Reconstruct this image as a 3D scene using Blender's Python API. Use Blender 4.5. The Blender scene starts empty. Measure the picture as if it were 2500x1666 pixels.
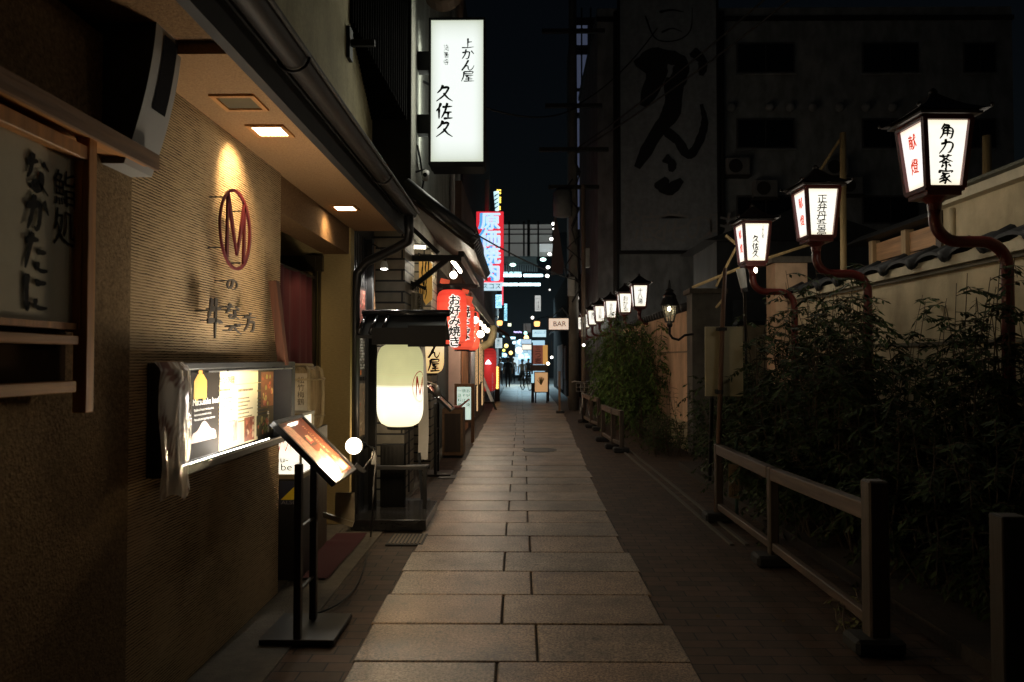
import bpy, bmesh, math, random
from mathutils import Vector, Matrix, noise as mnoise
R = math.radians
scene = bpy.context.scene
COL = scene.collection
# ---------------------------------------------------------------- camera
FPX = 1800.0
cam_d = bpy.data.cameras.new('camera')
cam = bpy.data.objects.new('camera', cam_d); COL.objects.link(cam)
cam.location = (0, 0, 1.6)
YAW, PITCH = math.atan(20/FPX), math.atan(45/FPX)
cam.rotation_euler = (R(90)+PITCH, 0, YAW)
cam_d.sensor_width = 36; cam_d.lens = 36*FPX/2500
cam_d.clip_start = 0.05; cam_d.clip_end = 600
cam_d.dof.use_dof = True; cam_d.dof.focus_distance = 6.6; cam_d.dof.aperture_fstop = 3.2
scene.camera = cam
# ---------------------------------------------------------------- night sky and moon
w = bpy.data.worlds.new('World'); scene.world = w; w.use_nodes = True
nt = w.node_tree; bg = nt.nodes['Background']
sky = nt.nodes.new('ShaderNodeTexSky'); sky.sky_type = 'NISHITA'; sky.sun_disc = False
sky.sun_elevation = R(50); sky.sun_rotation = R(200); sky.air_density = 1.6
nt.links.new(sky.outputs[0], bg.inputs[0]); bg.inputs[1].default_value = 0.00065
sd = bpy.data.lights.new('moon', 'SUN'); sd.energy = 0.0015; sd.angle = R(0.5); sd.color = (.8, .9, 1)
so = bpy.data.objects.new('moon', sd); COL.objects.link(so); so.rotation_euler = (R(40), 0, R(-20))
vs = scene.view_settings
vs.view_transform = 'Standard'; vs.look = 'None'; vs.exposure = 0; vs.gamma = 1
cy = scene.cycles
cy.use_denoising = True
try: cy.denoiser = 'OPENIMAGEDENOISE'
except Exception: pass
cy.sample_clamp_indirect = 4; cy.sample_clamp_direct = 0
cy.max_bounces = 6; cy.diffuse_bounces = 4; cy.glossy_bounces = 3; cy.transparent_max_bounces = 12
cy.caustics_reflective = False; cy.caustics_refractive = False
# ---------------------------------------------------------------- pixel (2500 x 1666 frame) -> world point
RM = (Matrix.Rotation(YAW, 3, 'Z') @ Matrix.Rotation(R(90)+PITCH, 3, 'X'))
def ray(px, py): return RM @ Vector(((px-1250)/FPX, -(py-833)/FPX, -1))
def PY(px, py, y):
    d = ray(px, py); return Vector((0, 0, 1.6)) + d*(y/d.y)
def PX(px, py, x):
    d = ray(px, py); return Vector((0, 0, 1.6)) + d*(x/d.x)
def PZ(px, py, z=0.0):
    d = ray(px, py); return Vector((0, 0, 1.6)) + d*((z-1.6)/d.z)
# ---------------------------------------------------------------- materials
MATS = {}
def _nodes(name):
    m = bpy.data.materials.new(name); m.use_nodes = True
    t = m.node_tree; b = t.nodes['Principled BSDF']
    return m, t, b
def mat(name, col, rough=.6, metal=0, var=.18, scale=6.0, bump=0.0, bscale=60.0, spec=.5, stretch=(1, 1, 1), stain=0.0, coat=0.0, det=4):
    """plain surface with mottled colour, optional stains and bump"""
    if name in MATS: return MATS[name]
    m, t, b = _nodes(name); n, l = t.nodes, t.links
    tc = n.new('ShaderNodeTexCoord'); mp = n.new('ShaderNodeMapping'); mp.inputs['Scale'].default_value = stretch
    l.new(tc.outputs['Object'], mp.inputs[0])
    no = n.new('ShaderNodeTexNoise'); no.inputs['Scale'].default_value = scale; no.inputs['Detail'].default_value = det; no.inputs['Roughness'].default_value = .65
    l.new(mp.outputs[0], no.inputs['Vector'])
    cr = n.new('ShaderNodeValToRGB'); e = cr.color_ramp.elements
    lo = [max(0, c*(1-var)) for c in col]; hi = [min(1, c*(1+var)) for c in col]
    e[0].position = .3; e[0].color = (*lo, 1); e[1].position = .7; e[1].color = (*hi, 1)
    l.new(no.outputs['Fac'], cr.inputs[0]); out = cr.outputs[0]
    if stain:
        n2 = n.new('ShaderNodeTexNoise'); n2.inputs['Scale'].default_value = 1.3; n2.inputs['Detail'].default_value = 7
        mp2 = n.new('ShaderNodeMapping'); mp2.inputs['Scale'].default_value = (2.6, 2.6, 1.1)
        l.new(tc.outputs['Object'], mp2.inputs[0]); l.new(mp2.outputs[0], n2.inputs['Vector'])
        c2 = n.new('ShaderNodeValToRGB'); c2.color_ramp.elements[0].position = .36; c2.color_ramp.elements[1].position = .64
        c2.color_ramp.elements[0].color = (1-stain,)*3+(1,); c2.color_ramp.elements[1].color = (1, 1, 1, 1)
        l.new(n2.outputs['Fac'], c2.inputs[0])
        mx = n.new('ShaderNodeMixRGB'); mx.blend_type = 'MULTIPLY'; mx.inputs[0].default_value = 1
        l.new(out, mx.inputs[1]); l.new(c2.outputs[0], mx.inputs[2]); out = mx.outputs[0]
    l.new(out, b.inputs['Base Color'])
    rr = n.new('ShaderNodeMapRange'); rr.inputs['To Min'].default_value = max(.04, rough-.1); rr.inputs['To Max'].default_value = min(1, rough+.1)
    l.new(no.outputs['Fac'], rr.inputs[0]); l.new(rr.outputs[0], b.inputs['Roughness'])
    b.inputs['Metallic'].default_value = metal; b.inputs['Specular IOR Level'].default_value = spec
    b.inputs['Coat Weight'].default_value = coat
    if bump:
        n3 = n.new('ShaderNodeTexNoise'); n3.inputs['Scale'].default_value = bscale; n3.inputs['Detail'].default_value = 5
        l.new(mp.outputs[0], n3.inputs['Vector'])
        bp = n.new('ShaderNodeBump'); bp.inputs['Strength'].default_value = min(1, bump); bp.inputs['Distance'].default_value = .012
        l.new(n3.outputs['Fac'], bp.inputs['Height']); l.new(bp.outputs[0], b.inputs['Normal'])
    MATS[name] = m; return m
def wood(name, col, rough=.6, axis=1, var=.35):
    s = [26, 26, 26]; s[axis] = 1.6
    return mat(name, col, rough, var=var, scale=1.0, stretch=tuple(s), bump=.25, bscale=2.0, det=6)
def glow(name, col, s, base=None):
    if name in MATS: return MATS[name]
    m, t, b = _nodes(name); n, l = t.nodes, t.links
    b.inputs['Base Color'].default_value = (*(base or col), 1); b.inputs['Roughness'].default_value = .5
    b.inputs['Emission Color'].default_value = (*col, 1); b.inputs['Emission Strength'].default_value = s
    MATS[name] = m; return m
def paint(name, col, rough=.85, emit=0.0):
    """flat paint of lettering; lit signs let a little light through"""
    if name in MATS: return MATS[name]
    m, t, b = _nodes(name)
    b.inputs['Base Color'].default_value = (*col, 1); b.inputs['Roughness'].default_value = rough; b.inputs['Specular IOR Level'].default_value = .15
    if emit:
        b.inputs['Emission Color'].default_value = (*col, 1); b.inputs['Emission Strength'].default_value = emit
    MATS[name] = m; return m
def glass(name, col=(1, 1, 1), rough=.03, alpha=.12):
    if name in MATS: return MATS[name]
    m, t, b = _nodes(name)
    b.inputs['Base Color'].default_value = (*col, 1); b.inputs['Roughness'].default_value = rough
    b.inputs['Alpha'].default_value = alpha; b.inputs['Specular IOR Level'].default_value = .5
    MATS[name] = m; return m
# ---------------------------------------------------------------- mesh builder
class MB:
    def __init__(s): s.v = []; s.f = []; s.smooth = False; s.bev = 0
    def add(s, vs, fs):
        o = len(s.v); s.v += [Vector(v) for v in vs]; s.f += [tuple(i+o for i in f) for f in fs]; return s
    def box(s, x0, x1, y0, y1, z0, z1):
        return s.add([(x0,y0,z0),(x1,y0,z0),(x1,y1,z0),(x0,y1,z0),(x0,y0,z1),(x1,y0,z1),(x1,y1,z1),(x0,y1,z1)],
                     [(3,2,1,0),(4,5,6,7),(0,1,5,4),(1,2,6,5),(2,3,7,6),(3,0,4,7)])
    def obox(s, c, u, v, w, a, b, d):
        """box centred at c, half sizes a b d along unit axes u v w"""
        c, u, v, w = Vector(c), Vector(u).normalized(), Vector(v).normalized(), Vector(w).normalized()
        P = [c+u*(a*i)+v*(b*j)+w*(d*k) for k in (-1, 1) for i, j in ((-1,-1),(1,-1),(1,1),(-1,1))]
        return s.add(P, [(3,2,1,0),(4,5,6,7),(0,1,5,4),(1,2,6,5),(2,3,7,6),(3,0,4,7)])
    def bar(s, p, q, a, b=None, up=(0, 0, 1)):
        p, q = Vector(p), Vector(q); d = (q-p); L = d.length; d.normalize(); up = Vector(up)
        if abs(d.dot(up)) > .98: up = Vector((0, 1, 0))
        u = d.cross(up).normalized(); v = u.cross(d)
        return s.obox((p+q)/2, u, v, d, a/2, (b or a)/2, L/2)
    def tube(s, pts, r, n=8, cap=True, closed=False):
        pts = [Vector(p) for p in pts]; N = len(pts)
        rs = r if isinstance(r, (list, tuple)) else [r]*N
        o = len(s.v); prev = None
        for i, p in enumerate(pts):
            a = pts[(i-1) % N] if (i > 0 or closed) else p; b = pts[(i+1) % N] if (i < N-1 or closed) else p
            d = (b-a).normalized()
            if prev is None:
                up = Vector((0, 0, 1)) if abs(d.z) < .9 else Vector((1, 0, 0)); u = d.cross(up).normalized()
            else:
                u = (prev - d*prev.dot(d)).normalized()
            prev = u; v = d.cross(u)
            for k in range(n):
                t = 2*math.pi*k/n; s.v.append(p+(u*math.cos(t)+v*math.sin(t))*rs[i])
        for i in range(N if closed else N-1):
            j = (i+1) % N
            for k in range(n):
                k2 = (k+1) % n; s.f.append((o+i*n+k, o+i*n+k2, o+j*n+k2, o+j*n+k))
        if cap and not closed:
            s.f.append(tuple(o+k for k in reversed(range(n)))); s.f.append(tuple(o+(N-1)*n+k for k in range(n)))
        return s
    def lathe(s, prof, c=(0, 0, 0), n=24, axis='z', sq=None):
        c = Vector(c); o = len(s.v)
        for r, h in prof:
            for k in range(n):
                t = 2*math.pi*k/n; x, y = r*math.cos(t), r*math.sin(t)
                s.v.append(c+(Vector((x, y, h)) if axis == 'z' else Vector((x, h, y)) if axis == 'y' else Vector((h, x, y))))
        for i in range(len(prof)-1):
            for k in range(n):
                k2 = (k+1) % n; s.f.append((o+i*n+k, o+i*n+k2, o+(i+1)*n+k2, o+(i+1)*n+k))
        if prof[0][0] > 1e-5: s.f.append(tuple(o+k for k in reversed(range(n))))
        if prof[-1][0] > 1e-5: s.f.append(tuple(o+(len(prof)-1)*n+k for k in range(n)))
        return s
    def ball(s, c, r, n=16, m=10, sc=(1, 1, 1)):
        c = Vector(c); o = len(s.v)
        for i in range(m+1):
            a = math.pi*i/m
            for k in range(n):
                t = 2*math.pi*k/n
                s.v.append(c+Vector((math.sin(a)*math.cos(t)*sc[0], math.sin(a)*math.sin(t)*sc[1], math.cos(a)*sc[2]))*r)
        for i in range(m):
            for k in range(n):
                k2 = (k+1) % n; s.f.append((o+i*n+k, o+(i+1)*n+k, o+(i+1)*n+k2, o+i*n+k2))
        return s
    def quad(s, a, b, c, d): return s.add([a, b, c, d], [(0, 1, 2, 3)])
    def prism(s, pts, n, depth):
        """closed outline pts (3-D) pushed along n by depth"""
        n = Vector(n); k = len(pts); P = [Vector(p) for p in pts]
        return s.add(P+[p+n*depth for p in P], [tuple(range(k-1, -1, -1)), tuple(range(k, 2*k))]+[(i, (i+1) % k, k+(i+1) % k, k+i) for i in range(k)])
    def grid(s, fn, nu, nv):
        o = len(s.v)
        for j in range(nv+1):
            for i in range(nu+1): s.v.append(Vector(fn(i/nu, j/nv)))
        for j in range(nv):
            for i in range(nu):
                a = o+j*(nu+1)+i; s.f.append((a, a+1, a+nu+2, a+nu+1))
        return s
BASE = {}
def mesh_from(mb, name, m, base=Vector((0, 0, 0))):
    me = bpy.data.meshes.new(name)
    me.from_pydata([tuple(v-base) for v in mb.v], [], mb.f); me.validate(); me.update()
    for x in (m if isinstance(m, (list, tuple)) else [m]): me.materials.append(x)
    if mb.smooth:
        for p in me.polygons: p.use_smooth = True
    return me
def bevel_mesh(me, wdt, seg=1):
    bm = bmesh.new(); bm.from_mesh(me)
    bmesh.ops.recalc_face_normals(bm, faces=bm.faces)
    ed = [e for e in bm.edges if len(e.link_faces) == 2 and e.calc_face_angle(0) > .5]
    try: bmesh.ops.bevel(bm, geom=ed, offset=wdt, segments=seg, affect='EDGES', profile=.5, clamp_overlap=True)
    except Exception: pass
    bm.to_mesh(me); bm.free()
def thing(name, label, cat, loc=(0, 0, 0), group=None):
    o = bpy.data.objects.new(name, None); COL.objects.link(o); o.location = loc
    o.empty_display_size = .1
    o['label'] = label; o['category'] = cat
    if group: o['group'] = group
    BASE[o.name] = Vector(loc); return o
def part(parent, name, mb, m, label=None, bev=0, smooth=None, kind=None):
    b = BASE[parent.name]
    if smooth is not None: mb.smooth = smooth
    me = mesh_from(mb, name, m, b)
    if bev: bevel_mesh(me, bev)
    o = bpy.data.objects.new(name, me); COL.objects.link(o); o.parent = parent
    BASE[o.name] = b.copy()
    if label: o['label'] = label
    if kind: o['kind'] = kind
    return o
def solo(name, mb, m, label, cat, group=None, bev=0, smooth=None, kind=None):
    """a thing that is one mesh"""
    if smooth is not None: mb.smooth = smooth
    base = Vector((sum(v.x for v in mb.v)/len(mb.v), sum(v.y for v in mb.v)/len(mb.v), min(v.z for v in mb.v)))
    me = mesh_from(mb, name, m, base)
    if bev: bevel_mesh(me, bev)
    o = bpy.data.objects.new(name, me); COL.objects.link(o); o.location = base; BASE[o.name] = base
    o['label'] = label; o['category'] = cat
    if group: o['group'] = group
    if kind: o['kind'] = kind
    return o
def setting(name, mb, m, bev=0):
    me = mesh_from(mb, name, m)
    if bev: bevel_mesh(me, bev)
    o = bpy.data.objects.new(name, me); COL.objects.link(o); o['kind'] = 'structure'; BASE[o.name] = Vector((0, 0, 0)); return o
def copy_tree(o, parent=None):
    c = o.copy(); COL.objects.link(c)
    if parent: c.parent = parent
    BASE[c.name] = BASE[o.name].copy()
    for ch in o.children: copy_tree(ch, c)
    return c
def lamp(kind, name, loc, power, col, size=.1, size_y=None, aim=None, spot=None, blend=.5, parent=None):
    d = bpy.data.lights.new(name, kind); d.energy = power; d.color = col
    if kind == 'AREA':
        d.size = size
        if size_y: d.shape = 'RECTANGLE'; d.size_y = size_y
    else: d.shadow_soft_size = size
    if kind == 'SPOT': d.spot_size = spot or R(80); d.spot_blend = blend
    o = bpy.data.objects.new(name, d); COL.objects.link(o); o.location = loc
    if aim is not None: o.rotation_euler = Vector(aim).to_track_quat('-Z', 'Y').to_euler()
    if parent:
        o.location = Vector(loc)-BASE[parent.name]; o.parent = parent
    return o
# ---------------------------------------------------------------- lettering
STROKES = {
'上': [[(.52,.95),(.5,.12)],[(.52,.6),(.82,.63)],[(.06,.1),(.5,.1),(.96,.17)]],
'か': [[(.08,.64),(.55,.72),(.63,.6),(.56,.2),(.44,.07),(.36,.15)],[(.38,.95),(.3,.5),(.08,.06)],[(.76,.82),(.97,.5)]],
'ん': [[(.56,.97),(.3,.42),(.06,.03),(.3,.36),(.5,.44),(.55,.16),(.68,.05),(.86,.2),(.98,.48)]],
'屋': [[(.2,.9),(.86,.92),(.84,.73)],[(.2,.72),(.84,.73)],[(.22,.9),(.19,.5),(.03,.03)],[(.3,.57),(.93,.59)],[(.56,.57),(.4,.41),(.78,.43)],[(.32,.24),(.87,.26)],[(.57,.42),(.57,.06)],[(.2,.05),(.98,.07)]],
'久': [[(.42,.97),(.3,.72),(.08,.5)],[(.38,.8),(.74,.82),(.5,.4),(.03,.03)],[(.45,.5),(.7,.22),(.99,.03)]],
'佐': [[(.3,.96),(.2,.7),(.02,.48)],[(.19,.66),(.19,.04)],[(.38,.72),(.97,.76)],[(.68,.96),(.55,.5),(.33,.08)],[(.52,.4),(.94,.43)],[(.72,.4),(.72,.08)],[(.46,.06),(.99,.09)]],
'な': [[(.06,.72),(.52,.79)],[(.32,.97),(.2,.55),(.06,.33)],[(.7,.82),(.94,.66)],[(.62,.56),(.62,.2),(.45,.05),(.28,.14),(.42,.27),(.65,.2),(.95,.03)]],
'た': [[(.06,.75),(.56,.81)],[(.32,.97),(.22,.5),(.06,.06)],[(.55,.52),(.92,.55)],[(.54,.26),(.6,.07),(.97,.08)]],
'に': [[(.15,.92),(.1,.5),(.15,.04),(.25,.22)],[(.45,.72),(.92,.77)],[(.45,.32),(.52,.12),(.97,.12)]],
'角': [[(.4,.97),(.08,.64)],[(.35,.86),(.66,.86),(.5,.69)],[(.25,.68),(.22,.3),(.06,.02)],[(.25,.68),(.84,.68),(.84,.1),(.7,.03)],[(.27,.5),(.82,.5)],[(.25,.33),(.82,.33)],[(.53,.68),(.53,.1)]],
'力': [[(.1,.68),(.87,.71),(.8,.15),(.62,.04)],[(.46,.97),(.38,.5),(.06,.03)]],
'茶': [[(.06,.84),(.94,.85)],[(.32,.98),(.34,.72)],[(.67,.98),(.64,.72)],[(.5,.74),(.3,.55),(.03,.41)],[(.5,.74),(.7,.56),(.98,.43)],[(.24,.42),(.78,.42)],[(.5,.56),(.5,.03),(.41,.08)],[(.32,.3),(.16,.09)],[(.67,.3),(.86,.11)]],
'家': [[(.5,.99),(.52,.88)],[(.1,.68),(.13,.84),(.92,.84),(.87,.71)],[(.24,.7),(.78,.7)],[(.55,.7),(.2,.45)],[(.42,.58),(.59,.35),(.52,.05),(.41,.1)],[(.48,.45),(.1,.25)],[(.52,.3),(.1,.05)],[(.82,.55),(.6,.4)],[(.58,.42),(.97,.06)]],
'牛': [[(.3,.95),(.2,.66),(.08,.5)],[(.22,.7),(.85,.74)],[(.05,.4),(.5,.44),(.96,.4)],[(.54,.98),(.52,.5),(.5,.0)]],
'べ': [[(.04,.35),(.36,.68),(.6,.42),(.97,.15)],[(.68,.86),(.76,.72)],[(.82,.94),(.9,.8)]],
'の': [[(.52,.8),(.42,.3),(.2,.1),(.06,.35),(.2,.72),(.55,.9),(.9,.68),(.88,.3),(.55,.03)]],
'方': [[(.5,.98),(.52,.84)],[(.06,.72),(.94,.76)],[(.4,.7),(.32,.35),(.06,.02)],[(.38,.48),(.78,.5),(.72,.1),(.56,.03)]],
'こ': [[(.2,.8),(.5,.86),(.8,.74)],[(.24,.36),(.22,.14),(.5,.06),(.9,.14)]],
}
GC = {}
def _fontmesh(s):
    cu = bpy.data.curves.new('t', 'FONT'); cu.body = s; cu.size = 1; cu.resolution_u = 3
    ob = bpy.data.objects.new('t', cu); COL.objects.link(ob)
    bpy.context.view_layer.update()
    dg = bpy.context.evaluated_depsgraph_get()
    me = bpy.data.meshes.new_from_object(ob.evaluated_get(dg))
    vs = [(v.co.x, v.co.y) for v in me.vertices]; fs = [tuple(p.vertices) for p in me.polygons]
    bpy.data.objects.remove(ob); bpy.data.curves.remove(cu); bpy.data.meshes.remove(me)
    return vs, fs
def fontglyph(ch):
    """glyph in a unit box"""
    if ch not in GC:
        vs, fs = _fontmesh(ch)
        if not vs: GC[ch] = ([], [])
        else:
            if '国' not in GC:
                v0, f0 = _fontmesh('国'); xs = [v[0] for v in v0]; ys = [v[1] for v in v0]
                GC['国'] = (min(xs), min(ys), max(max(xs)-min(xs), max(ys)-min(ys)))
            x0, y0, S = GC['国']; 
            GC[ch] = ([((x-x0)/S*.96+.02, (y-y0)/S*.96+.02) for x, y in vs], fs)
    return GC[ch]
def stroke(mb, pts, wd, place, k, rng):
    P = [Vector((x, y)) for x, y in pts]
    if len(P) > 2:                                  # catmull-rom smoothing
        Q = []; E = [P[0]*2-P[1]]+P+[P[-1]*2-P[-2]]
        for i in range(1, len(E)-2):
            for j in range(6):
                t = j/6; a, b, c, d = E[i-1], E[i], E[i+1], E[i+2]
                Q.append(.5*((2*b)+(c-a)*t+(2*a-5*b+4*c-d)*t*t+(3*b-a-3*c+d)*t**3))
        Q.append(P[-1]); P = Q
    else:
        P = [P[0].lerp(P[1], i/6) for i in range(7)]
    n = len(P); vs = []; fs = []
    for i, p in enumerate(P):
        d = (P[min(i+1, n-1)]-P[max(i-1, 0)]); d = d.normalized() if d.length > 1e-6 else Vector((1, 0))
        t = i/(n-1); wv = wd*(.62+.5*(1-t)**2)*(1 if t < .8 else 1-(t-.8)*2.6)*(.75+.5*abs(d.x*.35+d.y*.65))*rng.uniform(.88, 1.12)
        if i == 0: wv *= .72
        nn = Vector((-d.y, d.x))*wv*.5
        vs += [place(p+nn, k), place(p-nn, k)]
    for i in range(n-1): fs.append((2*i, 2*i+1, 2*i+3, 2*i+2))
    mb.add(vs, fs)
def write(parent, s, top, u, v, size, m, name='lettering', vertical=True, gap=1.02, wd=.12, warp=.0, brush=True, asp=1.0, off=.003, bend=None, label=None, sizes=None, mb=None, bold=0):
    """lettering: top = centre of the first glyph's top edge (vertical) or left-top corner (horizontal)"""
    own = mb is None
    if own: mb = MB()
    u, v = Vector(u).normalized(), Vector(v).normalized(); n = u.cross(v).normalized()
    rng = random.Random(hash(len(s)*7+int(size*1000)))
    top = Vector(top); pos = 0.0; k = [0]
    if all(ord(c) < 128 for c in s) and not vertical:
        vs, fs = _fontmesh(s); hx = max(y for x, y in _fontmesh('H')[0])
        P = []
        for x, y in vs:
            q = top+u*(x/hx*size*asp)+v*((y/hx-1)*size)+n*off; P.append(bend(q) if bend else q)
        mb.add(P, fs)
    else:
        for ci, ch in enumerate(s):
            sz = size*(sizes[ci] if sizes else 1)
            if ch in ' 　': pos += size*.5; continue
            ph = rng.uniform(0, 6)
            def place(p, kk, sz=sz, pos=pos, ph=ph):
                x, y = p[0]-(.5 if vertical else 0), p[1]-1
                x += warp*math.sin(y*5+ph); y += warp*math.sin(x*6+ph*2)+warp*.5*x
                q = top+u*(x*sz*asp+(0 if vertical else pos))+v*(y*sz-(pos if vertical else 0))+n*(off+kk*.00025)
                return bend(q) if bend else q
            if brush and ch in STROKES:
                for st in STROKES[ch]:
                    k[0] = (k[0]+1) % 9; stroke(mb, st, wd, place, k[0], rng)
            else:
                vs, fs = fontglyph(ch)
                for j in range(9 if bold else 1):
                    bx, by = (bold*math.cos(j*.7854), bold*math.sin(j*.7854)) if j < 8 and bold else (0, 0)
                    mb.add([place((q[0]+bx, q[1]+by), j) for q in vs], fs)
            pos += sz*gap
    if own: return part(parent, name, mb, m, label)
    return mb
# ================================================================ special surface materials
def combed():
    m, t, b = _nodes('combed_plaster'); n, l = t.nodes, t.links
    tc = n.new('ShaderNodeTexCoord'); co = tc.outputs['Object']
    wv = n.new('ShaderNodeTexWave'); wv.wave_type = 'BANDS'; wv.bands_direction = 'Z'
    wv.inputs['Scale'].default_value = 24; wv.inputs['Distortion'].default_value = 1.6; wv.inputs['Detail'].default_value = 3; wv.inputs['Detail Scale'].default_value = 1.5
    l.new(co, wv.inputs['Vector'])
    mp = n.new('ShaderNodeMapping'); mp.inputs['Scale'].default_value = (20, 9, 70); l.new(co, mp.inputs[0])
    no = n.new('ShaderNodeTexNoise'); no.inputs['Scale'].default_value = 1; no.inputs['Detail'].default_value = 6; no.inputs['Roughness'].default_value = .7; l.new(mp.outputs[0], no.inputs['Vector'])
    big = n.new('ShaderNodeTexNoise'); big.inputs['Scale'].default_value = 2.3; big.inputs['Detail'].default_value = 4; l.new(co, big.inputs['Vector'])
    sub = n.new('ShaderNodeMath'); sub.operation = 'MULTIPLY_ADD'; sub.inputs[1].default_value = .55; l.new(wv.outputs['Fac'], sub.inputs[0])
    s2 = n.new('ShaderNodeMath'); s2.operation = 'MULTIPLY'; s2.inputs[1].default_value = .75; l.new(no.outputs['Fac'], s2.inputs[0]); l.new(s2.outputs[0], sub.inputs[2])
    s3 = n.new('ShaderNodeMath'); s3.operation = 'MULTIPLY_ADD'; s3.inputs[1].default_value = .6; l.new(big.outputs['Fac'], s3.inputs[0]); l.new(sub.outputs[0], s3.inputs[2])
    cr = n.new('ShaderNodeValToRGB'); e = cr.color_ramp.elements
    e[0].position = .62; e[0].color = (.035, .021, .010, 1); e[1].position = .94; e[1].color = (.48, .345, .20, 1)
    l.new(s3.outputs[0], cr.inputs[0]); l.new(cr.outputs[0], b.inputs['Base Color']); b.inputs['Roughness'].default_value = .9
    bp = n.new('ShaderNodeBump'); bp.inputs['Strength'].default_value = .7; bp.inputs['Distance'].default_value = .006
    l.new(s3.outputs[0], bp.inputs['Height']); l.new(bp.outputs[0], b.inputs['Normal'])
    b.inputs['Specular IOR Level'].default_value = .15
    return m
def brickmat(name, c1, c2, mortar, bw, rh, ms=.006, rough=.8, wall=None, bump=.5, spec=.4):
    m, t, b = _nodes(name); n, l = t.nodes, t.links
    tc = n.new('ShaderNodeTexCoord'); vec = tc.outputs['Object']
    if wall:                                           # wall: (x+y, z)
        sx = n.new('ShaderNodeSeparateXYZ'); l.new(vec, sx.inputs[0])
        ad = n.new('ShaderNodeMath'); ad.operation = 'ADD'; l.new(sx.outputs[0], ad.inputs[0]); l.new(sx.outputs[1], ad.inputs[1])
        cx = n.new('ShaderNodeCombineXYZ'); l.new(ad.outputs[0], cx.inputs[0]); l.new(sx.outputs[2], cx.inputs[1]); vec = cx.outputs[0]
    br = n.new('ShaderNodeTexBrick'); l.new(vec, br.inputs['Vector'])
    br.inputs['Color1'].default_value = (*c1, 1); br.inputs['Color2'].default_value = (*c2, 1); br.inputs['Mortar'].default_value = (*mortar, 1)
    br.inputs['Scale'].default_value = 1; br.inputs['Brick Width'].default_value = bw; br.inputs['Row Height'].default_value = rh
    br.inputs['Mortar Size'].default_value = ms; br.inputs['Mortar Smooth'].default_value = .2; br.inputs['Bias'].default_value = 0
    no = n.new('ShaderNodeTexNoise'); no.inputs['Scale'].default_value = 9; no.inputs['Detail'].default_value = 7; l.new(tc.outputs['Object'], no.inputs['Vector'])
    mr = n.new('ShaderNodeMapRange'); mr.inputs['To Min'].default_value = .55; mr.inputs['To Max'].default_value = 1.45; l.new(no.outputs['Fac'], mr.inputs[0])
    mx = n.new('ShaderNodeMixRGB'); mx.blend_type = 'MULTIPLY'; mx.inputs[0].default_value = 1; l.new(br.outputs['Color'], mx.inputs[1]); l.new(mr.outputs[0], mx.inputs[2])
    l.new(mx.outputs[0], b.inputs['Base Color']); b.inputs['Roughness'].default_value = rough; b.inputs['Specular IOR Level'].default_value = spec
    ad2 = n.new('ShaderNodeMath'); ad2.operation = 'MULTIPLY_ADD'; ad2.inputs[1].default_value = -1
    l.new(br.outputs['Fac'], ad2.inputs[0]); l.new(no.outputs['Fac'], ad2.inputs[2])
    bp = n.new('ShaderNodeBump'); bp.inputs['Strength'].default_value = bump; bp.inputs['Distance'].default_value = .006
    l.new(ad2.outputs[0], bp.inputs['Height']); l.new(bp.outputs[0], b.inputs['Normal'])
    MATS[name] = m; return m
def granite():
    m, t, b = _nodes('granite'); n, l = t.nodes, t.links
    tc = n.new('ShaderNodeTexCoord'); co = tc.outputs['Object']
    a = n.new('ShaderNodeTexNoise'); a.inputs['Scale'].default_value = 70; a.inputs['Detail'].default_value = 3; a.inputs['Roughness'].default_value = .8; l.new(co, a.inputs['Vector'])
    cr = n.new('ShaderNodeValToRGB'); e = cr.color_ramp.elements
    e[0].position = .38; e[0].color = (.075, .048, .03, 1); e[1].position = .62; e[1].color = (.46, .325, .215, 1)
    l.new(a.outputs['Fac'], cr.inputs[0])
    d = n.new('ShaderNodeTexNoise'); d.inputs['Scale'].default_value = 2.2; d.inputs['Detail'].default_value = 8; d.inputs['Roughness'].default_value = .65; l.new(co, d.inputs['Vector'])
    mr = n.new('ShaderNodeMapRange'); mr.inputs['From Min'].default_value = .3; mr.inputs['From Max'].default_value = .7; mr.inputs['To Min'].default_value = .38; mr.inputs['To Max'].default_value = 1.28; l.new(d.outputs['Fac'], mr.inputs[0])
    at = n.new('ShaderNodeAttribute'); at.attribute_name = 'tone'
    m1 = n.new('ShaderNodeMixRGB'); m1.blend_type = 'MULTIPLY'; m1.inputs[0].default_value = 1; l.new(cr.outputs[0], m1.inputs[1]); l.new(mr.outputs[0], m1.inputs[2])
    m2 = n.new('ShaderNodeMixRGB'); m2.blend_type = 'MULTIPLY'; m2.inputs[0].default_value = 1; l.new(m1.outputs[0], m2.inputs[1]); l.new(at.outputs['Color'], m2.inputs[2])
    vo = n.new('ShaderNodeTexVoronoi'); vo.inputs['Scale'].default_value = 2.6; l.new(co, vo.inputs['Vector'])   # trodden gum and dark spots
    vr = n.new('ShaderNodeMapRange'); vr.inputs['From Min'].default_value = .045; vr.inputs['From Max'].default_value = .075; vr.inputs['To Min'].default_value = .5; l.new(vo.outputs['Distance'], vr.inputs[0])
    m3 = n.new('ShaderNodeMixRGB'); m3.blend_type = 'MULTIPLY'; m3.inputs[0].default_value = 1; l.new(m2.outputs[0], m3.inputs[1]); l.new(vr.outputs[0], m3.inputs[2])
    l.new(m3.outputs[0], b.inputs['Base Color'])
    b.inputs['Roughness'].default_value = .46; b.inputs['Specular IOR Level'].default_value = .5
    bp = n.new('ShaderNodeBump'); bp.inputs['Strength'].default_value = .35; bp.inputs['Distance'].default_value = .004
    l.new(a.outputs['Fac'], bp.inputs['Height']); l.new(bp.outputs[0], b.inputs['Normal'])
    return m
M_comb = combed(); M_gran = granite()
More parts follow.
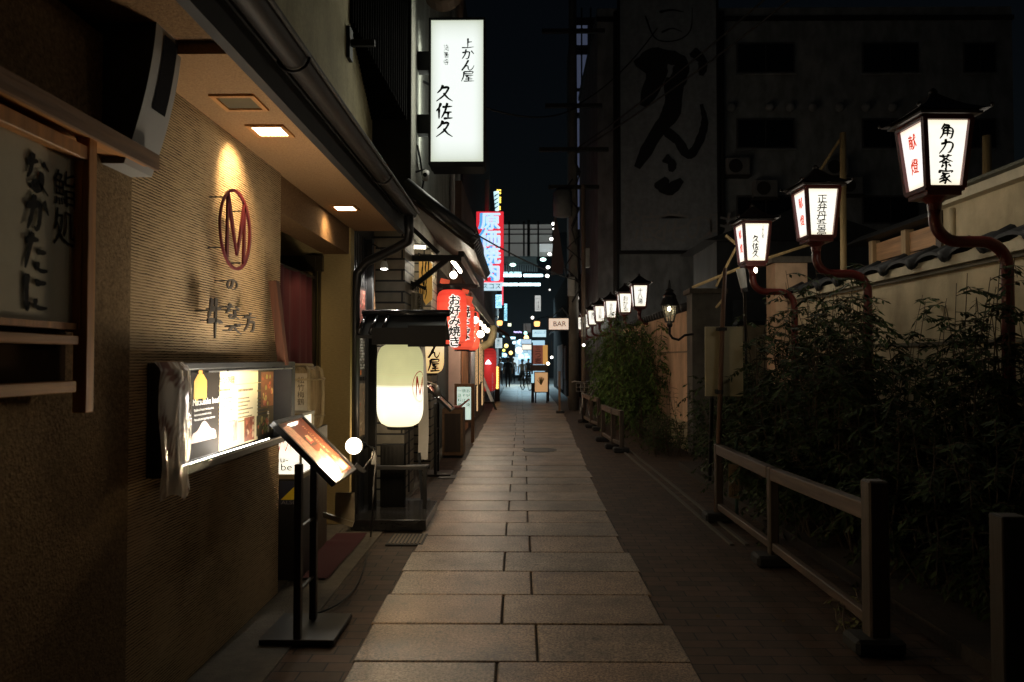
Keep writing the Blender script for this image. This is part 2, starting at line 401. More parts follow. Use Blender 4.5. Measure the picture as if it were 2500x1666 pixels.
M_pave = brickmat('paving_brick', (.078, .045, .028), (.042, .027, .018), (.008, .006, .005), .225, .112, .005, rough=.75)
M_tile = brickmat('wall_tile', (.24, .20, .145), (.19, .165, .12), (.014, .012, .010), .9, .125, .012, wall=True, rough=.55)
M_black = mat('black_metal', (.012, .012, .013), .42, var=.3, scale=14, spec=.5)
M_blackmat = mat('black_matte', (.010, .010, .011), .7, var=.3)
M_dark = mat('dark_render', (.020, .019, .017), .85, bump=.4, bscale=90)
M_stucco = mat('rough_stucco', (.21, .145, .08), .95, var=.4, scale=60, bump=1, bscale=95, spec=.1)
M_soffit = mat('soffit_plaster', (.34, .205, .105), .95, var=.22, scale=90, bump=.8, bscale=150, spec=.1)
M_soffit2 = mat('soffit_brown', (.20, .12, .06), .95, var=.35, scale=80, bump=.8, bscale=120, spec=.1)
M_yell = mat('ochre_plaster', (.42, .32, .15), .92, var=.14, scale=30, bump=.3, bscale=140, stretch=(1, 1, 4), spec=.15)
M_cream = mat('cream_plaster', (.52, .43, .28), .9, var=.12, scale=4, bump=.3, bscale=40, stain=.28, spec=.2)
M_creamlit = mat('warm_lit_plaster', (.68, .46, .30), .9, var=.12, scale=4, bump=.3, bscale=40, stain=.25, spec=.2)  # cream plaster with the pinkish lamplight painted into its colour
M_conc = mat('concrete', (.13, .11, .085), .85, var=.25, scale=18, bump=.4, bscale=80, stain=.3)
M_greyc = mat('grey_facade', (.24, .26, .27), .9, var=.15, scale=2, stain=.35, bump=.2)
M_tower = mat('pebble_render', (.36, .36, .31), .9, var=.25, scale=45, bump=1, bscale=60, stain=.3)
M_rooft = mat('roof_tile', (.030, .031, .034), .38, var=.35, scale=9, spec=.5)
M_white = mat('white_paint', (.72, .71, .68), .5, var=.06)
M_grey = mat('grey_metal', (.30, .29, .27), .45, .0, var=.1, spec=.5)
M_steel = mat('steel', (.55, .55, .56), .3, .9, var=.1)
M_wood = wood('brown_wood', (.20, .11, .055)); M_wooddark = wood('dark_wood', (.045, .028, .018), axis=2); M_woodred = wood('red_wood', (.085, .030, .014), axis=2)
M_woodpale = wood('pale_wood', (.44, .20, .055)); M_woodpalez = wood('pale_wood_upright', (.44, .20, .055), axis=2); M_woodpost = wood('weathered_post', (.060, .043, .032), axis=2, var=.55); M_woodrail = wood('weathered_rail', (.085, .057, .041), axis=1, var=.55)
M_redcl = mat('red_cloth', (.075, .008, .014), .9, var=.2, scale=3, stretch=(30, 30, 1))
M_ink = paint('ink', (.012, .012, .012)); M_redink = paint('red_ink', (.62, .05, .03)); M_whiteink = paint('white_ink', (.85, .83, .78))
M_glass = glass('clear_glass')
# ================================================================ SETTING
g = MB().quad((-60, -12, -.012), (60, -12, -.012), (60, 160, -.012), (-60, 160, -.012)); setting('ground', g, mat('asphalt', (.05, .048, .046), .8, bump=.3))
pv = MB().quad((-1.3, -3, 0), (-.87, -3, 0), (-.87, 45, 0), (-1.3, 45, 0)).quad((.87, -3, 0), (6.2, -3, 0), (6.2, 45, 0), (.87, 45, 0)); setting('pavement', pv, M_pave)
# granite slab path with staggered joints
rng = random.Random(3)
pth = MB(); tones = []
def xr(y): return .88 if y < 7 else .88+(y-7)*.028 if y < 22 else 1.3
y, k = -1.05, 0
while y < 46:
    d = .552; j = (.08 if k % 2 else -.115)+rng.uniform(-.015, .015); l = -.885+rng.uniform(-.02, .02); r = xr(y)+rng.uniform(-.02, .02)
    for a, b_ in ((l, j-.006), (j+.006, r)):
        z = .010+rng.uniform(0, .004); n0 = len(pth.f)
        x0, x1, y0, y1 = a, b_, y+.006, y+d-.006; c = .006
        pth.add([(x0, y0, -.01), (x1, y0, -.01), (x1, y1, -.01), (x0, y1, -.01), (x0, y0, z-c), (x1, y0, z-c), (x1, y1, z-c), (x0, y1, z-c), (x0+c, y0+c, z), (x1-c, y0+c, z), (x1-c, y1-c, z), (x0+c, y1-c, z)],
                [(0, 1, 5, 4), (1, 2, 6, 5), (2, 3, 7, 6), (3, 0, 4, 7), (4, 5, 9, 8), (5, 6, 10, 9), (6, 7, 11, 10), (7, 4, 8, 11), (8, 9, 10, 11)])
        tv = rng.uniform(.68, 1.14); wv = rng.uniform(-.07, .07); tones += [(tv+wv, tv, tv-wv, 1)]*12
    y += d; k += 1
po = setting('path', pth, M_gran)
ca = po.data.color_attributes.new('tone', 'FLOAT_COLOR', 'POINT')
for i, c in enumerate(tones): ca.data[i].color = c
jb = MB().quad((-.9, -3, -.004), (xr(7)+.05, -3, -.004), (1.4, 46, -.004), (-.9, 46, -.004)); setting('path_bedding', jb, mat('joint_mortar', (.03, .025, .02), .9))
ks = MB().box(-1.66, -1.27, -3, 14.5, -.01, .012); setting('kerb', ks, M_conc, bev=.004)
# planting bed behind the railings
bed = MB().box(2.35, 3.9, -2, 11.0, -.01, .09); setting('planting_bed', bed, mat('soil', (.03, .022, .015), .95, bump=.8, bscale=30))
# iron covers in the paving
gr = thing('drain_grate', 'square iron drain grate in the paving beside the black stone step', 'drain grate', PZ(1003, 1320))
p = PZ(1003, 1320); f = MB().box(p.x-.19, p.x+.13, p.y-.2, p.y+.2, .004, .014); part(gr, 'plate', f, M_blackmat)
f = MB()
for i in range(9): f.box(p.x-.17+i*.033, p.x-.155+i*.033, p.y-.17, p.y+.17, .014, .02)
part(gr, 'bars', f, mat('rusty_iron', (.13, .10, .07), .6, .3))
p = PZ(1317, 1101); solo('manhole_cover', MB().lathe([(0, .012), (.30, .012), (.31, .018), (.26, .019), (.25, .016), (0, .017)], (p.x, p.y, 0), 32), mat('cast_iron', (.06, .055, .05), .55, .4, bump=.6, bscale=60), 'round iron manhole cover set in the granite path', 'manhole cover')
p = PZ(1093, 1166); solo('valve_cover', MB().box(p.x-.12, p.x+.12, p.y-.14, p.y+.14, .004, .012), MATS['cast_iron'], 'small square iron cover in brick paving by the left shops', 'valve cover', bev=.003)
p = MB()
for x in (1.80, 1.93): p.bar((x-.02, 14, .008), (x+.02, 6.4, .008), .035, .016)
setting('drain_channel', p, mat('worn_kerb_stone', (.09, .078, .062), .7))

# ================================================================ LEFT SIDE BUILDINGS
# ---- sushi restaurant nearest the camera
sb = thing('sushi_restaurant', 'dark sushi restaurant front at the near left with a wooden ledge', 'building', (-2.2, 1.5, 0))
part(sb, 'wall', MB().box(-2.6, -1.70, -2.5, 1.898, 0, 2.92).box(-2.6,-1.95,-2.5,3.082,2.93,5.2), mat('near_dark_wall', (.06, .042, .024), .9, bump=.5, bscale=80))
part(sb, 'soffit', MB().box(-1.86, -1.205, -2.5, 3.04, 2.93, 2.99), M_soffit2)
a, b_ = PX(-30, 160, -1.52), PX(352, 390, -1.52)
lg = MB().prism([(-1.86, a.y-.2, 2.415), (-1.86, 3.0, 2.415), (-1.50, 3.0, 2.39), (-1.50, a.y-.2, 2.39)], (0, 0, 1), .035); part(sb, 'ledge', lg, M_woodpale, bev=.004)
ed = MB().box(-1.50, -1.485, a.y-.2, 3.0, 2.375, 2.44); part(sb, 'ledge_edge', ed, M_wood)
# ---- restaurant with the combed wall
rb = thing('restaurant_building', 'restaurant with combed ochre plaster wall, lit eave and red letter M', 'building', (-2.2, 5, 0))
part(rb, 'wall', MB().box(-2.4, -1.65, 3.09, 5.04, 0, 2.88), M_comb)
part(rb, 'wall_end', MB().box(-2.4, -1.645, 1.9, 3.088, 0, 2.88), M_stucco, 'rough stucco end of the combed wall')
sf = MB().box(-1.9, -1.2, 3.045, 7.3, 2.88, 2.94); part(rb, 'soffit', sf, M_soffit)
part(rb, 'fascia', MB().box(-1.2, -1.15, -2.5, 7.3, 2.85, 3.02), M_blackmat)
gt = MB(); gt.smooth = True
N = 9; prof = [(-.062*math.cos(math.pi*i/(N-1)), -.062*math.sin(math.pi*i/(N-1))) for i in range(N)]
def gp(u, vv): i = u*(N-1); i = int(round(i)); return (-1.06+prof[i][0], -2.5+vv*9.6, 3.02+prof[i][1])
gt.grid(gp, N-1, 12); gt.tube([(-.985, -2.5, 3.02), (-.985, 7.1, 3.02)], .012, 6); gt.tube([(-1.13, -2.5, 3.02), (-1.13, 7.1, 3.02)], .010, 6)
for yy in (1.2, 3.4, 5.6): gt.tube([(-1.06+.078*math.cos(t), yy, 3.02-.078*math.sin(t)) for t in [math.pi*i/8 for i in range(9)]], .008, 5)
part(rb, 'gutter', gt, mat('brown_gutter', (.014, .010, .008), .55, spec=.3))
dp = MB(); dp.smooth = True; dp.tube([(-1.06, 6.95, 2.97), (-1.06, 7.0, 2.82), (-1.08, 7.06, 2.74), (-1.2, 7.1, 2.68), (-1.5, 7.2, 2.56), (-1.6, 7.22, 2.45), (-1.62, 7.22, 2.2), (-1.62, 7.22, 0.02)], .045, 10); part(rb, 'downpipe', dp, M_black)
rf = MB().prism([(-1.13, -2.5, 3.03), (-1.95, -2.5, 3.42), (-1.95, -2.5, 3.36), (-1.13, -2.5, 2.99)], (0, 1, 0), 9.8); part(rb, 'roof', rf, mat('sheet_roof', (.03, .03, .03), .5, .3))
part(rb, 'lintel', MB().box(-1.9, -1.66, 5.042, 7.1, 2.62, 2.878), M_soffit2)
part(rb, 'jamb', MB().box(-2.6, -1.64, 7.1, 7.24, 0, 2.878), M_yell, 'ochre plaster jamb of the entrance')
part(rb, 'back_wall', MB().box(-2.6, -2.5, 5.04, 7.1, 0, 2.878), M_blackmat)
fr = MB().box(-1.945, -1.925, 7.05, 7.098, 0, 2.6).box(-1.99, -1.965, 7.03, 7.098, 0, 2.6).box(-2.5, -1.90, 7.04, 7.098, 2.45, 2.6); part(rb, 'door_frame', fr, mat('bronze_frame', (.07, .055, .03), .35, .5))
part(rb, 'doorway_floor', MB().box(-2.5, -1.66, 5.04, 7.1, 0, .02), M_conc)
up = MB().box(-2.4, -1.9, -2.5, 9.38, 2.95, 8.5); part(rb, 'upper_wall', up, mat('olive_plaster', (.42, .36, .20), .92, var=.15, scale=20, bump=.3, bscale=100, stain=.25))
lv = MB().box(-1.9, -1.88, 8.2, 9.0, 3.5, 4.05)
for i in range(7): lv.obox((-1.872, 8.6, 3.55+i*.072), (0, 1, 0), (1, 0, -.6), (.6, 0, 1), .36, .012, .004)
part(rb, 'louvre', lv, M_blackmat)
bk = MB().box(-1.9, -1.6, 8.0, 8.05, 5.05, 5.12).box(-1.9, -1.86, 7.95, 8.1, 4.9, 5.25); part(rb, 'bracket', bk, M_blackmat)
sh = MB()
for i in range(24): sh.box(-1.9+.002, -1.86+i*.018, 8.1+i*.052, 8.12+i*.052, 5.35-i*.03, 9.5)
part(rb, 'shutter', sh, mat('shutter_black', (.008, .008, .008), .95, spec=.05))
# soffit vent + three downlights
def soffit_pt(px, py): return PZ(px, py, 2.88)
p = soffit_pt(585, 249)
vt = thing('soffit_vent', 'empty square vent opening in the eave, nearest the camera', 'vent', (p.x, p.y, 2.88))
vf = MB()
for (a0, a1, b0, b1) in ((-.11, .11, -.11, -.085), (-.11, .11, .085, .11), (-.11, -.085, -.085, .085), (.085, .11, -.085, .085)): vf.box(p.x+a0, p.x+a1, p.y+b0, p.y+b1, 2.868, 2.8795)
part(vt, 'frame', vf, M_woodpale); part(vt, 'grille', MB().box(p.x-.085, p.x+.085, p.y-.085, p.y+.085, 2.876, 2.8792), mat('vent_dark', (.10, .075, .035), .8))
M_down = glow('downlight_glass', (1, .86, .62), 14)
def downlight(px, py, label, power):
    p = soffit_pt(px, py)
    d = thing('downlight', label, 'downlight', (p.x, p.y, 2.88), 'square downlights in the eave')
    f = MB()
    for (a0, a1, b0, b1) in ((-.105, .105, -.105, -.08), (-.105, .105, .08, .105), (-.105, -.08, -.08, .08), (.08, .105, -.08, .08)): f.box(p.x+a0, p.x+a1, p.y+b0, p.y+b1, 2.868, 2.8795)
    part(d, 'trim', f, M_woodpale); part(d, 'diffuser', MB().box(p.x-.08, p.x+.08, p.y-.08, p.y+.08, 2.873, 2.8792), M_down)
    lamp('SPOT', 'downlight_bulb', (p.x, p.y, 2.86), power, (1, .68, .34), .03, aim=(-1.0, .45, -1), spot=R(80), blend=1, parent=d)
downlight(660, 318, 'lit square downlight above the red letter M', 64)
downlight(843, 507, 'lit square downlight in the eave over the entrance curtain', 22)

# ---- dark shop between the restaurant and the tower
ds = thing('dark_shop', 'narrow black ribbed shop front beyond the restaurant entrance', 'building', (-2, 7.8, 0))
w_ = MB().box(-2.4, -1.68, 7.242, 8.398, 0, 3.4)
for i in range(14): w_.box(-1.68, -1.66, 7.26+i*.08, 7.30+i*.08, 1.0, 2.9)
part(ds, 'wall', w_, mat('ribbed_black', (.022, .022, .024), .35, .3, spec=.6))
part(ds, 'post', MB().box(-1.70, -1.60, 7.93, 8.03, 0, 2.9), M_blackmat)
part(ds, 'post', MB().box(-1.66, -1.61, 8.10, 8.16, 0, 2.9), M_wood)
# ---- tower with tiled ground floor
tb = thing('tower_building', 'tall pebble-rendered building with dark tiled ground floor on the left', 'building', (-2.5, 10, 0))
part(tb, 'upper_wall', MB().box(-5, -1.40, 9.4, 17.2, 3.2, 16), M_tower)
gf = MB().box(-2.4, -1.32, 8.4, 9.15, 0, 3.2).box(-2.4, -1.75, 9.15, 10.7, 0, 3.2).box(-2.4, -1.30, 10.7, 11.5, 0, 3.2)
part(tb, 'ground_floor_wall', gf, M_tile)
part(tb, 'shade_wall', MB().box(-1.9, -1.41, 9.385, 9.398, 3.2, 16), M_dark)  # thin dark sheet standing in for shade on the unlit end face
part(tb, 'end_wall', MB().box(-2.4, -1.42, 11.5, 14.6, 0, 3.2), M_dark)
dr = MB().box(-1.75, -1.72, 9.3, 10.6, 0, 2.2); part(tb, 'door', dr, M_wooddark)
def pipe(parent, pts, r, m, name='pipe'): return part(parent, name, MB().tube(pts, r, 8), m, smooth=True)
p = PX(1120, 430, -1.38); pipe(tb, [(-1.34, 14.5, 3.6), (-1.34, 14.5, 15)], .05, M_grey, 'drainpipe'); pipe(tb, [(-1.35, 15.6, 3.6), (-1.35, 15.6, 15)], .05, M_grey, 'drainpipe')
pipe(tb, [(-1.36, 13.4, 6.1), (-1.1, 13.4, 6.1), (-1.1, 13.4, 8), (-1.1, 13.4, 15)], .06, mat('rust_pipe', (.22, .14, .10), .6), 'flue')
fan = MB().lathe([(.28, 0), (.3, .05), (.3, .3), (.26, .36)], (-1.15, 10.6, 7.1), 20, 'y'); part(tb, 'vent_cowl', fan, mat('rusty_cowl', (.17, .11, .07), .6, .4))
# conduit and cables on the lit wall
pipe(tb, [(-1.39, 9.9, 4.5), (-1.36, 9.95, 4.32), (-1.37, 10.1, 4.28), (-1.36, 10.3, 4.1), (-1.38, 10.2, 3.9)], .014, M_blackmat, 'cable')
# ---- tiled canopy over the tower's entrance
cn = thing('tiled_canopy', 'dark tiled canopy roof on black struts below the large white sign', 'canopy', (-1.1, 10.5, 2.9))
NX, Y0, Y1 = 11, 8.95, 12.6
X0, Z0, X1, Z1 = -1.42, 3.66, -.56, 3.0
cm = MB()
cm.add([(X0, Y0, Z0), (X1, Y0, Z1), (X1, Y1, Z1), (X0, Y1, Z0), (X0, Y0, Z0-.07), (X1, Y0, Z1-.07), (X1, Y1, Z1-.07), (X0, Y1, Z0-.07)], [(0, 1, 2, 3), (7, 6, 5, 4), (0, 4, 5, 1), (1, 5, 6, 2), (2, 6, 7, 3), (3, 7, 4, 0)])
part(cn, 'deck', cm, M_wooddark)
ct = MB(); ct.smooth = True; ny = int((Y1-Y0)/.21)
for i in range(ny+1):
    yy = Y0+i*(Y1-Y0)/ny
    for j in range(5):
        t0, t1 = j/5, (j+1.08)/5
        ct.tube([(X0+(X1-X0)*t0, yy, Z0+(Z1-Z0)*t0+.05), (X0+(X1-X0)*t1, yy, Z0+(Z1-Z0)*t1+.045)], [.06, .066], 8)
part(cn, 'roof', ct, M_rooft)
rt = MB(); rt.smooth = True; rt.tube([(X0+.02, Y0-.05, Z0+.08), (X1-.02, Y0-.05, Z1+.08)], .08, 10); part(cn, 'verge_tile', rt, M_rooft)
st = MB().bar((-1.42, 9.0, 2.84), (-.72, 9.0, 2.84), .07).bar((-1.40, 9.0, 2.42), (-.9, 9.0, 2.82), .06).bar((-1.42, 9.0, 3.3), (-1.0, 9.0, 2.9), .05)
st.bar((-1.42, 12.4, 2.84), (-.72, 12.4, 2.84), .07).bar((-.72, 8.95, 2.885), (-.72, 12.55, 2.885), .07); part(cn, 'strut', st, M_blackmat)
# fluorescent tube, bulb and inner tube under the canopy
def tube_lamp(p, q, r, col, s, label, group=None):
    p, q = Vector(p), Vector(q)
    t = thing('tube_lamp', label, 'tube lamp', (p+q)/2, group)
    part(t, 'tube', MB().tube([p, q], r, 10), glow('tube_%.2f_%.2f' % (col[2], s), col, s), smooth=True)
    d = (q-p).normalized()
    e = MB().bar(p-d*.03+Vector((0, 0, r+.012)), q+d*.03+Vector((0, 0, r+.012)), .05, .02); part(t, 'batten', e, M_grey)
    return t
tube_lamp((-.90, 9.4, 2.90), (-.90, 11.1, 2.92), .017, (1, .9, .72), 60, 'bright tube lamp slung under the tiled canopy')
tube_lamp((-1.4, 9.25, 3.02), (-1.2, 9.3, 3.02), .02, (1, .9, .72), 9, 'short tube lamp high over the yellow hanging sign')
p = PY(1107, 672, 11.0)
bl = thing('globe_lamp', 'small lit globe lamp under the canopy above the red lanterns', 'globe lamp', p)
part(bl, 'globe', MB().ball(p, .055), glow('globe', (1, .9, .7), 8), smooth=True); lamp('POINT', 'globe_light', p, 45, (1, .86, .62), .06, parent=bl); part(bl, 'stem', MB().tube([p+Vector((0, 0, .06)), p+Vector((0, 0, .14))], .02, 8), M_black)
# LED spot on the dark shop
p = PY(938, 658, 7.9)
sl = thing('spot_lamp', 'small white LED spot on a thin arm above the black ribbed front', 'spot lamp', p)
part(sl, 'lens', MB().lathe([(0, 0), (.036, 0), (.03, .012)], p, 16), glow('led', (1, .97, .9), 40), smooth=False)
part(sl, 'housing', MB().lathe([(.04, .0), (.042, .03), (.025, .08), (0, .085)], p+Vector((0, 0, .006)), 16), M_white)
part(sl, 'arm', MB().tube([p+Vector((0, 0, .08)), p+Vector((.05, 0, .16)), p+Vector((-.1, 0, .26)), (-1.66, 7.95, p.z+.3)], .008, 6), M_black)
lamp('SPOT', 'spot_bulb', p+Vector((0, 0, -.01)), 60, (1, .93, .8), .02, aim=(-.25, -.25, -1), spot=R(120), parent=sl)
# ---- okonomiyaki shop further on
ok = thing('okonomiyaki_shop', 'pink-walled shop with a brown awning behind the red lanterns', 'building', (-2, 19, 0))
part(ok, 'end_wall', MB().box(-3, -1.19, 14.6, 14.75, 0, 2.9), mat('pink_wall', (.62, .44, .38), .85, var=.08))
part(ok, 'wall', MB().box(-3, -1.18, 14.75, 24, 0, 5.2), mat('brown_wall', (.13, .07, .045), .8, stain=.4))
sl_ = MB()
for i in range(6): sl_.box(-1.178, -1.15, 14.82+i*.28, 14.94+i*.28, .1, 2.1)
part(ok, 'slats', sl_, wood('slat_wood', (.45, .2, .1), axis=2))
pp = MB()
for i in range(4): pp.tube([(-1.13, 16.9+i*.35, .2), (-1.13, 16.9+i*.35, 2.3)], .03, 8)
for i, (y0, y1, z0, z1) in enumerate(((18.4, 19.6, .9, 2.1), (20.0, 20.5, .2, 2.2), (21.0, 22.2, .9, 2.1), (22.6, 23.4, .2, 2.2))):
    o_ = part(ok, 'window', MB().box(-1.18, -1.15, y0, y1, z0, z1), glow('warm_window', (1, .62, .30), .75))
    f_ = MB()
    for k_ in range(4): yy = y0+(y1-y0)*k_/3; f_.box(-1.15, -1.14, yy-.02, yy+.02, z0, z1)
    f_.box(-1.15, -1.138, y0, y1, z1-.04, z1).box(-1.15, -1.138, y0, y1, z0, z0+.04); part(o_, 'lattice', f_, M_wooddark)
part(ok, 'pipe', pp, mat('white_pipe', (.6, .62, .7), .3), smooth=True)
aw = MB().prism([(-1.2, 13.0, 3.35), (-.86, 13.0, 2.78), (-.86, 13.0, 2.73), (-1.2, 13.0, 3.28)], (0, 1, 0), 11)
part(ok, 'awning', aw, mat('awning_cloth', (.13, .075, .055), .8, var=.2))
av = MB()
for i in range(40): av.box(-.862, -.85, 13.0+i*.275, 13.25+i*.275, 2.6, 2.79)
part(ok, 'awning_valance', av, mat('valance', (.34, .30, .27), .8))
dc = MB(); dc.smooth = True; dc.tube([PY(1165, 843, 22), PY(1180, 845, 22), PY(1196, 838, 22), PY(1203, 822, 22), PY(1204, 795, 22)], .12, 12); part(ok, 'duct', dc, mat('yellow_duct', (.40, .34, .20), .6))
for i, yy in enumerate((13.95, 15.3, 16.8, 18.6, 20.8)):
    p = Vector((-.93 if i else -.75, yy, 2.42 if i else 2.08)); b_ = thing('bare_bulb', 'bright bare bulb in the row under the brown awning', 'bulb', p, 'bulbs under the awning')
    part(b_, 'globe', MB().ball(p, .07), glow('bare_bulb', (1, .88, .66), 8), smooth=True); lamp('POINT', 'bulb_light', p, 170, (1, .84, .60), .075, parent=b_); part(b_, 'socket', MB().lathe([(.025, .06), (.03, .12), (.02, .16)], p, 10), M_black)
# shops further along the left
fs = thing('far_shop', 'dark plain shop block on the left beyond the big red lantern', 'building', (-2, 33, 0))
part(fs, 'wall', MB().box(-4, -1.35, 27.8, 46, 0, 5.5), mat('far_brown', (.10, .075, .06), .85, stain=.3))
fa = MB().prism([(-1.36, 34, 3.3), (-.5, 34, 2.75), (-.5, 34, 2.65), (-1.36, 34, 3.2)], (0, 1, 0), 8); part(fs, 'awning', fa, mat('brown_awning', (.22, .11, .08), .8))
bkb = thing('rear_building', 'black tall block rising behind the red vertical sign', 'building', (-4, 35, 0))
bw = MB().box(-9, -1.9, 24.5, 46, 0, 14); part(bkb, 'wall', bw, mat('night_wall', (.05, .052, .058), .9))
part(bkb, 'drainpipe', MB().tube([PY(1189, 440, 24.4), PY(1189, 520, 24.4)], .07, 8), M_grey)
# ================================================================ RIGHT SIDE
M_cop = mat('coping_tile', (.028, .029, .031), .7, var=.35, scale=12, spec=.25)
nw = thing('garden_wall', 'cream plaster garden wall topped with dark round coping tiles, at right', 'wall', (4, 6, 0))
part(nw, 'wall', MB().box(3.9, 4.15, -2.5, 10.7, 0.7, 2.42), M_cream)
part(nw, 'base', MB().box(3.86, 4.17, -2.5, 10.7, 0, .7), mat('wall_base', (.20, .17, .12), .9, stain=.5))
ln = MB().box(3.885, 3.9, -2.5, 10.7, 1.735, 1.765).box(3.87, 3.9, -2.5, 10.7, 2.40, 2.44); part(nw, 'string_course', ln, mat('moulding', (.12, .105, .075), .9))
cp = MB(); cp.smooth = True
y = -2.3
while y < 10.7:
    # broad pan tile with a rolled joint
    for j in range(8):
        a0, a1 = math.pi*j/8, math.pi*(j+1)/8
        cp.add([(3.80, y+.25-.24*math.cos(a0), 2.50+.10*math.sin(a0)), (3.80, y+.25-.24*math.cos(a1), 2.50+.10*math.sin(a1)), (4.05, y+.25-.24*math.cos(a1), 2.60+.10*math.sin(a1)), (4.05, y+.25-.24*math.cos(a0), 2.60+.10*math.sin(a0))], [(0, 1, 2, 3)])
        cp.add([(3.80, y+.25-.24*math.cos(a0), 2.50+.10*math.sin(a0)), (3.80, y+.25-.24*math.cos(a1), 2.50+.10*math.sin(a1)), (3.80, y+.25-.24*math.cos(a1), 2.47+.10*math.sin(a1)), (3.80, y+.25-.24*math.cos(a0), 2.47+.10*math.sin(a0))], [(3, 2, 1, 0)])
    cp.tube([(3.775, y+.53, 2.52), (4.05, y+.53, 2.66)], .06, 8)
    y += .56
part(nw, 'coping', cp, M_cop)
part(nw, 'coping_bed', MB().box(3.84, 4.1, -2.5, 10.7, 2.442, 2.53), mat('bed_plaster', (.46, .40, .28), .9))
# taller house wall behind with a moulded eave
hb = thing('eave_house', 'cream house with grey eave rising behind the near garden wall', 'building', (5, 5, 0))
a = PX(2295, 506, 4.45); yend = a.y
part(hb, 'wall', MB().box(4.45, 7, -2.5, yend, 0, 3.18), M_cream)
part(hb, 'eave', MB().box(4.33, 7, -2.5, yend+.03, 3.18, 3.27), mat('eave_plaster', (.50, .44, .32), .9))
part(hb, 'roof', MB().prism([(4.25, -2.5, 3.30), (7, -2.5, 4.2), (7, -2.5, 3.272), (4.25, -2.5, 3.272)], (0, 1, 0), yend+2.55), mat('mossy_roof', (.10, .10, .075), .9, bump=.8, bscale=20))
part(hb, 'corner_post', MB().box(4.42, 4.448, yend-.06, yend+.04, 0, 3.17), M_wooddark)
pipe(hb, [(4.43, yend-.25, 2.3), (4.43, yend-.25, 3.15)], .03, M_cream, 'pipe')
# board fence beyond
bf = thing('board_fence', 'weathered orange board fence standing between the house and the bushes', 'fence', (4.6, 9.2, 0))
y0, y1 = yend+.05, PX(2135, 600, 4.55).y
b_ = MB()
for i in range(11): b_.box(4.55, 4.575, y0, y1, .4+i*.245, .63+i*.245)
part(bf, 'boards', b_, wood('fence_board', (.38, .21, .10), axis=1))
for yy in (y0+.03, (y0+y1)/2, y1): part(bf, 'post', MB().box(4.50, 4.60, yy-.05, yy+.05, 0, 3.12), wood('fence_post', (.36, .25, .13), axis=2))
part(bf, 'cap', MB().prism([(4.35, y0, 3.12), (4.6, y0, 3.26), (4.85, y0, 3.12)], (0, 1, 0), y1-y0+.5), M_cop)
# bamboo posts and slanting poles
M_bam = wood('bamboo', (.34, .24, .11), axis=2)
def bamboo(p, q, r, label): return solo('bamboo_pole', MB().tube([p, q], r, 8), M_bam, label, 'pole', smooth=True)
bamboo(PY(2058, 325, 9.6), PY(2056, 660, 9.6)-Vector((0, 0, 2.6)), .042, 'upright bamboo pole just right of the middle near lamp')
bamboo(PY(2409, 332, 9.0), PY(2407, 470, 9.0)-Vector((0, 0, 3)), .05, 'upright bamboo pole behind the tiled house eave at far right')
pr = thing('pole_frame', 'dark slanting pole frame lashed behind the third lamp', 'frame', (3.4, 10.6, 2.5))
f = MB(); A = lambda x, y_: PY(x, y_, 10.4)
f.tube([A(1690, 702), A(1830, 645), A(2030, 580)], .022, 6); f.tube([A(1748, 700), A(1820, 560)], .018, 6); f.tube([A(1772, 575), A(1830, 625)], .022, 6); f.tube([A(1748, 752), A(1770, 725)], .018, 6); f.tube([A(2000, 420), A(2055, 335)], .02, 6)
part(pr, 'poles', f, M_bam)
# wall pier at the end of the garden wall and the return behind it
pr_ = thing('wall_pier', 'pale plaster pier at the end of the near garden wall behind the bush', 'pier', (3.9, 10.9, 0))
part(pr_, 'shaft', MB().box(3.70, 4.16, 10.702, 11.1, 0, 3.0), M_creamlit); part(pr_, 'cap', MB().box(3.64, 4.22, 10.65, 11.16, 3.0, 3.09), M_conc)
lw = thing('side_wall', 'low cream wall glimpsed in the gap between the two garden walls', 'wall', (4.8, 14, 0))
part(lw, 'wall', MB().box(4.15, 6.5, 14, 14.2, 0, 2.25), M_cream); part(lw, 'cap', MB().box(4.1, 6.5, 13.95, 14.25, 2.25, 2.33), M_cop)
hs = thing('temple_shed', 'dark grey shed in the gap behind the third red lamp', 'building', (4.6, 15.5, 0))
part(hs, 'wall', MB().box(4.0, 7.5, 15, 17, 0, 4.0), mat('shed_grey', (.055, .062, .068), .85, stain=.3))
part(hs, 'roof', MB().prism([(3.7, 14.8, 4.0), (5.7, 14.8, 4.7), (7.7, 14.8, 4.0)], (0, 1, 0), 2.4), M_rooft)
part(hs, 'shutter', MB().box(4.3, 5.0, 14.96, 14.998, 0, 2.8), mat('shutter_grey', (.08, .085, .09), .6, .3))
# far garden wall
fw = thing('far_garden_wall', 'orange-lit plaster wall with tile coping behind the two red lamp poles', 'wall', (3, 16, 0))
part(fw, 'wall', MB().box(2.93, 3.2, 12.9, 21.5, .5, 2.45), M_creamlit); part(fw, 'base', MB().box(2.90, 3.22, 12.9, 21.5, 0, .5), M_cream)
part(fw, 'string_course', MB().box(2.915, 2.93, 12.9, 21.5, 1.72, 1.75), mat('moulding2', (.22, .16, .10), .9))
c2 = MB(); c2.smooth = True
for i in range(29): c2.tube([(2.83, 13.0+i*.3, 2.50), (3.25, 13.0+i*.3, 2.62)], .075, 8)
part(fw, 'coping', c2, M_cop)
gp_ = thing('gate_pillar', 'dark square stone gate pillar at the near end of the orange wall', 'pillar', (3.2, 12.7, 0))
part(gp_, 'shaft', MB().box(2.91, 3.46, 12.5, 12.895, 0, 2.72), mat('pillar_stone', (.13, .12, .105), .85, stain=.4, bump=.3)); part(gp_, 'cap', MB().box(2.86, 3.51, 12.45, 12.95, 2.72, 2.80), M_conc)
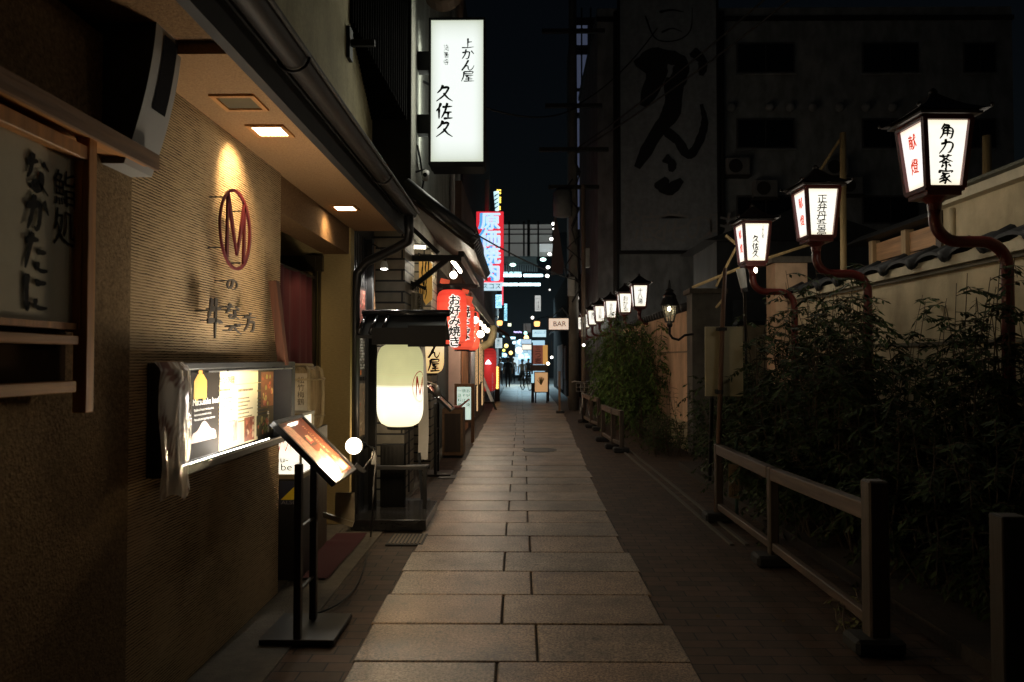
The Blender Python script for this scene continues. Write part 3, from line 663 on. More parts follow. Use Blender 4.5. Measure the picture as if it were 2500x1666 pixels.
# tall grey facade with dark windows
fb = thing('grey_apartment_block', 'big unlit grey building with rows of dark windows at upper right', 'building', (10, 27, 0))
part(fb, 'wall', MB().box(2.75, 17.4, 26, 34, 0, 14.1), M_greyc)
part(fb, 'parapet', MB().box(2.7, 17.45, 25.94, 34, 13.62, 13.78), M_blackmat)
def window(x0, y0_, x1, y1_):
    a, b_ = PY(x0, y0_, 25.99), PY(x1, y1_, 25.99)
    o = MB().box(a.x, b_.x, 25.955, 25.998, b_.z, a.z); f_ = part(fb, 'window', o, mat('sash_grey', (.06, .06, .062), .5), bev=.01)
    gl = MB()
    for i in range(2):
        w2 = (b_.x-a.x-.16)/2; gl.box(a.x+.06+i*(w2+.04), a.x+.06+i*(w2+.04)+w2, 25.948, 25.954, b_.z+.07, a.z-.07)
    part(f_, 'pane', gl, mat('dark_pane', (.006, .0065, .008), .12, spec=.6))
    part(f_, 'sill', MB().box(a.x-.05, b_.x+.05, 25.90, 25.954, b_.z-.06, b_.z), M_greyc)
for xs in ((1797, 1940), (2103, 2243), (2350, 2432)):
    for ys in ((105, 180), (290, 364), (478, 548)): window(xs[0], ys[0], xs[1], ys[1])
for x in (1785, 1880, 1930, 1985, 2050, 2115, 2180):
    part(fb, 'vent_hood', MB().ball(PY(x, 262, 25.9), .16, 10, 6), M_greyc, smooth=True)
def aircon(px, py):
    c = PY(px, py, 25.75); o = part(fb, 'air_conditioner', MB().box(c.x-.4, c.x+.4, 25.6, 25.95, c.z-.3, c.z+.3), mat('aircon_grey', (.15, .155, .155), .8), bev=.02)
    part(o, 'fan_grille', MB().lathe([(0, 0), (.22, 0), (.24, .02)], (c.x-.1, 25.57, c.z), 18, 'y'), M_dark); part(o, 'shelf', MB().box(c.x-.45, c.x+.45, 25.6, 25.98, c.z-.36, c.z-.302), M_dark)
for q_ in ((1800, 408), (1836, 640), (1868, 462), (2040, 410), (2075, 455)): aircon(*q_)
pipe(fb, [PY(1504, 30, 25.9), PY(1504, 800, 25.9)], .10, M_dark, 'drainpipe'); pipe(fb, [PY(1760, 30, 25.85), PY(1762, 620, 25.85)], .11, M_dark, 'drainpipe')
# painted board with giant brush letters
bd = thing('brush_letter_board', 'huge unlit white board with black brush letters on the grey building', 'sign', PY(1630, 600, 25.7))
a, b_ = PY(1513, -60, 25.7), PY(1752, 612, 25.7)
part(bd, 'panel', MB().box(a.x, b_.x, 25.7, 25.85, b_.z, a.z), mat('board_white', (.27, .30, .325), .6, stain=.2))
fr = MB(); 
for (x0, x1, z0, z1) in ((a.x-.08, a.x, b_.z, a.z), (b_.x, b_.x+.08, b_.z, a.z), (a.x-.08, b_.x+.08, b_.z-.1, b_.z)): fr.box(x0, x1, 25.66, 25.88, z0, z1)
part(bd, 'frame', fr, M_blackmat)
mb = MB(); U, V = (1, 0, 0), (0, 0, 1)
def bp(pts, wd, k): 
    stroke(mb, pts, wd, lambda q, kk: Vector((q[0], 25.69-.003*kk, q[1])), k, random.Random(k))
def Q(*xy): return [(PY(x, y_, 25.69).x, PY(x, y_, 25.69).z) for x, y_ in xy]
bp(Q((1570, 175), (1600, 140), (1660, 150), (1655, 200), (1640, 250)), .75, 1); bp(Q((1605, 140), (1600, 190), (1570, 260)), .8, 2); bp(Q((1690, 125), (1715, 150), (1712, 185)), .45, 3)
bp(Q((1645, 190), (1640, 270), (1600, 330), (1555, 410)), .65, 4); bp(Q((1625, 320), (1655, 345), (1680, 380), (1705, 350), (1720, 300), (1712, 255)), .38, 5)
bp(Q((1622, 385), (1640, 400), (1638, 420)), .4, 6); bp(Q((1610, 440), (1630, 465), (1665, 440)), .6, 7)
bp(Q((1575, 40), (1600, 95), (1650, 100), (1685, 75), (1690, 20)), .06, 8); bp(Q((1610, 30), (1640, 25), (1670, 30)), .09, 2); bp(Q((1615, 80), (1640, 70), (1665, 78)), .07, 3)
part(bd, 'lettering', mb, paint('board_ink', (.028, .03, .034)))
write(bd, '浪花の味', PY(1545, 520, 25.69), U, V, 1.05, paint('faint_ink', (.30, .30, .30)), name='faded_lettering', vertical=False, warp=.05, brush=False, gap=.85)
# blue-lit stair block left of it
sbk = thing('stair_tower', 'dark block with pale blue windows and outside stairs beyond the grey building', 'building', (2.6, 36, 0))
part(sbk, 'wall', MB().box(2.55, 5.5, 35, 40, 0, 18), mat('stair_wall', (.06, .062, .07), .9))
for ys in ((60, 110), (135, 215), (225, 275), (290, 365), (375, 410), (430, 505), (515, 560)):
    a, b_ = PY(1404, ys[0], 34.98), PY(1434, ys[1], 34.98)
    part(sbk, 'window', MB().box(a.x, b_.x, 34.95, 34.99, b_.z, a.z), glow('blue_window', (.42, .52, .85), .075))
st = MB()
for yy in (60, 122, 220, 282, 370, 420, 510, 570): a, b_ = PY(1396, yy, 34.3), PY(1442, yy, 34.3); st.bar(a, b_, .06)
for xx in (1396, 1420, 1442): st.bar(PY(xx, 20, 34.3), PY(xx, 640, 34.3), .07)
part(sbk, 'stair_frame', st, M_blackmat)
# dark wooden houses on the right beyond the lamps
dh = thing('dark_wooden_house', 'dark wooden house front with white paper strip beside the utility pole', 'building', (2.4, 30, 0))
part(dh, 'wall', MB().box(2.0, 5, 31.0, 44, 0, 5.2), mat('house_boards', (.016, .013, .012), .95, spec=.03, stretch=(1, 20, 1), var=.5))
part(dh, 'roof', MB().prism([(1.45, 30.6, 2.9), (2.1, 30.6, 3.5), (2.1, 30.6, 3.35), (1.45, 30.6, 2.8)], (0, 1, 0), 6.5), M_rooft)
part(dh, 'door', MB().box(1.985, 1.998, 32, 33.6, 0, 2.2), M_wood)
a = PX(1379, 885, 1.97); part(dh, 'notice', MB().box(1.955, 1.975, a.y-.4, a.y+.6, .75, 2.1), mat('paper_notice', (.6, .65, .68), .8), 'white paper notice strip')
part(dh, 'shutter_boards', MB().box(1.96, 1.985, 34.2, 39, .2, 2.3), mat('pinkish_shutter', (.30, .22, .20), .6))
# utility pole
up_ = thing('utility_pole', 'tall concrete utility pole with cables and boxes right of the alley', 'utility pole', (1.82, 23.4, 0))
part(up_, 'pole', MB().tube([(1.70, 23.4, 0), (1.68, 23.4, 15)], [.165, .12], 14), mat('pole_concrete', (.14, .13, .115), .8, stain=.3), smooth=True)
f = MB()
for z, l in ((9.6, .9), (8.2, 1.1), (7.0, .8), (12, 1.0)): part(up_, 'crossarm', MB().box(1.7-l, 1.7+l, 23.2, 23.32, z, z+.12), M_dark)
part(up_, 'transformer', MB().lathe([(.1, 0), (.3, .05), (.3, .8), (.2, .88)], (1.35, 23.3, 6.1), 14), mat('transformer_grey', (.12, .12, .12), .6), smooth=True)
part(up_, 'junction_box', MB().box(1.5, 1.72, 23.1, 23.35, 3.6, 4.2), M_grey, bev=.02); part(up_, 'junction_box', MB().box(1.93, 2.2, 23.1, 23.4, 4.5, 5.1), M_grey, bev=.02)
f = MB()
rng = random.Random(8)
for i in range(7): f.tube([(1.8+rng.uniform(-.3, .3), 23.2, 3.4+i*.6), (1.65+rng.uniform(-.3, .3), 23.1, 3.9+i*.6), (1.8+rng.uniform(-.3, .3), 23.2, 4.3+i*.6)], .025, 5)
part(up_, 'cable_loop', f, M_blackmat)
p2 = thing('thin_pole', 'thin dark metal pole standing close beside the utility pole', 'pole', (1.50, 24.2, 0))
part(p2, 'pole', MB().tube([(1.95, 22.7, 0), (1.95, 22.7, 7)], .07, 10), mat('pole_brown', (.10, .07, .05), .7)); part(p2, 'band', MB().tube([(1.95, 22.7, 2.3), (1.95, 22.7, 2.9)], .08, 10), M_grey)
def wire(pts, r, label, n=14):
    (a, b_, sag) = pts; a, b_ = Vector(a), Vector(b_)
    P_ = [a.lerp(b_, i/n)-Vector((0, 0, sag*4*(i/n)*(1-i/n))) for i in range(n+1)]
    solo('overhead_cable', MB().tube(P_, r, 5), M_blackmat, label, 'cable', 'cables over the alley')
wire(((-1.4, 13, 4.2), (1.8, 23.3, 4.1), .15), .018, 'thin cable sagging past the red vertical sign to the pole')
wire(((-1.4, 10.5, 5.6), (1.75, 23.3, 9.6), .4), .02, 'cable rising from the tower wall to the pole top')
wire(((1.8, 23.3, 9.7), (4.8, 25.6, 13.2), .3), .02, 'steep cable from pole to the brush letter board')
wire(((1.8, 23.3, 8.3), (9, 10, 12), .5), .025, 'long cable crossing in front of the grey windows')
wire(((1.8, 23.3, 8.2), (9, 9, 11), .5), .025, 'lower long cable crossing in front of the grey windows')
# ---- arcade across the far end
ar = thing('arcade_gate', 'covered arcade entrance with glass screens and cyan tube lights at the far end', 'arcade', (0, 52, 0))
a, b_ = PY(1228, 548, 52), PY(1350, 626, 52)
part(ar, 'screen', MB().box(a.x-1.6, b_.x, 52.1, 52.15, b_.z, a.z), glow('screen_glass', (.55, .56, .53), .14))  # light on the glass painted as an even grey glow
f = MB()
for x in (1228, 1243, 1279, 1290, 1314, 1350): c = PY(x, 548, 52).x; f.box(c-.06, c+.06, 52.0, 52.09, b_.z-.2, a.z+.2)
for yy in (560, 572, 594): c = PY(1250, yy, 52).z; f.box(a.x-1.6, b_.x, 52.0, 52.08, c-.035, c+.035)
f.box(PY(1287, 548, 52).x, PY(1294, 548, 52).x, 51.95, 52.05, b_.z-.2, a.z+.3)
part(ar, 'screen_frame', f, M_blackmat)
c, d = PY(1225, 626, 51), PY(1310, 662, 51)
part(ar, 'roof', MB().box(c.x-1, d.x, 51, 51.6, PY(1225, 645, 51).z, c.z), mat('arcade_fascia', (.09, .09, .095), .7))
f = MB()
for i in range(22): x = c.x-1+i*(d.x-c.x+1)/21; f.box(x, x+.06, 50.9, 51.5, d.z, PY(1225, 645, 51).z)
part(ar, 'slats', f, mat('arcade_slat', (.10, .10, .105), .6))
for yy, x0, x1 in ((673, 1190, 1273), (673, 1278, 1325), (695, 1190, 1265), (695, 1267, 1319), (666, 1228, 1240), (666, 1243, 1252), (666, 1254, 1273)):
    p, q = PY(x0, yy, 50.5), PY(x1, yy, 50.5); part(ar, 'tube_light', MB().tube([p, q], .085 if yy > 670 else .06, 8), glow('cyan_tube' if yy > 670 else 'cyan_tube_dim', (.62, .93, 1), 7 if yy > 670 else .7), smooth=True)
part(ar, 'back_wall', MB().box(-14, 14, 66, 66.5, 0, 13), mat('far_night', (.03, .032, .036), .9))
for x0, y0_, y1_, rr in ((1252, 647, 0, .2), (1326, 634, 0, .2)):
    p = PY(x0, y0_, 50.4); part(ar, 'ceiling_light', MB().ball(p, rr, 12, 8, (1, 1, .55)), glow('mint_light', (.6, 1, .85), 5), smooth=True)
part(ar, 'fascia_light', MB().box(PY(1318, 600, 51.9).x, b_.x, 51.85, 51.9, PY(1318, 615, 51.9).z, PY(1318, 596, 51.9).z), glow('white_panel', (.9, .95, .95), .35))
for i, (x, yy) in enumerate(((1351, 547), (1352, 559), (1346, 584), (1342, 621), (1338, 653), (1336, 674))):
    p = PY(x, yy, 40-i*.5); b_ = thing('festoon_bulb', 'round white bulb in the vertical string beside the hanging banner', 'bulb', p, 'string of bulbs by the banner')
    part(b_, 'globe', MB().ball(p, .1 if i != 1 else .06, 10, 8, (1, 1, .8)), glow('festoon', (1, .98, .85), 6), smooth=True)
hbn = thing('hanging_banner', 'grey cloth banner pinned to a point beside the bulb string', 'banner', PY(1360, 660, 36))
v = [PY(x, yy, 36) for x, yy in ((1354, 520), (1366, 570), (1376, 640), (1374, 670), (1345, 672), (1349, 600))]
part(hbn, 'cloth', MB().prism(v, (0, 1, 0), .04), mat('banner_cloth', (.42, .36, .34), .9, var=.1)); part(hbn, 'pole', MB().tube([PY(1352, 500, 36.1), PY(1384, 690, 36.1)], .03, 6), M_grey)
# ================================================================ LEFT PROPS
EX, EY, EZ = Vector((1, 0, 0)), Vector((0, 1, 0)), Vector((0, 0, 1))
# ---- wooden sign board of the sushi restaurant (plane x = -1.62, faces the alley)
XS = -1.54
ws = thing('wooden_sign', 'framed wooden shop sign with brush writing on a pale panel at near left', 'sign', (XS, 2.6, 1.2))
def yz(px, py, x=XS): p = PX(px, py, x); return p.y, p.z
ya = PX(-40, 500, XS).y; yb = PX(236, 500, XS).y
ztop = PX(230, 350, XS).z; zbot = 1.50
fr = MB()
fr.box(XS-.05, XS, yb-.05, yb, 1.41, ztop+.02)                               # far upright
fr.box(XS-.04, XS-.005, ya, yb-.05, ztop-.07, ztop-.02)                       # head
part(ws, 'frame', fr, M_woodpalez, bev=.003)
z2, z3 = PX(200, 820, XS).z, PX(200, 842, XS).z
part(ws, 'rail', MB().box(XS-.07, XS-.012, ya, yb-.075, z3, z2), M_woodpale, bev=.003)
z4, z5 = PX(200, 930, XS).z, PX(200, 958, XS).z
part(ws, 'rail', MB().box(XS-.07, XS-.012, ya, yb-.085, z5, z4), M_woodpale, bev=.003)
bd_ = MB().box(XS-.10, XS-.075, ya, yb-.05, z5+.005, ztop-.072); part(ws, 'backing', bd_, mat('sign_backing', (.05, .028, .014), .95, spec=.03))
y1 = PX(178, 600, XS-.05).y; zt, zb = PX(170, 385, XS-.05).z, PX(170, 790, XS-.05).z
part(ws, 'panel', MB().box(XS-.074, XS-.05, ya, y1, zb, zt), mat('sign_paper', (.52, .49, .38), .8, var=.08))
part(ws, 'inner_frame', MB().box(XS-.074, XS-.02, y1, y1+.02, zb-.03, zt+.02).box(XS-.074, XS-.03, y1+.055, y1+.075, zb-.03, zt+.02).box(XS-.074, XS-.03, ya, y1, zt, zt+.022).box(XS-.074, XS-.03, ya, y1, zb-.022, zb), M_woodpalez)
p = PX(92, 362, XS-.049); wy = PX(92, 362, XS-.049).y
write(ws, 'なかたに', (XS-.049, PX(88, 500, XS-.05).y, PX(88, 375, XS-.05).z), EY, EZ, .130, M_ink, wd=.20, warp=.02, asp=.95, gap=1.0)
write(ws, '鮨処', (XS-.049, PX(157, 500, XS-.05).y, PX(157, 420, XS-.05).z), EY, EZ, .125, M_ink, name='small_lettering', warp=.03, asp=.95, gap=1.08)
# ---- grey box under the eave: curved front, dark inset on the alley side
wb = thing('wall_box', 'grey curved metal box with dark inset fixed high on the wall at upper left', 'box', (-1.7, 3.0, 2.4))
y0, y1 = 2.86, 3.08
def prof(t):                                       # t 0 bottom .. 1 top
    z = 2.37+t*.60; x = PY(303, 333, y0).x+(PY(383, 45, y0).x-PY(303, 333, y0).x)*(1-(1-t)**1.7); return x, z
n = 14
f = MB(); vs = []
for i in range(n+1): x, z = prof(i/n); vs += [(x, y0, z), (x, y1, z)]
f.add(vs, [(2*i, 2*i+1, 2*i+3, 2*i+2) for i in range(n)]); f.smooth = True
part(wb, 'front', f, mat('box_grey', (.30, .30, .29), .45, var=.05))
f = MB(); out = [(prof(i/n)[0], y0, prof(i/n)[1]) for i in range(n+1)]+[(-1.82, y0, 2.97), (-1.82, y0, 2.37)]
f.add(out, [tuple(range(len(out)))]); f.add([(a, y1, c) for a, b, c in out], [tuple(reversed(range(len(out))))]); part(wb, 'side', f, mat('box_side', (.035, .038, .042), .6))  # near side gets no light; its shade is painted as dark grey
x0 = prof(0)[0]; part(wb, 'base', MB().quad((x0, y0, 2.37), (-1.82, y0, 2.37), (-1.82, y1, 2.37), (x0, y1, 2.37)), MATS['box_grey'])
f = MB(); vs = []
for i in range(9): t = .40+i*.5/8; x, z = prof(t); vs += [(x+.003, y0+.065, z), (x+.003, y1-.045, z)]
f.add(vs, [(2*i, 2*i+1, 2*i+3, 2*i+2) for i in range(8)]); part(wb, 'inset', f, mat('inset_dark', (.012, .012, .014), .9, spec=.05))
# ---- red ring with the letter M standing off the wall
c = PX(573, 562, -1.57); em = thing('wall_emblem', 'red ring with a red letter M standing off the combed wall', 'emblem', c)
ring = MB(); rr = .222; nn = 48
for i in range(nn):
    t0, t1 = 2*math.pi*i/nn, 2*math.pi*(i+1)/nn
    w0 = lambda t: .0085+.003*math.cos(t)
    P_ = []
    for t in (t0, t1):
        for r in (rr, rr-2*w0(t)): P_.append(Vector((0, math.cos(t)*r, math.sin(t)*r))+c)
    ring.prism([P_[0], P_[1], P_[3], P_[2]], (1, 0, 0), .012)
M_red = mat('emblem_red', (.12, .010, .015), .45, var=.08)
part(em, 'ring', ring, M_red)
lm = MB()
def stick(p, q, a, b_):
    p, q = Vector((0, *p)), Vector((0, *q)); d = (q-p).normalized(); n_ = Vector((0, -d.z, d.y))
    a, b_ = a*.72, b_*.72
    lm.prism([c+p-n_*a, c+p+n_*a, c+q+n_*b_, c+q-n_*b_], (1, 0, 0), .011)
stick((-.115, .175), (-.12, -.165), .010, .022); stick((-.115, .18), (.02, -.135), .026, .012); stick((.02, -.135), (.13, .165), .012, .026); stick((.13, .165), (.118, -.175), .013, .022)
part(em, 'letter', lm, M_red)
for (a, b_) in ((-.15, .15), (.13, .13), (-.16, -.12), (.09, -.17)): part(em, 'pin', MB().tube([c+Vector((0, a, b_)), Vector((-1.65, c.y+a, c.z+b_))], .004, 5), M_black)
# ---- brush letters standing off the wall
M_iron = mat('letter_iron', (.06, .048, .038), .5, var=.2)
def standoff(ch, px0, px1, py0, py1, label):
    p, q = PX(px0, py0, -1.575), PX(px1, py1, -1.575)
    wd_, hh = q.y-p.y, p.z-q.z
    o = thing('metal_letter', label, 'letter', (-1.575, (p.y+q.y)/2, q.z), 'metal letters on the combed wall')
    mb = MB(); k = [0]; rng = random.Random(5)
    class Solid(MB): pass
    tmp = MB()
    for st in STROKES[ch]: stroke(tmp, st, .15, lambda s, kk: Vector((-1.575, p.y+s[0]*wd_, q.z+s[1]*hh)), 0, rng)
    V = tmp.v; 
    for f in tmp.f: mb.prism([V[i] for i in f], (1, 0, 0), .008)
    part(o, 'glyph', mb, M_iron)
    for st in STROKES[ch][:3]:
        s = st[len(st)//2]; part(o, 'pin', MB().tube([(-1.572, p.y+s[0]*wd_, q.z+s[1]*hh), (-1.65, p.y+s[0]*wd_, q.z+s[1]*hh)], .0035, 5), M_black)
standoff('の', 552, 578, 676, 712, 'small black metal letter directly under the red ring')
standoff('牛', 503, 542, 722, 828, 'tallest black metal letter, lower left under the ring')
standoff('な', 548, 584, 738, 782, 'upper middle black metal letter in the row under the ring')
standoff('べ', 556, 588, 785, 822, 'lower middle black metal letter in the row under the ring')
standoff('方', 593, 624, 760, 812, 'black metal letter at the right end of the row')
# ---- red-brown plank leaning at the wall's end
pl = MB(); a, b_ = PX(667, 687, -1.60), PX(690, 893, -1.53)
pl.obox((a+b_)/2+Vector((.005, 0, 0)), (1, 0, .1), (0, 1, 0), (b_-a), .026, .035, (b_-a).length/2)
solo('leaning_plank', pl, M_woodred, 'red-brown plank leaning at the end of the combed wall', 'plank', bev=.003)
# ---- entrance curtain
cu = thing('entrance_curtain', 'dark red cloth curtain hanging in the restaurant entrance', 'curtain', (-1.93, 6.2, 1.2))
cm = MB(); cm.smooth = True; ya_, yb_ = 5.2, 6.80
cm.grid(lambda u, v_: (-1.93+.022*math.sin(u*46)*(.4+v_*.6)+.012*math.sin(u*17+1), ya_+(yb_-ya_)*u, 2.36-v_*1.0), 90, 12)
part(cu, 'cloth', cm, M_redcl); part(cu, 'rod', MB().tube([(-1.93, 5.06, 2.365), (-1.93, 6.9, 2.365)], .014, 8), M_black)
# ---- lit menu case on the wall
CX0, CX1, CY0, CY1, CZ0, CZ1 = -1.648, -1.505, 3.24, 4.92, 1.075, 1.585
mc = thing('menu_case', 'lit glazed menu case fixed on the combed wall below the metal letters', 'display case', (-1.6, 4.1, CZ0))
f = MB().box(CX0, CX0+.01, CY0, CY1, CZ0, CZ1).box(CX0+.01, CX1, CY0, CY1, CZ1-.03, CZ1).box(CX0+.01, CX1-.012, CY0, CY1, CZ0, CZ0+.02).box(CX0+.01, CX1, CY0, CY0+.03, CZ0+.02, CZ1-.03).box(CX0+.01, CX1, CY1-.07, CY1, CZ0+.02, CZ1-.03)
f.box(CX1-.012, CX1, CY0, CY1, CZ0, CZ0+.046)
part(mc, 'body', f, M_black, bev=.003)
part(mc, 'trim', MB().box(CX1-.006, CX1+.004, CY0+.3, CY1-.07, CZ0+.034, CZ0+.041).box(CX1-.006, CX1+.004, CY0+.3, CY1-.07, CZ1-.047, CZ1-.040), M_steel)
XP = CX0+.022
ppr = mat('poster_paper', (.82, .70, .42), .7, var=.03); pdk = mat('poster_dark', (.022, .017, .013), .7, spec=.1)
yA, yB, yC = CY0+.31, CY0+.74, CY1-.36
part(mc, 'poster', MB().box(XP-.004, XP, yA+.43, yC, CZ0+.03, CZ1-.05), ppr)
bp_ = part(mc, 'beef_poster', MB().box(XP-.004, XP, yA-.25, yA+.428, CZ0+.03, CZ1-.05), pdk)
yM = PX(517, 950, XP).y
f = MB(); cy_, cz_ = PX(489, 935, XP).y, PX(489, 945, XP).z
f.prism([(XP+.001, cy_+a, cz_+b_) for a, b_ in ((-.075, -.06), (.075, -.06), (.075, .03), (.03, .065), (-.03, .065), (-.075, .03))], (1, 0, 0), .001)
f.box(XP+.001, XP+.002, cy_-.06, cy_-.03, cz_-.085, cz_-.06).box(XP+.001, XP+.002, cy_+.03, cy_+.06, cz_-.085, cz_-.06).box(XP+.001, XP+.002, cy_-.02, cy_+.02, cz_+.066, cz_+.085)
part(mc, 'tag_mark', f, mat('tag_orange', (.75, .36, .05), .6, var=.05))
write(mc, 'Matsusaka beef', (XP+.001, PX(468, 985, XP).y, PX(468, 976, XP).z), EY, EZ, .032, M_whiteink, name='title_lettering', vertical=False, asp=1.12)
for i, s in enumerate(('Quality of meat at the best price', 'that can be provided only by', 'Matsusaka beef specialty restaurant')):
    write(mc, s, (XP+.001, PX(472, 1000, XP).y, PX(472, 1000, XP).z-.0+i*-.024), EY, EZ, .0115, M_whiteink, name='small_lettering', vertical=False, asp=1.05)
write(mc, '牛なべ料理', (XP+.001, PX(533, 925, XP).y, PX(533, 921, XP).z), EY, EZ, .042, paint('menu_ink', (.10, .075, .04)), name='menu_lettering', vertical=False, wd=.10, asp=1.1)
f = MB(); rng = random.Random(4)
for cidx, ys in enumerate((534, 582, 628)):
    for r in range(9):
        y0 = PX(ys, 960, XP).y; z = PX(ys, 957, XP).z-r*.022; L = rng.uniform(.14, .22)
        if r == 1: continue
        x = 0
        while x < L:
            w_ = rng.uniform(.008, .022); f.box(XP+.0005, XP+.0012, y0+x, y0+x+w_, z, z+(.012 if r == 0 else .007)); x += w_+.006
part(mc, 'menu_text', f, paint('menu_text', (.22, .16, .08)))
part(mc, 'rule', MB().box(XP+.0005, XP+.0012, PX(534, 941, XP).y, PX(650, 941, XP).y, PX(534, 944, XP).z, PX(534, 944, XP).z+.004), paint('rule_ink', (.55, .45, .25)))
def photo(parent, x, y0, y1, z0, z1, name, cols, seed):
    """printed food picture: overlapping rounded patches of colour on a card"""
    o = part(parent, name, MB().box(x, x+.002, y0, y1, z0, z1), mat(name+'_card', cols[0], .5, var=.4, scale=25))
    rg = random.Random(seed)
    for ci, cc in enumerate(cols[1:]):
        f = MB()
        for i in range(6):
            cy0, cz0, r = rg.uniform(y0+.02, y1-.02), rg.uniform(z0+.015, z1-.015), rg.uniform(.010, .026)
            r = min(r, (y1-y0)/2.6, (z1-z0)/2.6); cy0 = min(max(cy0, y0+r), y1-r); cz0 = min(max(cz0, z0+r), z1-r)
            pts = [(x+.0022+ci*.0004+i*.00005, cy0+r*math.cos(t)*rg.uniform(.7, 1), cz0+r*math.sin(t)*rg.uniform(.6, 1)) for t in [2*math.pi*k/9 for k in range(9)]]
            f.add(pts, [tuple(range(9))])
        part(o, 'picture', f, mat('%s_%d' % (name, ci), cc, .5, var=.3, scale=60))
    return o
photo(mc, XP+.001, PX(596, 1030, XP).y, PX(620, 1030, XP).y, PX(600, 1078, XP).z, PX(600, 1020, XP).z, 'food_photo', ((.30, .10, .05), (.55, .18, .10), (.20, .06, .03), (.62, .42, .25)), 1)
photo(mc, XP+.001, PX(626, 1030, XP).y, PX(658, 1030, XP).y, PX(640, 1062, XP).z, PX(640, 1014, XP).z, 'grill_photo', ((.09, .07, .03), (.45, .35, .12), (.60, .20, .10), (.25, .28, .08)), 2)
photo(mc, XP+.001, PX(541, 1040, XP).y, PX(578, 1040, XP).y, PX(560, 1080, XP).z, PX(560, 1030, XP).z, 'stew_photo', ((.35, .30, .24), (.6, .55, .45), (.28, .2, .15)), 3)
o = part(mc, 'hotpot_poster', MB().box(XP-.004, XP, yC+.01, CY1-.07, CZ0+.03, CZ1-.05), mat('hotpot_dark', (.06, .05, .03), .6))
photo(mc, XP+.001, yC+.05, CY1-.085, 1.30, 1.52, 'hotpot_photo', ((.22, .09, .04), (.52, .10, .05), (.62, .48, .18), (.35, .38, .10), (.6, .2, .12)), 7)
write(mc, '牛すき鍋', (XP+.001, (yC+CY1)/2+.0, 1.27), EY, EZ, .034, M_whiteink, name='hotpot_lettering', vertical=True, brush=False)
f = MB(); f.smooth = True                       # faint pink mound of meat
cyb, czb = PX(498, 1060, XP).y, PX(498, 1062, XP).z
f.add([(XP+.0008, cyb+.15*math.cos(t), czb-.03+.085*math.sin(t)*(1+.2*math.sin(5*t))) for t in [math.pi*i/20 for i in range(21)]], [tuple(range(21))]); part(mc, 'meat_picture', f, mat('meat_pink', (.62, .40, .34), .6))
part(mc, 'tube', MB().tube([(CX1-.03, CY0+.12, CZ0+.034), (CX1-.03, CY1-.42, CZ0+.034)], .010, 10), glow('case_tube', (1, .93, .80), 20), smooth=True)
lamp('AREA', 'case_tube_light', (CX1-.02, 4.0, CZ0+.055), 25, (1, .92, .78), .02, 1.2, aim=(-.6, 0, 1), parent=mc)
# crumpled clear print-covered plastic bag over the near end
bg_ = thing('plastic_bag', 'crumpled printed plastic sleeve hanging over the near end of the menu case', 'plastic bag', (-1.5, 3.4, 1.0))
yb0, yb1 = PX(395, 1000, -1.48).y, PX(470, 1000, -1.48).y
def bagp(u, v_):
    wv = .5+.5*math.sin(math.pi*(.12+.8*v_)); yy = yb0+.0+(yb1-yb0)*(u*(.86+.16*wv)+.07*(1-wv))+.008*math.sin(v_*9+u*3)
    z = 1.590-v_*.58+.02*math.sin(u*7)*v_; x = -1.488+.030*math.sin(math.pi*u)+.022*mnoise.noise((u*3.0, v_*2.2, 2))+.006*mnoise.noise((u*9, v_*5, 5))
    if v_ < .06: x -= .05*(1-v_/.06)*.6
    return (x, yy, z)
def bagmat():
    m, t, b = _nodes('printed_film'); n, l = t.nodes, t.links
    tc = n.new('ShaderNodeTexCoord'); mp = n.new('ShaderNodeMapping'); mp.inputs['Scale'].default_value = (1, 1.6, 1.0); l.new(tc.outputs['Object'], mp.inputs[0])
    no = n.new('ShaderNodeTexNoise'); no.inputs['Scale'].default_value = 8; no.inputs['Detail'].default_value = 1; no.inputs['Distortion'].default_value = .6; l.new(mp.outputs[0], no.inputs['Vector'])
    cr = n.new('ShaderNodeValToRGB'); e = cr.color_ramp.elements; e[0].position = .40; e[0].color = (.34, .20, .17, 1); e[1].position = .62; e[1].color = (.85, .78, .68, 1)
    x = cr.color_ramp.elements.new(.50); x.color = (.62, .52, .45, 1)
    wv = n.new('ShaderNodeTexWave'); wv.wave_type = 'RINGS'; wv.inputs['Scale'].default_value = 9; wv.inputs['Distortion'].default_value = 9; wv.inputs['Detail'].default_value = 1; l.new(mp.outputs[0], wv.inputs['Vector'])
    ma = n.new('ShaderNodeMath'); ma.operation = 'MULTIPLY_ADD'; ma.inputs[1].default_value = .12; l.new(wv.outputs['Fac'], ma.inputs[0]); l.new(no.outputs['Fac'], ma.inputs[2])
    l.new(ma.outputs[0], cr.inputs[0]); l.new(cr.outputs[0], b.inputs['Base Color'])
    b.inputs['Roughness'].default_value = .13; b.inputs['Alpha'].default_value = .52; b.inputs['Specular IOR Level'].default_value = .7
    tr = n.new('ShaderNodeBsdfTranslucent'); l.new(cr.outputs[0], tr.inputs[0]); mx = n.new('ShaderNodeMixShader'); mx.inputs[0].default_value = .25
    ou = n['Material Output']; l.new(b.outputs[0], mx.inputs[1]); l.new(tr.outputs[0], mx.inputs[2]); l.new(mx.outputs[0], ou.inputs[0])
    return m
f = MB(); f.smooth = True; f.grid(bagp, 26, 60); part(bg_, 'film', f, bagmat())
f = MB(); 
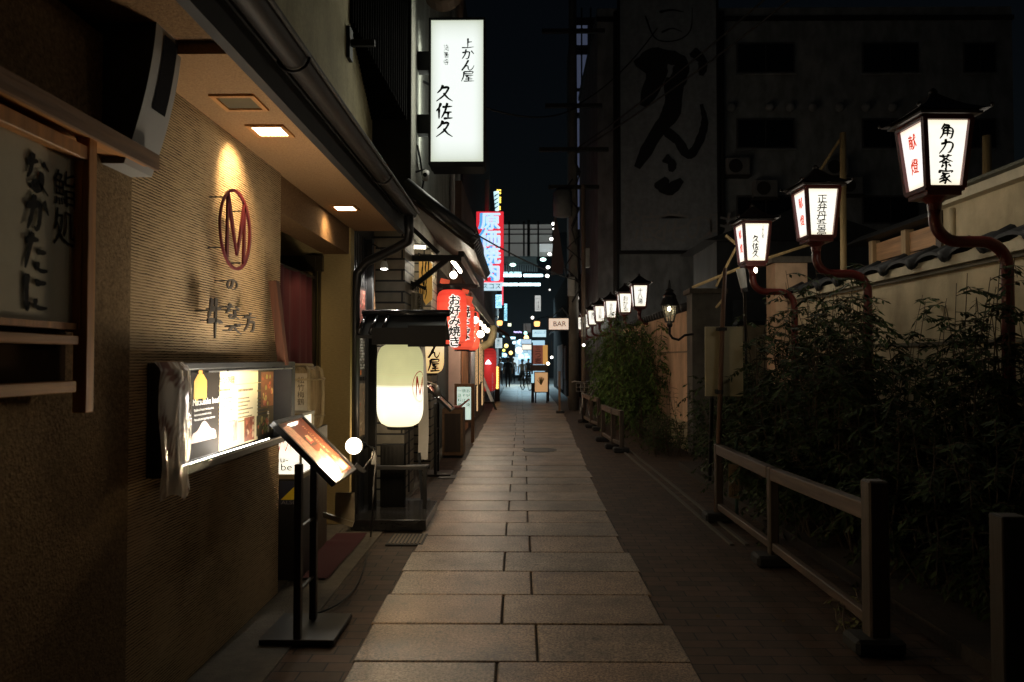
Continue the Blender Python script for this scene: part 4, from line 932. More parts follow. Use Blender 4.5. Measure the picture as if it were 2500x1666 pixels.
for i in range(7): a = bagp(.15+i*.12, .10-.0*i); f.prism([Vector(bagp(.35+i*.09, .03+.035*abs(i-1)))+Vector((.004, 0, 0)), Vector(bagp(.41+i*.09, .03+.035*abs(i-1)))+Vector((.004, 0, 0)), Vector(bagp(.40+i*.09, .11+.035*abs(i-1)))+Vector((.004, 0, 0)), Vector(bagp(.35+i*.09, .11+.035*abs(i-1)))+Vector((.004, 0, 0))], (1, 0, 0), .001)
part(bg_, 'print', f, mat('print_cream', (.50, .42, .30), .5))
write(bg_, '灯り', (-1.482, (yb0+yb1)/2+.0, 1.40), EY, EZ, .10, paint('print_red', (.30, .05, .05)), name='lettering', vertical=False, brush=False, gap=.95, off=.0) if False else None
# ---- black menu stand with slanted picture board
def menu_stand(label):
    t = thing('menu_stand', label, 'menu stand', (0, 0, 0), 'slanted menu stands')
    part(t, 'base', MB().box(-.21, .21, -.22, .22, 0, .03), M_blackstand, bev=.004)
    for yy in (-.19, .12): part(t, 'post', MB().box(-.02, .02, yy-.022, yy+.022, .03, 1.0), M_blackstand, bev=.003)
    for z in (.28, .63): part(t, 'crossbar', MB().box(-.008, .008, -.168, .098, z, z+.012), M_blackstand)
    u = Vector((.337, 0, -.33)).normalized(); nn_ = Vector((.33, 0, .337)).normalized(); c0 = Vector((.045, 0, 1.068))
    f = MB()
    f.obox(c0-nn_*.012, u, EY, nn_, .245, .265, .008)
    for s in (-1, 1): f.obox(c0+EY*(.252*s), u, EY, nn_, .245, .013, .014); f.obox(c0+u*(.232*s), u, EY, nn_, .013, .239, .014)
    part(t, 'board_frame', f, M_blackstand, bev=.002)
    pc = part(t, 'picture_card', MB().obox(c0-nn_*.002, u, EY, nn_, .219, .239, .0015), mat('card_brown', (.17, .045, .025), .35, var=.45, scale=9, stretch=(1, 3, 1), coat=.5))
    def patch(a0, a1, b0, b1, m_, nm, h, wob=.012):
        rg = random.Random(int(a0*999+b0*77)); f = MB(); P_ = []
        for (a, b) in ((a0, b0), ((a0+a1)/2, b0), (a1, b0), (a1, (b0+b1)/2), (a1, b1), ((a0+a1)/2, b1), (a0, b1), (a0, (b0+b1)/2)):
            P_.append(c0+u*(a+rg.uniform(-wob, wob))+EY*(b+rg.uniform(-wob, wob))+nn_*h)
        f.add(P_, [tuple(range(8))]); part(pc, nm, f, m_)
    patch(-.2, .2, -.22, -.06, mat('card_pale', (.55, .34, .25), .4, var=.5, scale=18, stretch=(2, 6, 2)), 'meat_picture', .0008)
    patch(.02, .2, -.07, .06, mat('card_meat', (.62, .22, .13), .4, var=.5, scale=30), 'meat_slice', .0012)
    patch(-.1, -.02, -.05, .08, mat('card_black', (.03, .02, .015), .4), 'bowl_picture', .0012); patch(-.08, -.04, -.02, .05, mat('card_red', (.5, .06, .05), .4), 'beef_picture', .0016)
    patch(.13, .2, .07, .2, mat('card_tan', (.45, .35, .22), .4, var=.4, scale=40), 'price_box', .0012, .003)
    n2 = u.cross(EY)
    mb = MB(); rg = random.Random(9)
    for k_, ch in enumerate('贅たくな牛なべ'):
        for st in STROKES.get(ch, [[(.1, .8), (.9, .8)], [(.5, .95), (.45, .05)], [(.1, .4), (.9, .45)], [(.2, .1), (.85, .1)]]):
            stroke(mb, st, .10, lambda s, kk: c0+u*(-.17+k_*.05+(1-s[1])*.042)+EY*(.10+s[0]*.05)+nn_*.002, 0, rg)
    part(pc, 'lettering', mb, paint('gold_ink', (.72, .55, .32)))
    for s in (-.1, .06): patch(.0+s, .05+s, .0, .06, mat('card_cream', (.66, .45, .28), .4), 'caption', .002, .002)
    return t
M_blackstand = mat('stand_black', (.010, .010, .011), .35, var=.2, spec=.5)
ms = menu_stand('black menu stand with lit slanted picture board, nearest the camera'); ms.location = (-1.245, 4.34, .012)
ms2 = copy_tree(ms); ms2.location = (-1.16, 10.3, .0); ms2['label'] = 'black menu stand further on, between the two big pale lanterns and wooden lectern'
# clip lamp on the near stand
bp0 = PY(864, 1089, 4.48)
cl = thing('clip_lamp', 'bright bare globe bulb clipped to the lower edge of the near menu board', 'lamp', bp0)
part(cl, 'bulb', MB().ball(bp0, .050, 24, 16), glow('clip_bulb', (1, .86, .62), 9), smooth=True); lamp('POINT', 'bulb_light', bp0, 135, (1, .74, .42), .056, parent=cl)
f = MB(); f.smooth = True; q = PY(893, 1089, 4.51); f.tube([bp0+(q-bp0)*.6, q], [.028, .022], 12); part(cl, 'socket', f, M_black)
f = MB(); f.smooth = True; e = PY(885, 1150, 4.55); f.tube([q, PY(915, 1095, 4.53), PY(908, 1118, 4.53), e], .006, 6); part(cl, 'arm', f, M_black)
f = MB().bar(PY(868, 1135, 4.5), PY(890, 1153, 4.52), .02, .03); part(cl, 'clip', f, M_black)
cab = MB(); cab.smooth = True
pts = [q, PY(918, 1105, 4.7), PY(913, 1180, 4.72)]+[PZ(x, y_, .018) for x, y_ in ((905, 1310), (893, 1370), (880, 1410), (860, 1445), (830, 1472), (790, 1492), (765, 1500))]
pts.insert(3, PY(910, 1250, 4.9))
P2 = []
for i in range(len(pts)-1):
    for j in range(5):
        a, b_, c_, d_ = pts[max(i-1, 0)], pts[i], pts[i+1], pts[min(i+2, len(pts)-1)]; t = j/5
        P2.append(.5*((2*b_)+(c_-a)*t+(2*a-5*b_+4*c_-d_)*t*t+(3*b_-a-3*c_+d_)*t**3))
P2.append(pts[-1]); cab.tube(P2, .006, 6); part(cl, 'cable', cab, M_blackmat); part(cl, 'plug', MB().box(pts[2].x-.015, pts[2].x+.015, pts[2].y-.01, pts[2].y+.01, pts[2].z+.12, pts[2].z+.2), M_black)
# second stand: silver clip spot
q = Vector((-1.32, 10.1, 1.27)); t2 = thing('clip_spot', 'silver cone spot lamp clipped over the second menu stand', 'spot lamp', q)
part(t2, 'shade', MB().add([], []).lathe([(.02, 0), (.035, -.06), (.06, -.16)], (-1.14, 10.08, 1.25), 14), M_steel, smooth=True)
part(t2, 'arm', MB().tube([(-1.14, 10.08, 1.25), (-1.28, 10.1, 1.30), (-1.32, 10.12, 1.14)], .008, 6), M_steel)
part(t2, 'bulb', MB().ball((-1.14, 10.08, 1.105), .035), glow('spot_bulb', (1, .95, .85), 15), smooth=True)
# clear plastic brochure pocket hanging from the board
pk = MB(); pk.smooth = False
a = PY(838, 1195, 4.6); pk.box(a.x-.05, a.x+.07, 4.6, 4.606, a.z-.20, a.z-.02).prism([(a.x-.12, 4.58, a.z-.14), (a.x+.07, 4.58, a.z-.2), (a.x+.06, 4.58, a.z-.23), (a.x-.12, 4.58, a.z-.17)], (0, 1, 0), .02)
solo('brochure_pocket', pk, mat('cloudy_plastic', (.35, .30, .22), .3, var=.2), 'cloudy plastic pocket hanging below the near menu board', 'pocket')
# ---- lit box sign with M nu-be, black body with security sticker
bs = thing('box_sign', 'lit white box sign on a black cabinet inside the entrance, reading nu-be', 'sign', (-1.75, 5.45, 0))
part(bs, 'body', MB().box(-1.95, -1.575, 5.3, 5.62, 0, .74), M_black, bev=.004)
part(bs, 'lamp_box', MB().box(-1.95, -1.587, 5.312, 5.60, .775, 1.19), glow('sign_white', (1, .95, .80), 1.06))
fr = MB().box(-1.96, -1.57, 5.295, 5.63, .74, .774).box(-1.96, -1.57, 5.295, 5.63, 1.19, 1.21)
for yy in (5.30, 5.605): fr.box(-1.587, -1.572, yy, yy+.015, .774, 1.19)
part(bs, 'frame', fr, mat('frame_brass', (.20, .16, .09), .4, .4))
write(bs, 'nu-', (PY(670, 1100, 5.31).x, 5.311, PY(679, 1114, 5.31).z), EX, EZ, .045, M_ink, vertical=False, asp=1.2)
write(bs, 'be', (PY(685, 1100, 5.31).x, 5.311, PY(679, 1132, 5.31).z), EX, EZ, .050, M_ink, vertical=False, asp=1.2)
mb = MB()
for st in ([(.1, .0), (.3, 1.)], [(.3, 1.), (.52, .1)], [(.52, .1), (.8, 1.)], [(.8, 1.), (.82, .0)]): stroke(mb, st, .05, lambda s, kk: Vector((PY(676, 1100, 5.31).x+s[0]*.12, 5.3095, PY(679, 1106, 5.31).z+s[1]*.12)), 0, random.Random(1))
part(bs, 'letter_mark', mb, M_redink)
write(bs, '牛', (-1.586, 5.44, 1.0), EY, EZ, .10, M_ink, name='side_lettering')
x0, x1, z0, z1 = PY(683, 1100, 5.297).x, PY(731, 1100, 5.297).x, PY(683, 1222, 5.297).z, PY(683, 1175, 5.297).z
stk = part(bs, 'sticker', MB().box(x0, x1, 5.296, 5.299, z0-.03, z1), mat('sticker_navy', (.02, .025, .05), .4))
part(stk, 'yellow_corner', MB().add([(x0+.01, 5.2945, z0+.004), (x1-.008, 5.2945, z0+.004), (x1-.008, 5.2945, z1-.015)], [(0, 1, 2)]), mat('sticker_yellow', (.62, .48, .03), .4))
write(stk, 'ALSOK', (x0+.015, 5.2945, z0-.001), EX, EZ, .026, paint('sticker_grey', (.25, .25, .28)), vertical=False, asp=1.3)
# ---- straw-wrapped sake barrel on a dark cabinet
cb = solo('barrel_cabinet', MB().box(-2.1, -1.66, 5.8, 6.35, 0, 1.04), M_wooddark, 'dark wooden cabinet under the straw-wrapped sake barrel', 'cabinet', bev=.005)
kb = thing('sake_barrel', 'straw-wrapped pale sake barrel tied with thick rope beside the menu case', 'barrel', (-1.85, 6.05, 1.04))
prof_ = [(.0, 0), (.17, 0), (.205, .03), (.218, .12), (.222, .25), (.218, .38), (.205, .47), (.17, .50), (0, .505)]
part(kb, 'straw_wrap', MB().lathe(prof_, (-1.85, 6.05, 1.04), 28), mat('straw', (.34, .25, .13), .95, var=.3, scale=1.0, stretch=(50, 50, 3), bump=.6, bscale=1.5), smooth=True)
rp = MB(); rp.smooth = True
for ang in (-.2, .55, 1.3, -.95, 2.2, 3.0): 
    path = [Vector((-1.85+(r+.012)*math.cos(ang-.6), 6.05+(r+.012)*math.sin(ang-.6), 1.04+h)) for r, h in prof_[1:-1]]; rp.tube(path, .014, 7)
for h in (.10, .40): rp.tube([(-1.85+.232*math.cos(t), 6.05+.232*math.sin(t), 1.04+h) for t in [2*math.pi*i/28 for i in range(28)]], .009, 6, closed=True)
rp.tube([(-1.85+.13*math.cos(t), 6.05+.13*math.sin(t), 1.55) for t in [2*math.pi*i/24 for i in range(24)]], .018, 7, closed=True)
part(kb, 'rope', rp, mat('rope', (.42, .33, .19), .95, bump=.7, bscale=200))
lp = MB()
def cyl(a, z, r=.226): return Vector((-1.85+r*math.cos(a), 6.05+r*math.sin(a), z))
lp.grid(lambda u, v_: cyl(-1.35+u*.55, 1.15+v_*.34), 6, 6); part(kb, 'label', lp, mat('barrel_label', (.48, .40, .28), .8), smooth=True)
mb = MB(); write(None, '松竹梅鶴', (0, 0, 0), EX, EZ, .052, None, mb=mb, brush=False, gap=1.1)
mb.v = [cyl(-1.075+v.x/.226, 1.46+v.z, .2285) for v in mb.v]; part(kb, 'lettering', mb, paint('barrel_ink', (.06, .045, .03)))
# red door mat
a, b_, c_ = PZ(883, 1305, .02), PZ(800, 1415, .02), PZ(767, 1301, .02)
mt = MB().box(-2.3, b_.x-.0, b_.y, a.y, .02, .032).box(-1.66, b_.x, b_.y, a.y, .012, .031)
mt = MB().grid(lambda u, v_: (-1.66+(b_.x+1.66)*u, b_.y+(a.y-b_.y)*v_, .03+.006*math.sin(v_*7)*u+.012*math.exp(-((v_-.75)/.05)**2)*(1-u)), 10, 40)
solo('door_mat', mt, mat('mat_red', (.06, .006, .012), .95, var=.3, scale=90), 'dark red carpet mat lying before the restaurant entrance', 'mat', smooth=True)
# ---- tall beef posters on the black ribbed front
def tall_poster(z0, z1, label, seed, beef):
    t = thing('tall_poster', label, 'poster', (-1.655, 7.55, z0), 'posters on the ribbed front')
    part(t, 'board', MB().box(-1.658, -1.645, 7.3, 7.82, z0, z1), mat('poster_black', (.02, .016, .014), .3, coat=.3))
    if beef:
        photo(t, -1.644, 7.36, 7.78, z0+.52, z1-.03, 'beef_picture', ((.16, .05, .035), (.55, .12, .09), (.62, .22, .16), (.45, .07, .05), (.4, .25, .2)), seed)
        write(t, '松阪牛なべ会席', (-1.642, 7.5, z0+.50), EY, EZ, .055, M_whiteink, brush=False, gap=1.0)
        f = MB(); rg = random.Random(seed)
        for c2 in range(4):
            for r in range(14):
                if rg.random() < .75: f.box(-1.6435, -1.643, 7.58+c2*.05, 7.60+c2*.05, z0+.08+r*.03, z0+.08+r*.03+.02)
        part(t, 'text', f, M_whiteink); part(t, 'mark', MB().box(-1.6435, -1.643, 7.56, 7.62, z0+.02, z0+.07), mat('mark_orange', (.7, .2, .05), .6))
    else:
        photo(t, -1.644, 7.33, 7.79, z0+.03, z1-.03, 'dish_picture', ((.20, .15, .10), (.5, .42, .32), (.10, .07, .05), (.45, .3, .2), (.3, .12, .07)), seed)
tall_poster(1.42, 2.35, 'tall black poster with red beef picture beside the ochre jamb', 11, True)
tall_poster(.78, 1.38, 'lower brown poster of dishes below the beef poster', 12, False)
# ---- roofed lantern stand
LX = -1.17
ls = thing('lantern_stand', 'black post stand with small tiled roof on a polished stone step', 'lantern stand', (LX, 7.3, 0))
part(ls, 'step', MB().box(-1.575, -.875, 6.86, 7.80, .012, .115), mat('polished_stone', (.02, .02, .021), .18, var=.3, scale=40, spec=.6), bev=.006)
f = MB().box(-1.50, -1.43, 7.28, 7.36, .115, 2.05); part(ls, 'post', f, MATS.get('cabinet_black') or mat('cabinet_black', (.007, .007, .007), .9, spec=.05))
fr = MB().box(-1.50, -.93, 7.36, 7.40, .50, .54).box(-1.50, -1.46, 7.361, 7.399, .115, .5).box(-.97, -.93, 7.361, 7.399, .115, .5).box(-1.50, -.93, 7.58, 7.62, .48, .52).box(-.97, -.93, 7.40, 7.58, .505, .53); part(ls, 'bench', fr, M_black, bev=.003)
bx = MB().box(-1.41, -1.17, 7.44, 7.56, .12, .74)
for i in range(6): bx.box(-1.40+i*.04, -1.39+i*.04, 7.43, 7.44, .14, .72)
part(ls, 'cabinet', bx, mat('cabinet_black', (.007, .007, .007), .9, spec=.05))
f = MB().box(-1.52, -.75, 7.29, 7.35, 1.90, 1.97).box(-1.52, -.80, 7.10, 7.16, 1.84, 1.88).box(-1.52, -.80, 7.48, 7.54, 1.84, 1.88)
for xx in (-1.4, -1.17, -.9): f.box(xx-.015, xx+.015, 7.05, 7.60, 1.882, 1.90)
part(ls, 'beam', f, M_blackmat)
rf = MB().prism([(-1.55, 6.98, 1.83), (-1.55, 7.32, 2.03), (-1.55, 7.66, 1.83), (-1.55, 7.66, 1.80), (-1.55, 7.32, 2.0), (-1.55, 6.98, 1.80)], (1, 0, 0), .82); part(ls, 'roof', rf, M_rooft)
rt = MB(); rt.smooth = True
for i in range(3): xx = -1.53+i*.11; rt.tube([(xx, 6.972, 1.850), (xx, 7.32, 2.05)], .022, 7); rt.tube([(xx, 7.68, 1.835), (xx, 7.32, 2.05)], .022, 7)
part(ls, 'fascia', MB().box(-1.40, -.72, 6.94, 6.97, 1.74, 1.90).box(-1.06, -.70, 6.935, 6.94, 1.72, 1.92), M_blackmat)
rt.tube([(-1.57, 7.32, 2.06), (-.70, 7.32, 2.06)], .035, 8); part(rf_ := ls, 'roof_tiles', rt, mat('glossy_tile', (.03, .031, .035), .2, spec=.7))
# ---- paper lanterns
def paper(name, ramp, strength, ribs=42):
    """glowing paper: inner light painted as a height ramp, stepped where the inner sleeve ends; thin bamboo hoops"""
    m, t, b = _nodes(name); n, l = t.nodes, t.links
    tc = n.new('ShaderNodeTexCoord'); sx = n.new('ShaderNodeSeparateXYZ'); l.new(tc.outputs['Generated'], sx.inputs[0])
    cr = n.new('ShaderNodeValToRGB'); els = cr.color_ramp.elements
    els[0].position = ramp[0][0]; els[0].color = (*ramp[0][1], 1); els[1].position = ramp[-1][0]; els[1].color = (*ramp[-1][1], 1)
    for p_, c_ in ramp[1:-1]: e = els.new(p_); e.color = (*c_, 1)
    l.new(sx.outputs[2], cr.inputs[0])  # light from inside is painted by height
    mu = n.new('ShaderNodeMath'); mu.operation = 'MULTIPLY'; mu.inputs[1].default_value = ribs*math.pi*2; l.new(sx.outputs[2], mu.inputs[0])
    si = n.new('ShaderNodeMath'); si.operation = 'SINE'; l.new(mu.outputs[0], si.inputs[0])
    mr = n.new('ShaderNodeMapRange'); mr.inputs['From Min'].default_value = .6; mr.inputs['From Max'].default_value = 1; mr.inputs['To Min'].default_value = 1; mr.inputs['To Max'].default_value = .66; l.new(si.outputs[0], mr.inputs[0])
    no = n.new('ShaderNodeTexNoise'); no.inputs['Scale'].default_value = 7; no.inputs['Detail'].default_value = 6; l.new(tc.outputs['Object'], no.inputs['Vector'])
    m2 = n.new('ShaderNodeMapRange'); m2.inputs['To Min'].default_value = .86; m2.inputs['To Max'].default_value = 1.14; l.new(no.outputs['Fac'], m2.inputs[0])
    m3 = n.new('ShaderNodeMath'); m3.operation = 'MULTIPLY'; l.new(mr.outputs[0], m3.inputs[0]); l.new(m2.outputs[0], m3.inputs[1])
    m4 = n.new('ShaderNodeMath'); m4.operation = 'MULTIPLY'; m4.inputs[1].default_value = strength; l.new(m3.outputs[0], m4.inputs[0])
    l.new(cr.outputs[0], b.inputs['Emission Color']); l.new(m4.outputs[0], b.inputs['Emission Strength']); l.new(cr.outputs[0], b.inputs['Base Color']); b.inputs['Roughness'].default_value = .8
    return m
def lantern(label, c, r, h, m, group='paper lanterns on the left', capr=.55, long_cap=False):
    c = Vector(c); t = thing('paper_lantern', label, 'lantern', c, group)
    prof = []; N = 26
    for i in range(N+1):
        s = i/N; z = (s-.5)*h; k = abs(2*s-1)
        rr = r*(capr*1.02+(1-capr*1.02)*(1-max(0, (k-.55)/.45)**2.2)**.5) if k > .55 else r
        prof.append((rr*(1-.012*k*k), z))
    part(t, 'paper', MB().lathe(prof, c, 40), m, smooth=True)
    part(t, 'top_ring', MB().lathe([(r*capr*.5, h/2+.0), (r*capr, h/2-.004), (r*capr, h/2+.045*h/.8+.02), (r*capr*.9, h/2+.045*h/.8+.022), (0, h/2+.04)], c, 28), M_blackmat)
    part(t, 'base_ring', MB().lathe([(0, -h/2-.01), (r*capr*.85, -h/2-.012), (r*capr, -h/2-.03), (r*capr, -h/2+.004)], c, 28), M_blackmat)
    return t
def around(c, r, ang0, z):
    """wrap lettering plane coordinates (x right, z up) around a lantern"""
    c = Vector(c)
    return lambda q: c+Vector((math.sin(ang0+q.x/r)*(r+.004), -math.cos(ang0+q.x/r)*(r+.004), z+q.z))
M_lan = paper('white_paper', [(0, (.9, .78, .46)), (.14, (1, .92, .66)), (.44, (1, .95, .74)), (.475, (1, .93, .68)), (.505, (.50, .46, .24)), (.64, (.40, .385, .19)), (1, (.33, .31, .15))], 1.5)
lc = PY(977, 940, 7.2); lr, lh = .226, .80
wl = lantern('big white paper lantern with a red ring mark under the small tiled roof', lc, lr, lh, M_lan)
part(wl, 'cord', MB().tube([lc+Vector((0, 0, .44)), (lc.x, lc.y+.02, 1.85)], .008, 6), M_black)
lamp('POINT', 'lantern_bulb', lc+Vector((0, 0, -.50)), 9, (1, .74, .44), .09, parent=wl)
mb = MB(); rg = random.Random(2); wr = around(lc, lr, 1.12, PY(1010, 945, 7.0).z-lc.z)
stroke(mb, [(.9*math.cos(t)*.105, .145*math.sin(t)) for t in [2*math.pi*i/20 for i in range(21)]], .008, lambda s, kk: wr(Vector((s[0], 0, s[1]))), 0, rg)
for st in ([(-.045, .09), (-.055, -.10)], [(-.045, .10), (.0, -.08)], [(0, -.08), (.05, .09)], [(.05, .09), (.055, -.10)]): stroke(mb, st, .018, lambda s, kk: wr(Vector((s[0], 0, s[1]))), 1, rg)
part(wl, 'mark', mb, paint('lantern_red', (.45, .02, .01), emit=.35))
M_lan2 = paper('amber_paper', [(0, (.85, .52, .2)), (.3, (.95, .66, .30)), (.62, (1, .84, .55)), (.72, (.95, .7, .35)), (1, (.6, .36, .12))], 1.0, 34)
lc2 = PY(1050, 845, 9.8)
al = lantern('amber paper lantern with tall black brush letters behind the white lantern', lc2, .185, .72, M_lan2)
mb = MB(); write(None, '上かん屋', (0, 0, 0), EX, EZ, .172, None, mb=mb, wd=.17)
wr = around(lc2, .185, .42, .36); mb.v = [wr(v) for v in mb.v]; part(al, 'lettering', mb, M_ink)
M_redp = paper('red_paper', [(0, (.9, .10, .05)), (.3, (1, .12, .06)), (.6, (1, .09, .045)), (1, (.75, .05, .03))], .95, 8)
def red_lantern(px, py, y, r, h, s, ang, label, sz):
    c = PY(px, py, y); t = lantern(label, c, r, h, M_redp, 'red okonomiyaki lanterns', .62)
    for nm, mm, wd_, off_, gr in (('letter_halo', glow('halo_white', (1, .93, .85), 1.0), .34, .012, 1), ('lettering', M_ink, .14, .03, 0)):
        mb = MB(); top = Vector((0, 0, 0))
        if gr:
            write(None, s, (0, 0, 0), EX, EZ, sz, None, mb=mb, brush=False, off=0, gap=1.0, bold=.12)
        else: write(None, s, (0, 0, 0), EX, EZ, sz, None, mb=mb, brush=False, off=0, gap=1.0, bold=.028)
        cc = Vector(c); R_ = r
        def wr(q, o=off_): return cc+Vector((math.sin(ang+q.x/R_)*(R_+o), -math.cos(ang+q.x/R_)*(R_+o), h*.5-.10+q.z))
        if gr:
            mb.v = [wr(v, .010-v.y) for v in mb.v]
        else: mb.v = [wr(v, .03-v.y) for v in mb.v]
        part(t, nm, mb, mm)
    return t
red_lantern(1103, 775, 12.0, .245, .88, 'お好み焼き', .28, 'front red paper lantern reading okonomiyaki in black with white outlines', .165)
red_lantern(1128, 795, 13.2, .22, .86, '焼そば', .25, 'middle red paper lantern, half hidden, lettered for fried noodles', .2)
red_lantern(1146, 808, 16.0, .22, .85, 'うどん', .2, 'rear red paper lantern at the end of the row', .19)
# clutter above the lanterns, their red light painted as glowing panels
rc = thing('red_gable', 'little dark gable board with painted-on red glow above the red lanterns', 'gable', PY(1120, 720, 12.6))
a = [PY(x, y_, 12.6) for x, y_ in ((1072, 712), (1100, 692), (1128, 690), (1150, 712), (1128, 716))]
part(rc, 'board', MB().prism(a, (0, 1, 0), .1), M_wooddark)
f = MB()
for (x, y_, w_, h_) in ((1086, 688, 22, 12), (1136, 712, 16, 10), (1144, 735, 16, 22), (1152, 755, 12, 10)):
    p, q = PY(x-w_/2, y_-h_/2, 12.55), PY(x+w_/2, y_+h_/2, 12.55); f.obox((p+q)/2, (1, 0, -.25), EY, (.25, 0, 1), (q.x-p.x)/2, .02, (p.z-q.z)/2)
part(rc, 'panel', f, glow('red_glow_panel', (.9, .12, .05), .45))
# big plain red lantern on a stand further down
c = PY(1191, 903, 27); brl = thing('standing_lantern', 'large plain red lantern standing on the ground before the far shops', 'lantern', (c.x, 27, 0))
M_red2 = paper('deep_red_paper', [(0, (.5, .03, .025)), (.5, (.8, .04, .035)), (1, (.5, .03, .025))], .55, 14)
part(brl, 'paper', MB().lathe([(.20, -.78), (.29, -.70), (.315, -.5), (.315, .5), (.29, .70), (.20, .78)], c, 28), M_red2, smooth=True)
part(brl, 'foot', MB().box(c.x-.25, c.x+.25, 26.8, 27.2, 0, .06).bar((c.x-.2, 27, .05), (c.x-.2, 27, .42), .05).bar((c.x+.2, 27, .05), (c.x+.2, 27, .42), .05), M_wooddark)
part(brl, 'top', MB().lathe([(0, .84), (.12, .84), (.2, .78)], c, 20), M_blackmat)
p = PY(1192, 889, 26.5); part(brl, 'lamp', MB().lathe([(0, 0), (.11, .0), (.03, .13), (0, .15)], p, 14), glow('red_lamp', (.75, .85, 1), 5))
mb = MB(); write(None, 'OKONOMIYAKI', (0, 0, 0), EX, EZ, .075, None, mb=mb, brush=False, gap=.9); mb.v = [Vector((c.x+.2+v.x, 26.73, c.z-.1+v.z)) for v in mb.v]; part(brl, 'lettering', mb, paint('pale_letter', (.6, .55, .55), emit=.15))
lb = thing('leaning_board', 'long narrow pale blue signboard leaning beside the big red lantern', 'signboard', PZ(1200, 1000, 0))
a, b_ = PY(1168, 897, 23.5), PY(1202, 980, 23.3); part(lb, 'board', MB().obox((a+b_)/2, (b_-a), EY, EZ.cross(EY), (b_-a).length/2, .12, .05), mat('board_blue', (.45, .5, .6), .5, var=.3, scale=15)); part(lb, 'leg', MB().bar(b_, (b_.x+.12, 23.3, 0), .07), M_blackmat)
# yellow lit strip sign
ys = thing('strip_sign', 'narrow sign of stacked yellow lamps beside the big red lantern', 'sign', PY(1214, 950, 28))
a, b_ = PY(1208, 895, 28), PY(1220, 950, 28); part(ys, 'box', MB().box(a.x, b_.x, 28, 28.1, b_.z, a.z), mat('strip_amber', (.35, .17, .03), .5))
f = MB()
for i in range(9): f.ball(((a.x+b_.x)/2, 27.98, b_.z+.05+i*(a.z-b_.z-.1)/8), .05, 10, 6)
part(ys, 'bulb', f, glow('amber_bulb', (1, .62, .15), 2.2)); part(ys, 'foot', MB().box(a.x, b_.x, 28, 28.12, 0, b_.z), M_blackmat)
# ---- yellow hanging banner, small curtain, long ribbon banner
a, b_ = PY(1023, 622, 9.5), PY(1055, 745, 9.5)
yn = thing('yellow_banner', 'yellow cloth banner with black brush strokes hanging under the canopy', 'banner', (a.x, 9.5, b_.z))
part(yn, 'cloth', MB().prism([(a.x, 9.5, a.z), (b_.x, 9.5, a.z-.12), (b_.x, 9.5, b_.z+.07), (b_.x-.08, 9.5, b_.z), (a.x, 9.5, b_.z+.17)], (0, 1, 0), .008), glow('yellow_cloth_glow', (.9, .48, .10), .22, (.75, .42, .10)))  # tube lamp's light on the cloth painted as a faint glow
mb = MB(); rg = random.Random(6)
for i in range(9): 
    x = a.x+.02+rg.random()*(b_.x-a.x-.04); z = b_.z+.1+rg.random()*.45; stroke(mb, [(x, z+.1), (x+rg.uniform(-.02, .02), z), (x+rg.uniform(-.03, .03), z-.08)], .018, lambda s, kk: Vector((s[0], 9.496-kk*.0003, s[1])), i % 5, rg)
part(yn, 'lettering', mb, M_ink); part(yn, 'rod', MB().tube([(-1.32, 9.5, a.z+.02), (b_.x+.03, 9.5, a.z-.1)], .012, 6), M_black)
sn = thing('small_curtain', 'short white shop curtain with brush writing under a black rail', 'curtain', (-1.3, 9.0, 2.2))
a, b_ = PY(993, 712, 8.9), PY(1033, 768, 8.9)
f = MB(); f.smooth = True; f.grid(lambda u, v_: (a.x+(b_.x-a.x)*u, 8.9+.012*math.sin(u*22)*(v_+.3), a.z-(a.z-b_.z)*v_-.03*u*(1-v_)), 30, 6); part(sn, 'cloth', f, mat('white_cloth', (.50, .45, .38), .9, var=.08))
write(sn, 'うまい', (PY(1024, 720, 8.88).x, 8.875, PY(1024, 722, 8.88).z), EX, EZ, .075, M_ink, asp=.7, brush=False, warp=.05)
f = MB().bar(PY(1000, 688, 8.88), PY(1040, 706, 8.88), .035)
for i in range(9): f.bar(PY(1003+i*4, 692+i*1.8, 8.87), PY(1003+i*4, 708+i*1.4, 8.87), .012)
part(sn, 'rail', f, M_blackmat)
rbn = thing('ribbon_banner', 'tall narrow white banner with faint writing behind the white lantern', 'banner', (-1.28, 9.0, .4))
f = MB(); f.smooth = True; f.grid(lambda u, v_: (PY(1009, 820, 8.35).x+.115*u+.03*math.sin(v_*3)-.0+v_*.05, 8.35+.02*math.sin(v_*9+u), 1.92-v_*1.45), 4, 24); part(rbn, 'cloth', f, MATS['white_cloth'])
write(rbn, '上かん屋', (PY(1021, 820, 8.3).x, 8.32, 1.88), EX, EZ, .11, M_ink, asp=.7); part(rbn, 'pole', MB().tube([(-1.26, 8.37, 0.1), (-1.26, 8.37, 2.0)], .01, 6), M_black)
part(rbn, 'foot', MB().box(-1.36, -1.02, 8.2, 8.38, .0, .03).bar((-1.1, 8.3, .03), (-1.14, 8.33, .55), .03), M_blackmat)
# ---- wooden lectern with open menu
lt = thing('wooden_lectern', 'dark wooden lectern cabinet with open red menu before the pink wall', 'lectern', (-1.1, 12.3, 0))
f = MB().box(-1.27, -.93, 12.0, 12.5, .04, .80); part(lt, 'body', f, M_wood, bev=.006); part(lt, 'door_panel', MB().box(-1.23, -.97, 11.985, 11.998, .1, .72), M_wooddark); part(lt, 'plinth', MB().box(-1.25, -.95, 12.02, 12.48, 0, .04), M_blackmat)
part(lt, 'menu', MB().prism([(-1.25, 11.98, .82), (-1.0, 11.98, .84), (-.86, 11.98, .95), (-.84, 11.98, .93), (-.98, 11.98, .81)], (0, 1, 0), .36), mat('menu_red', (.35, .10, .07), .5))
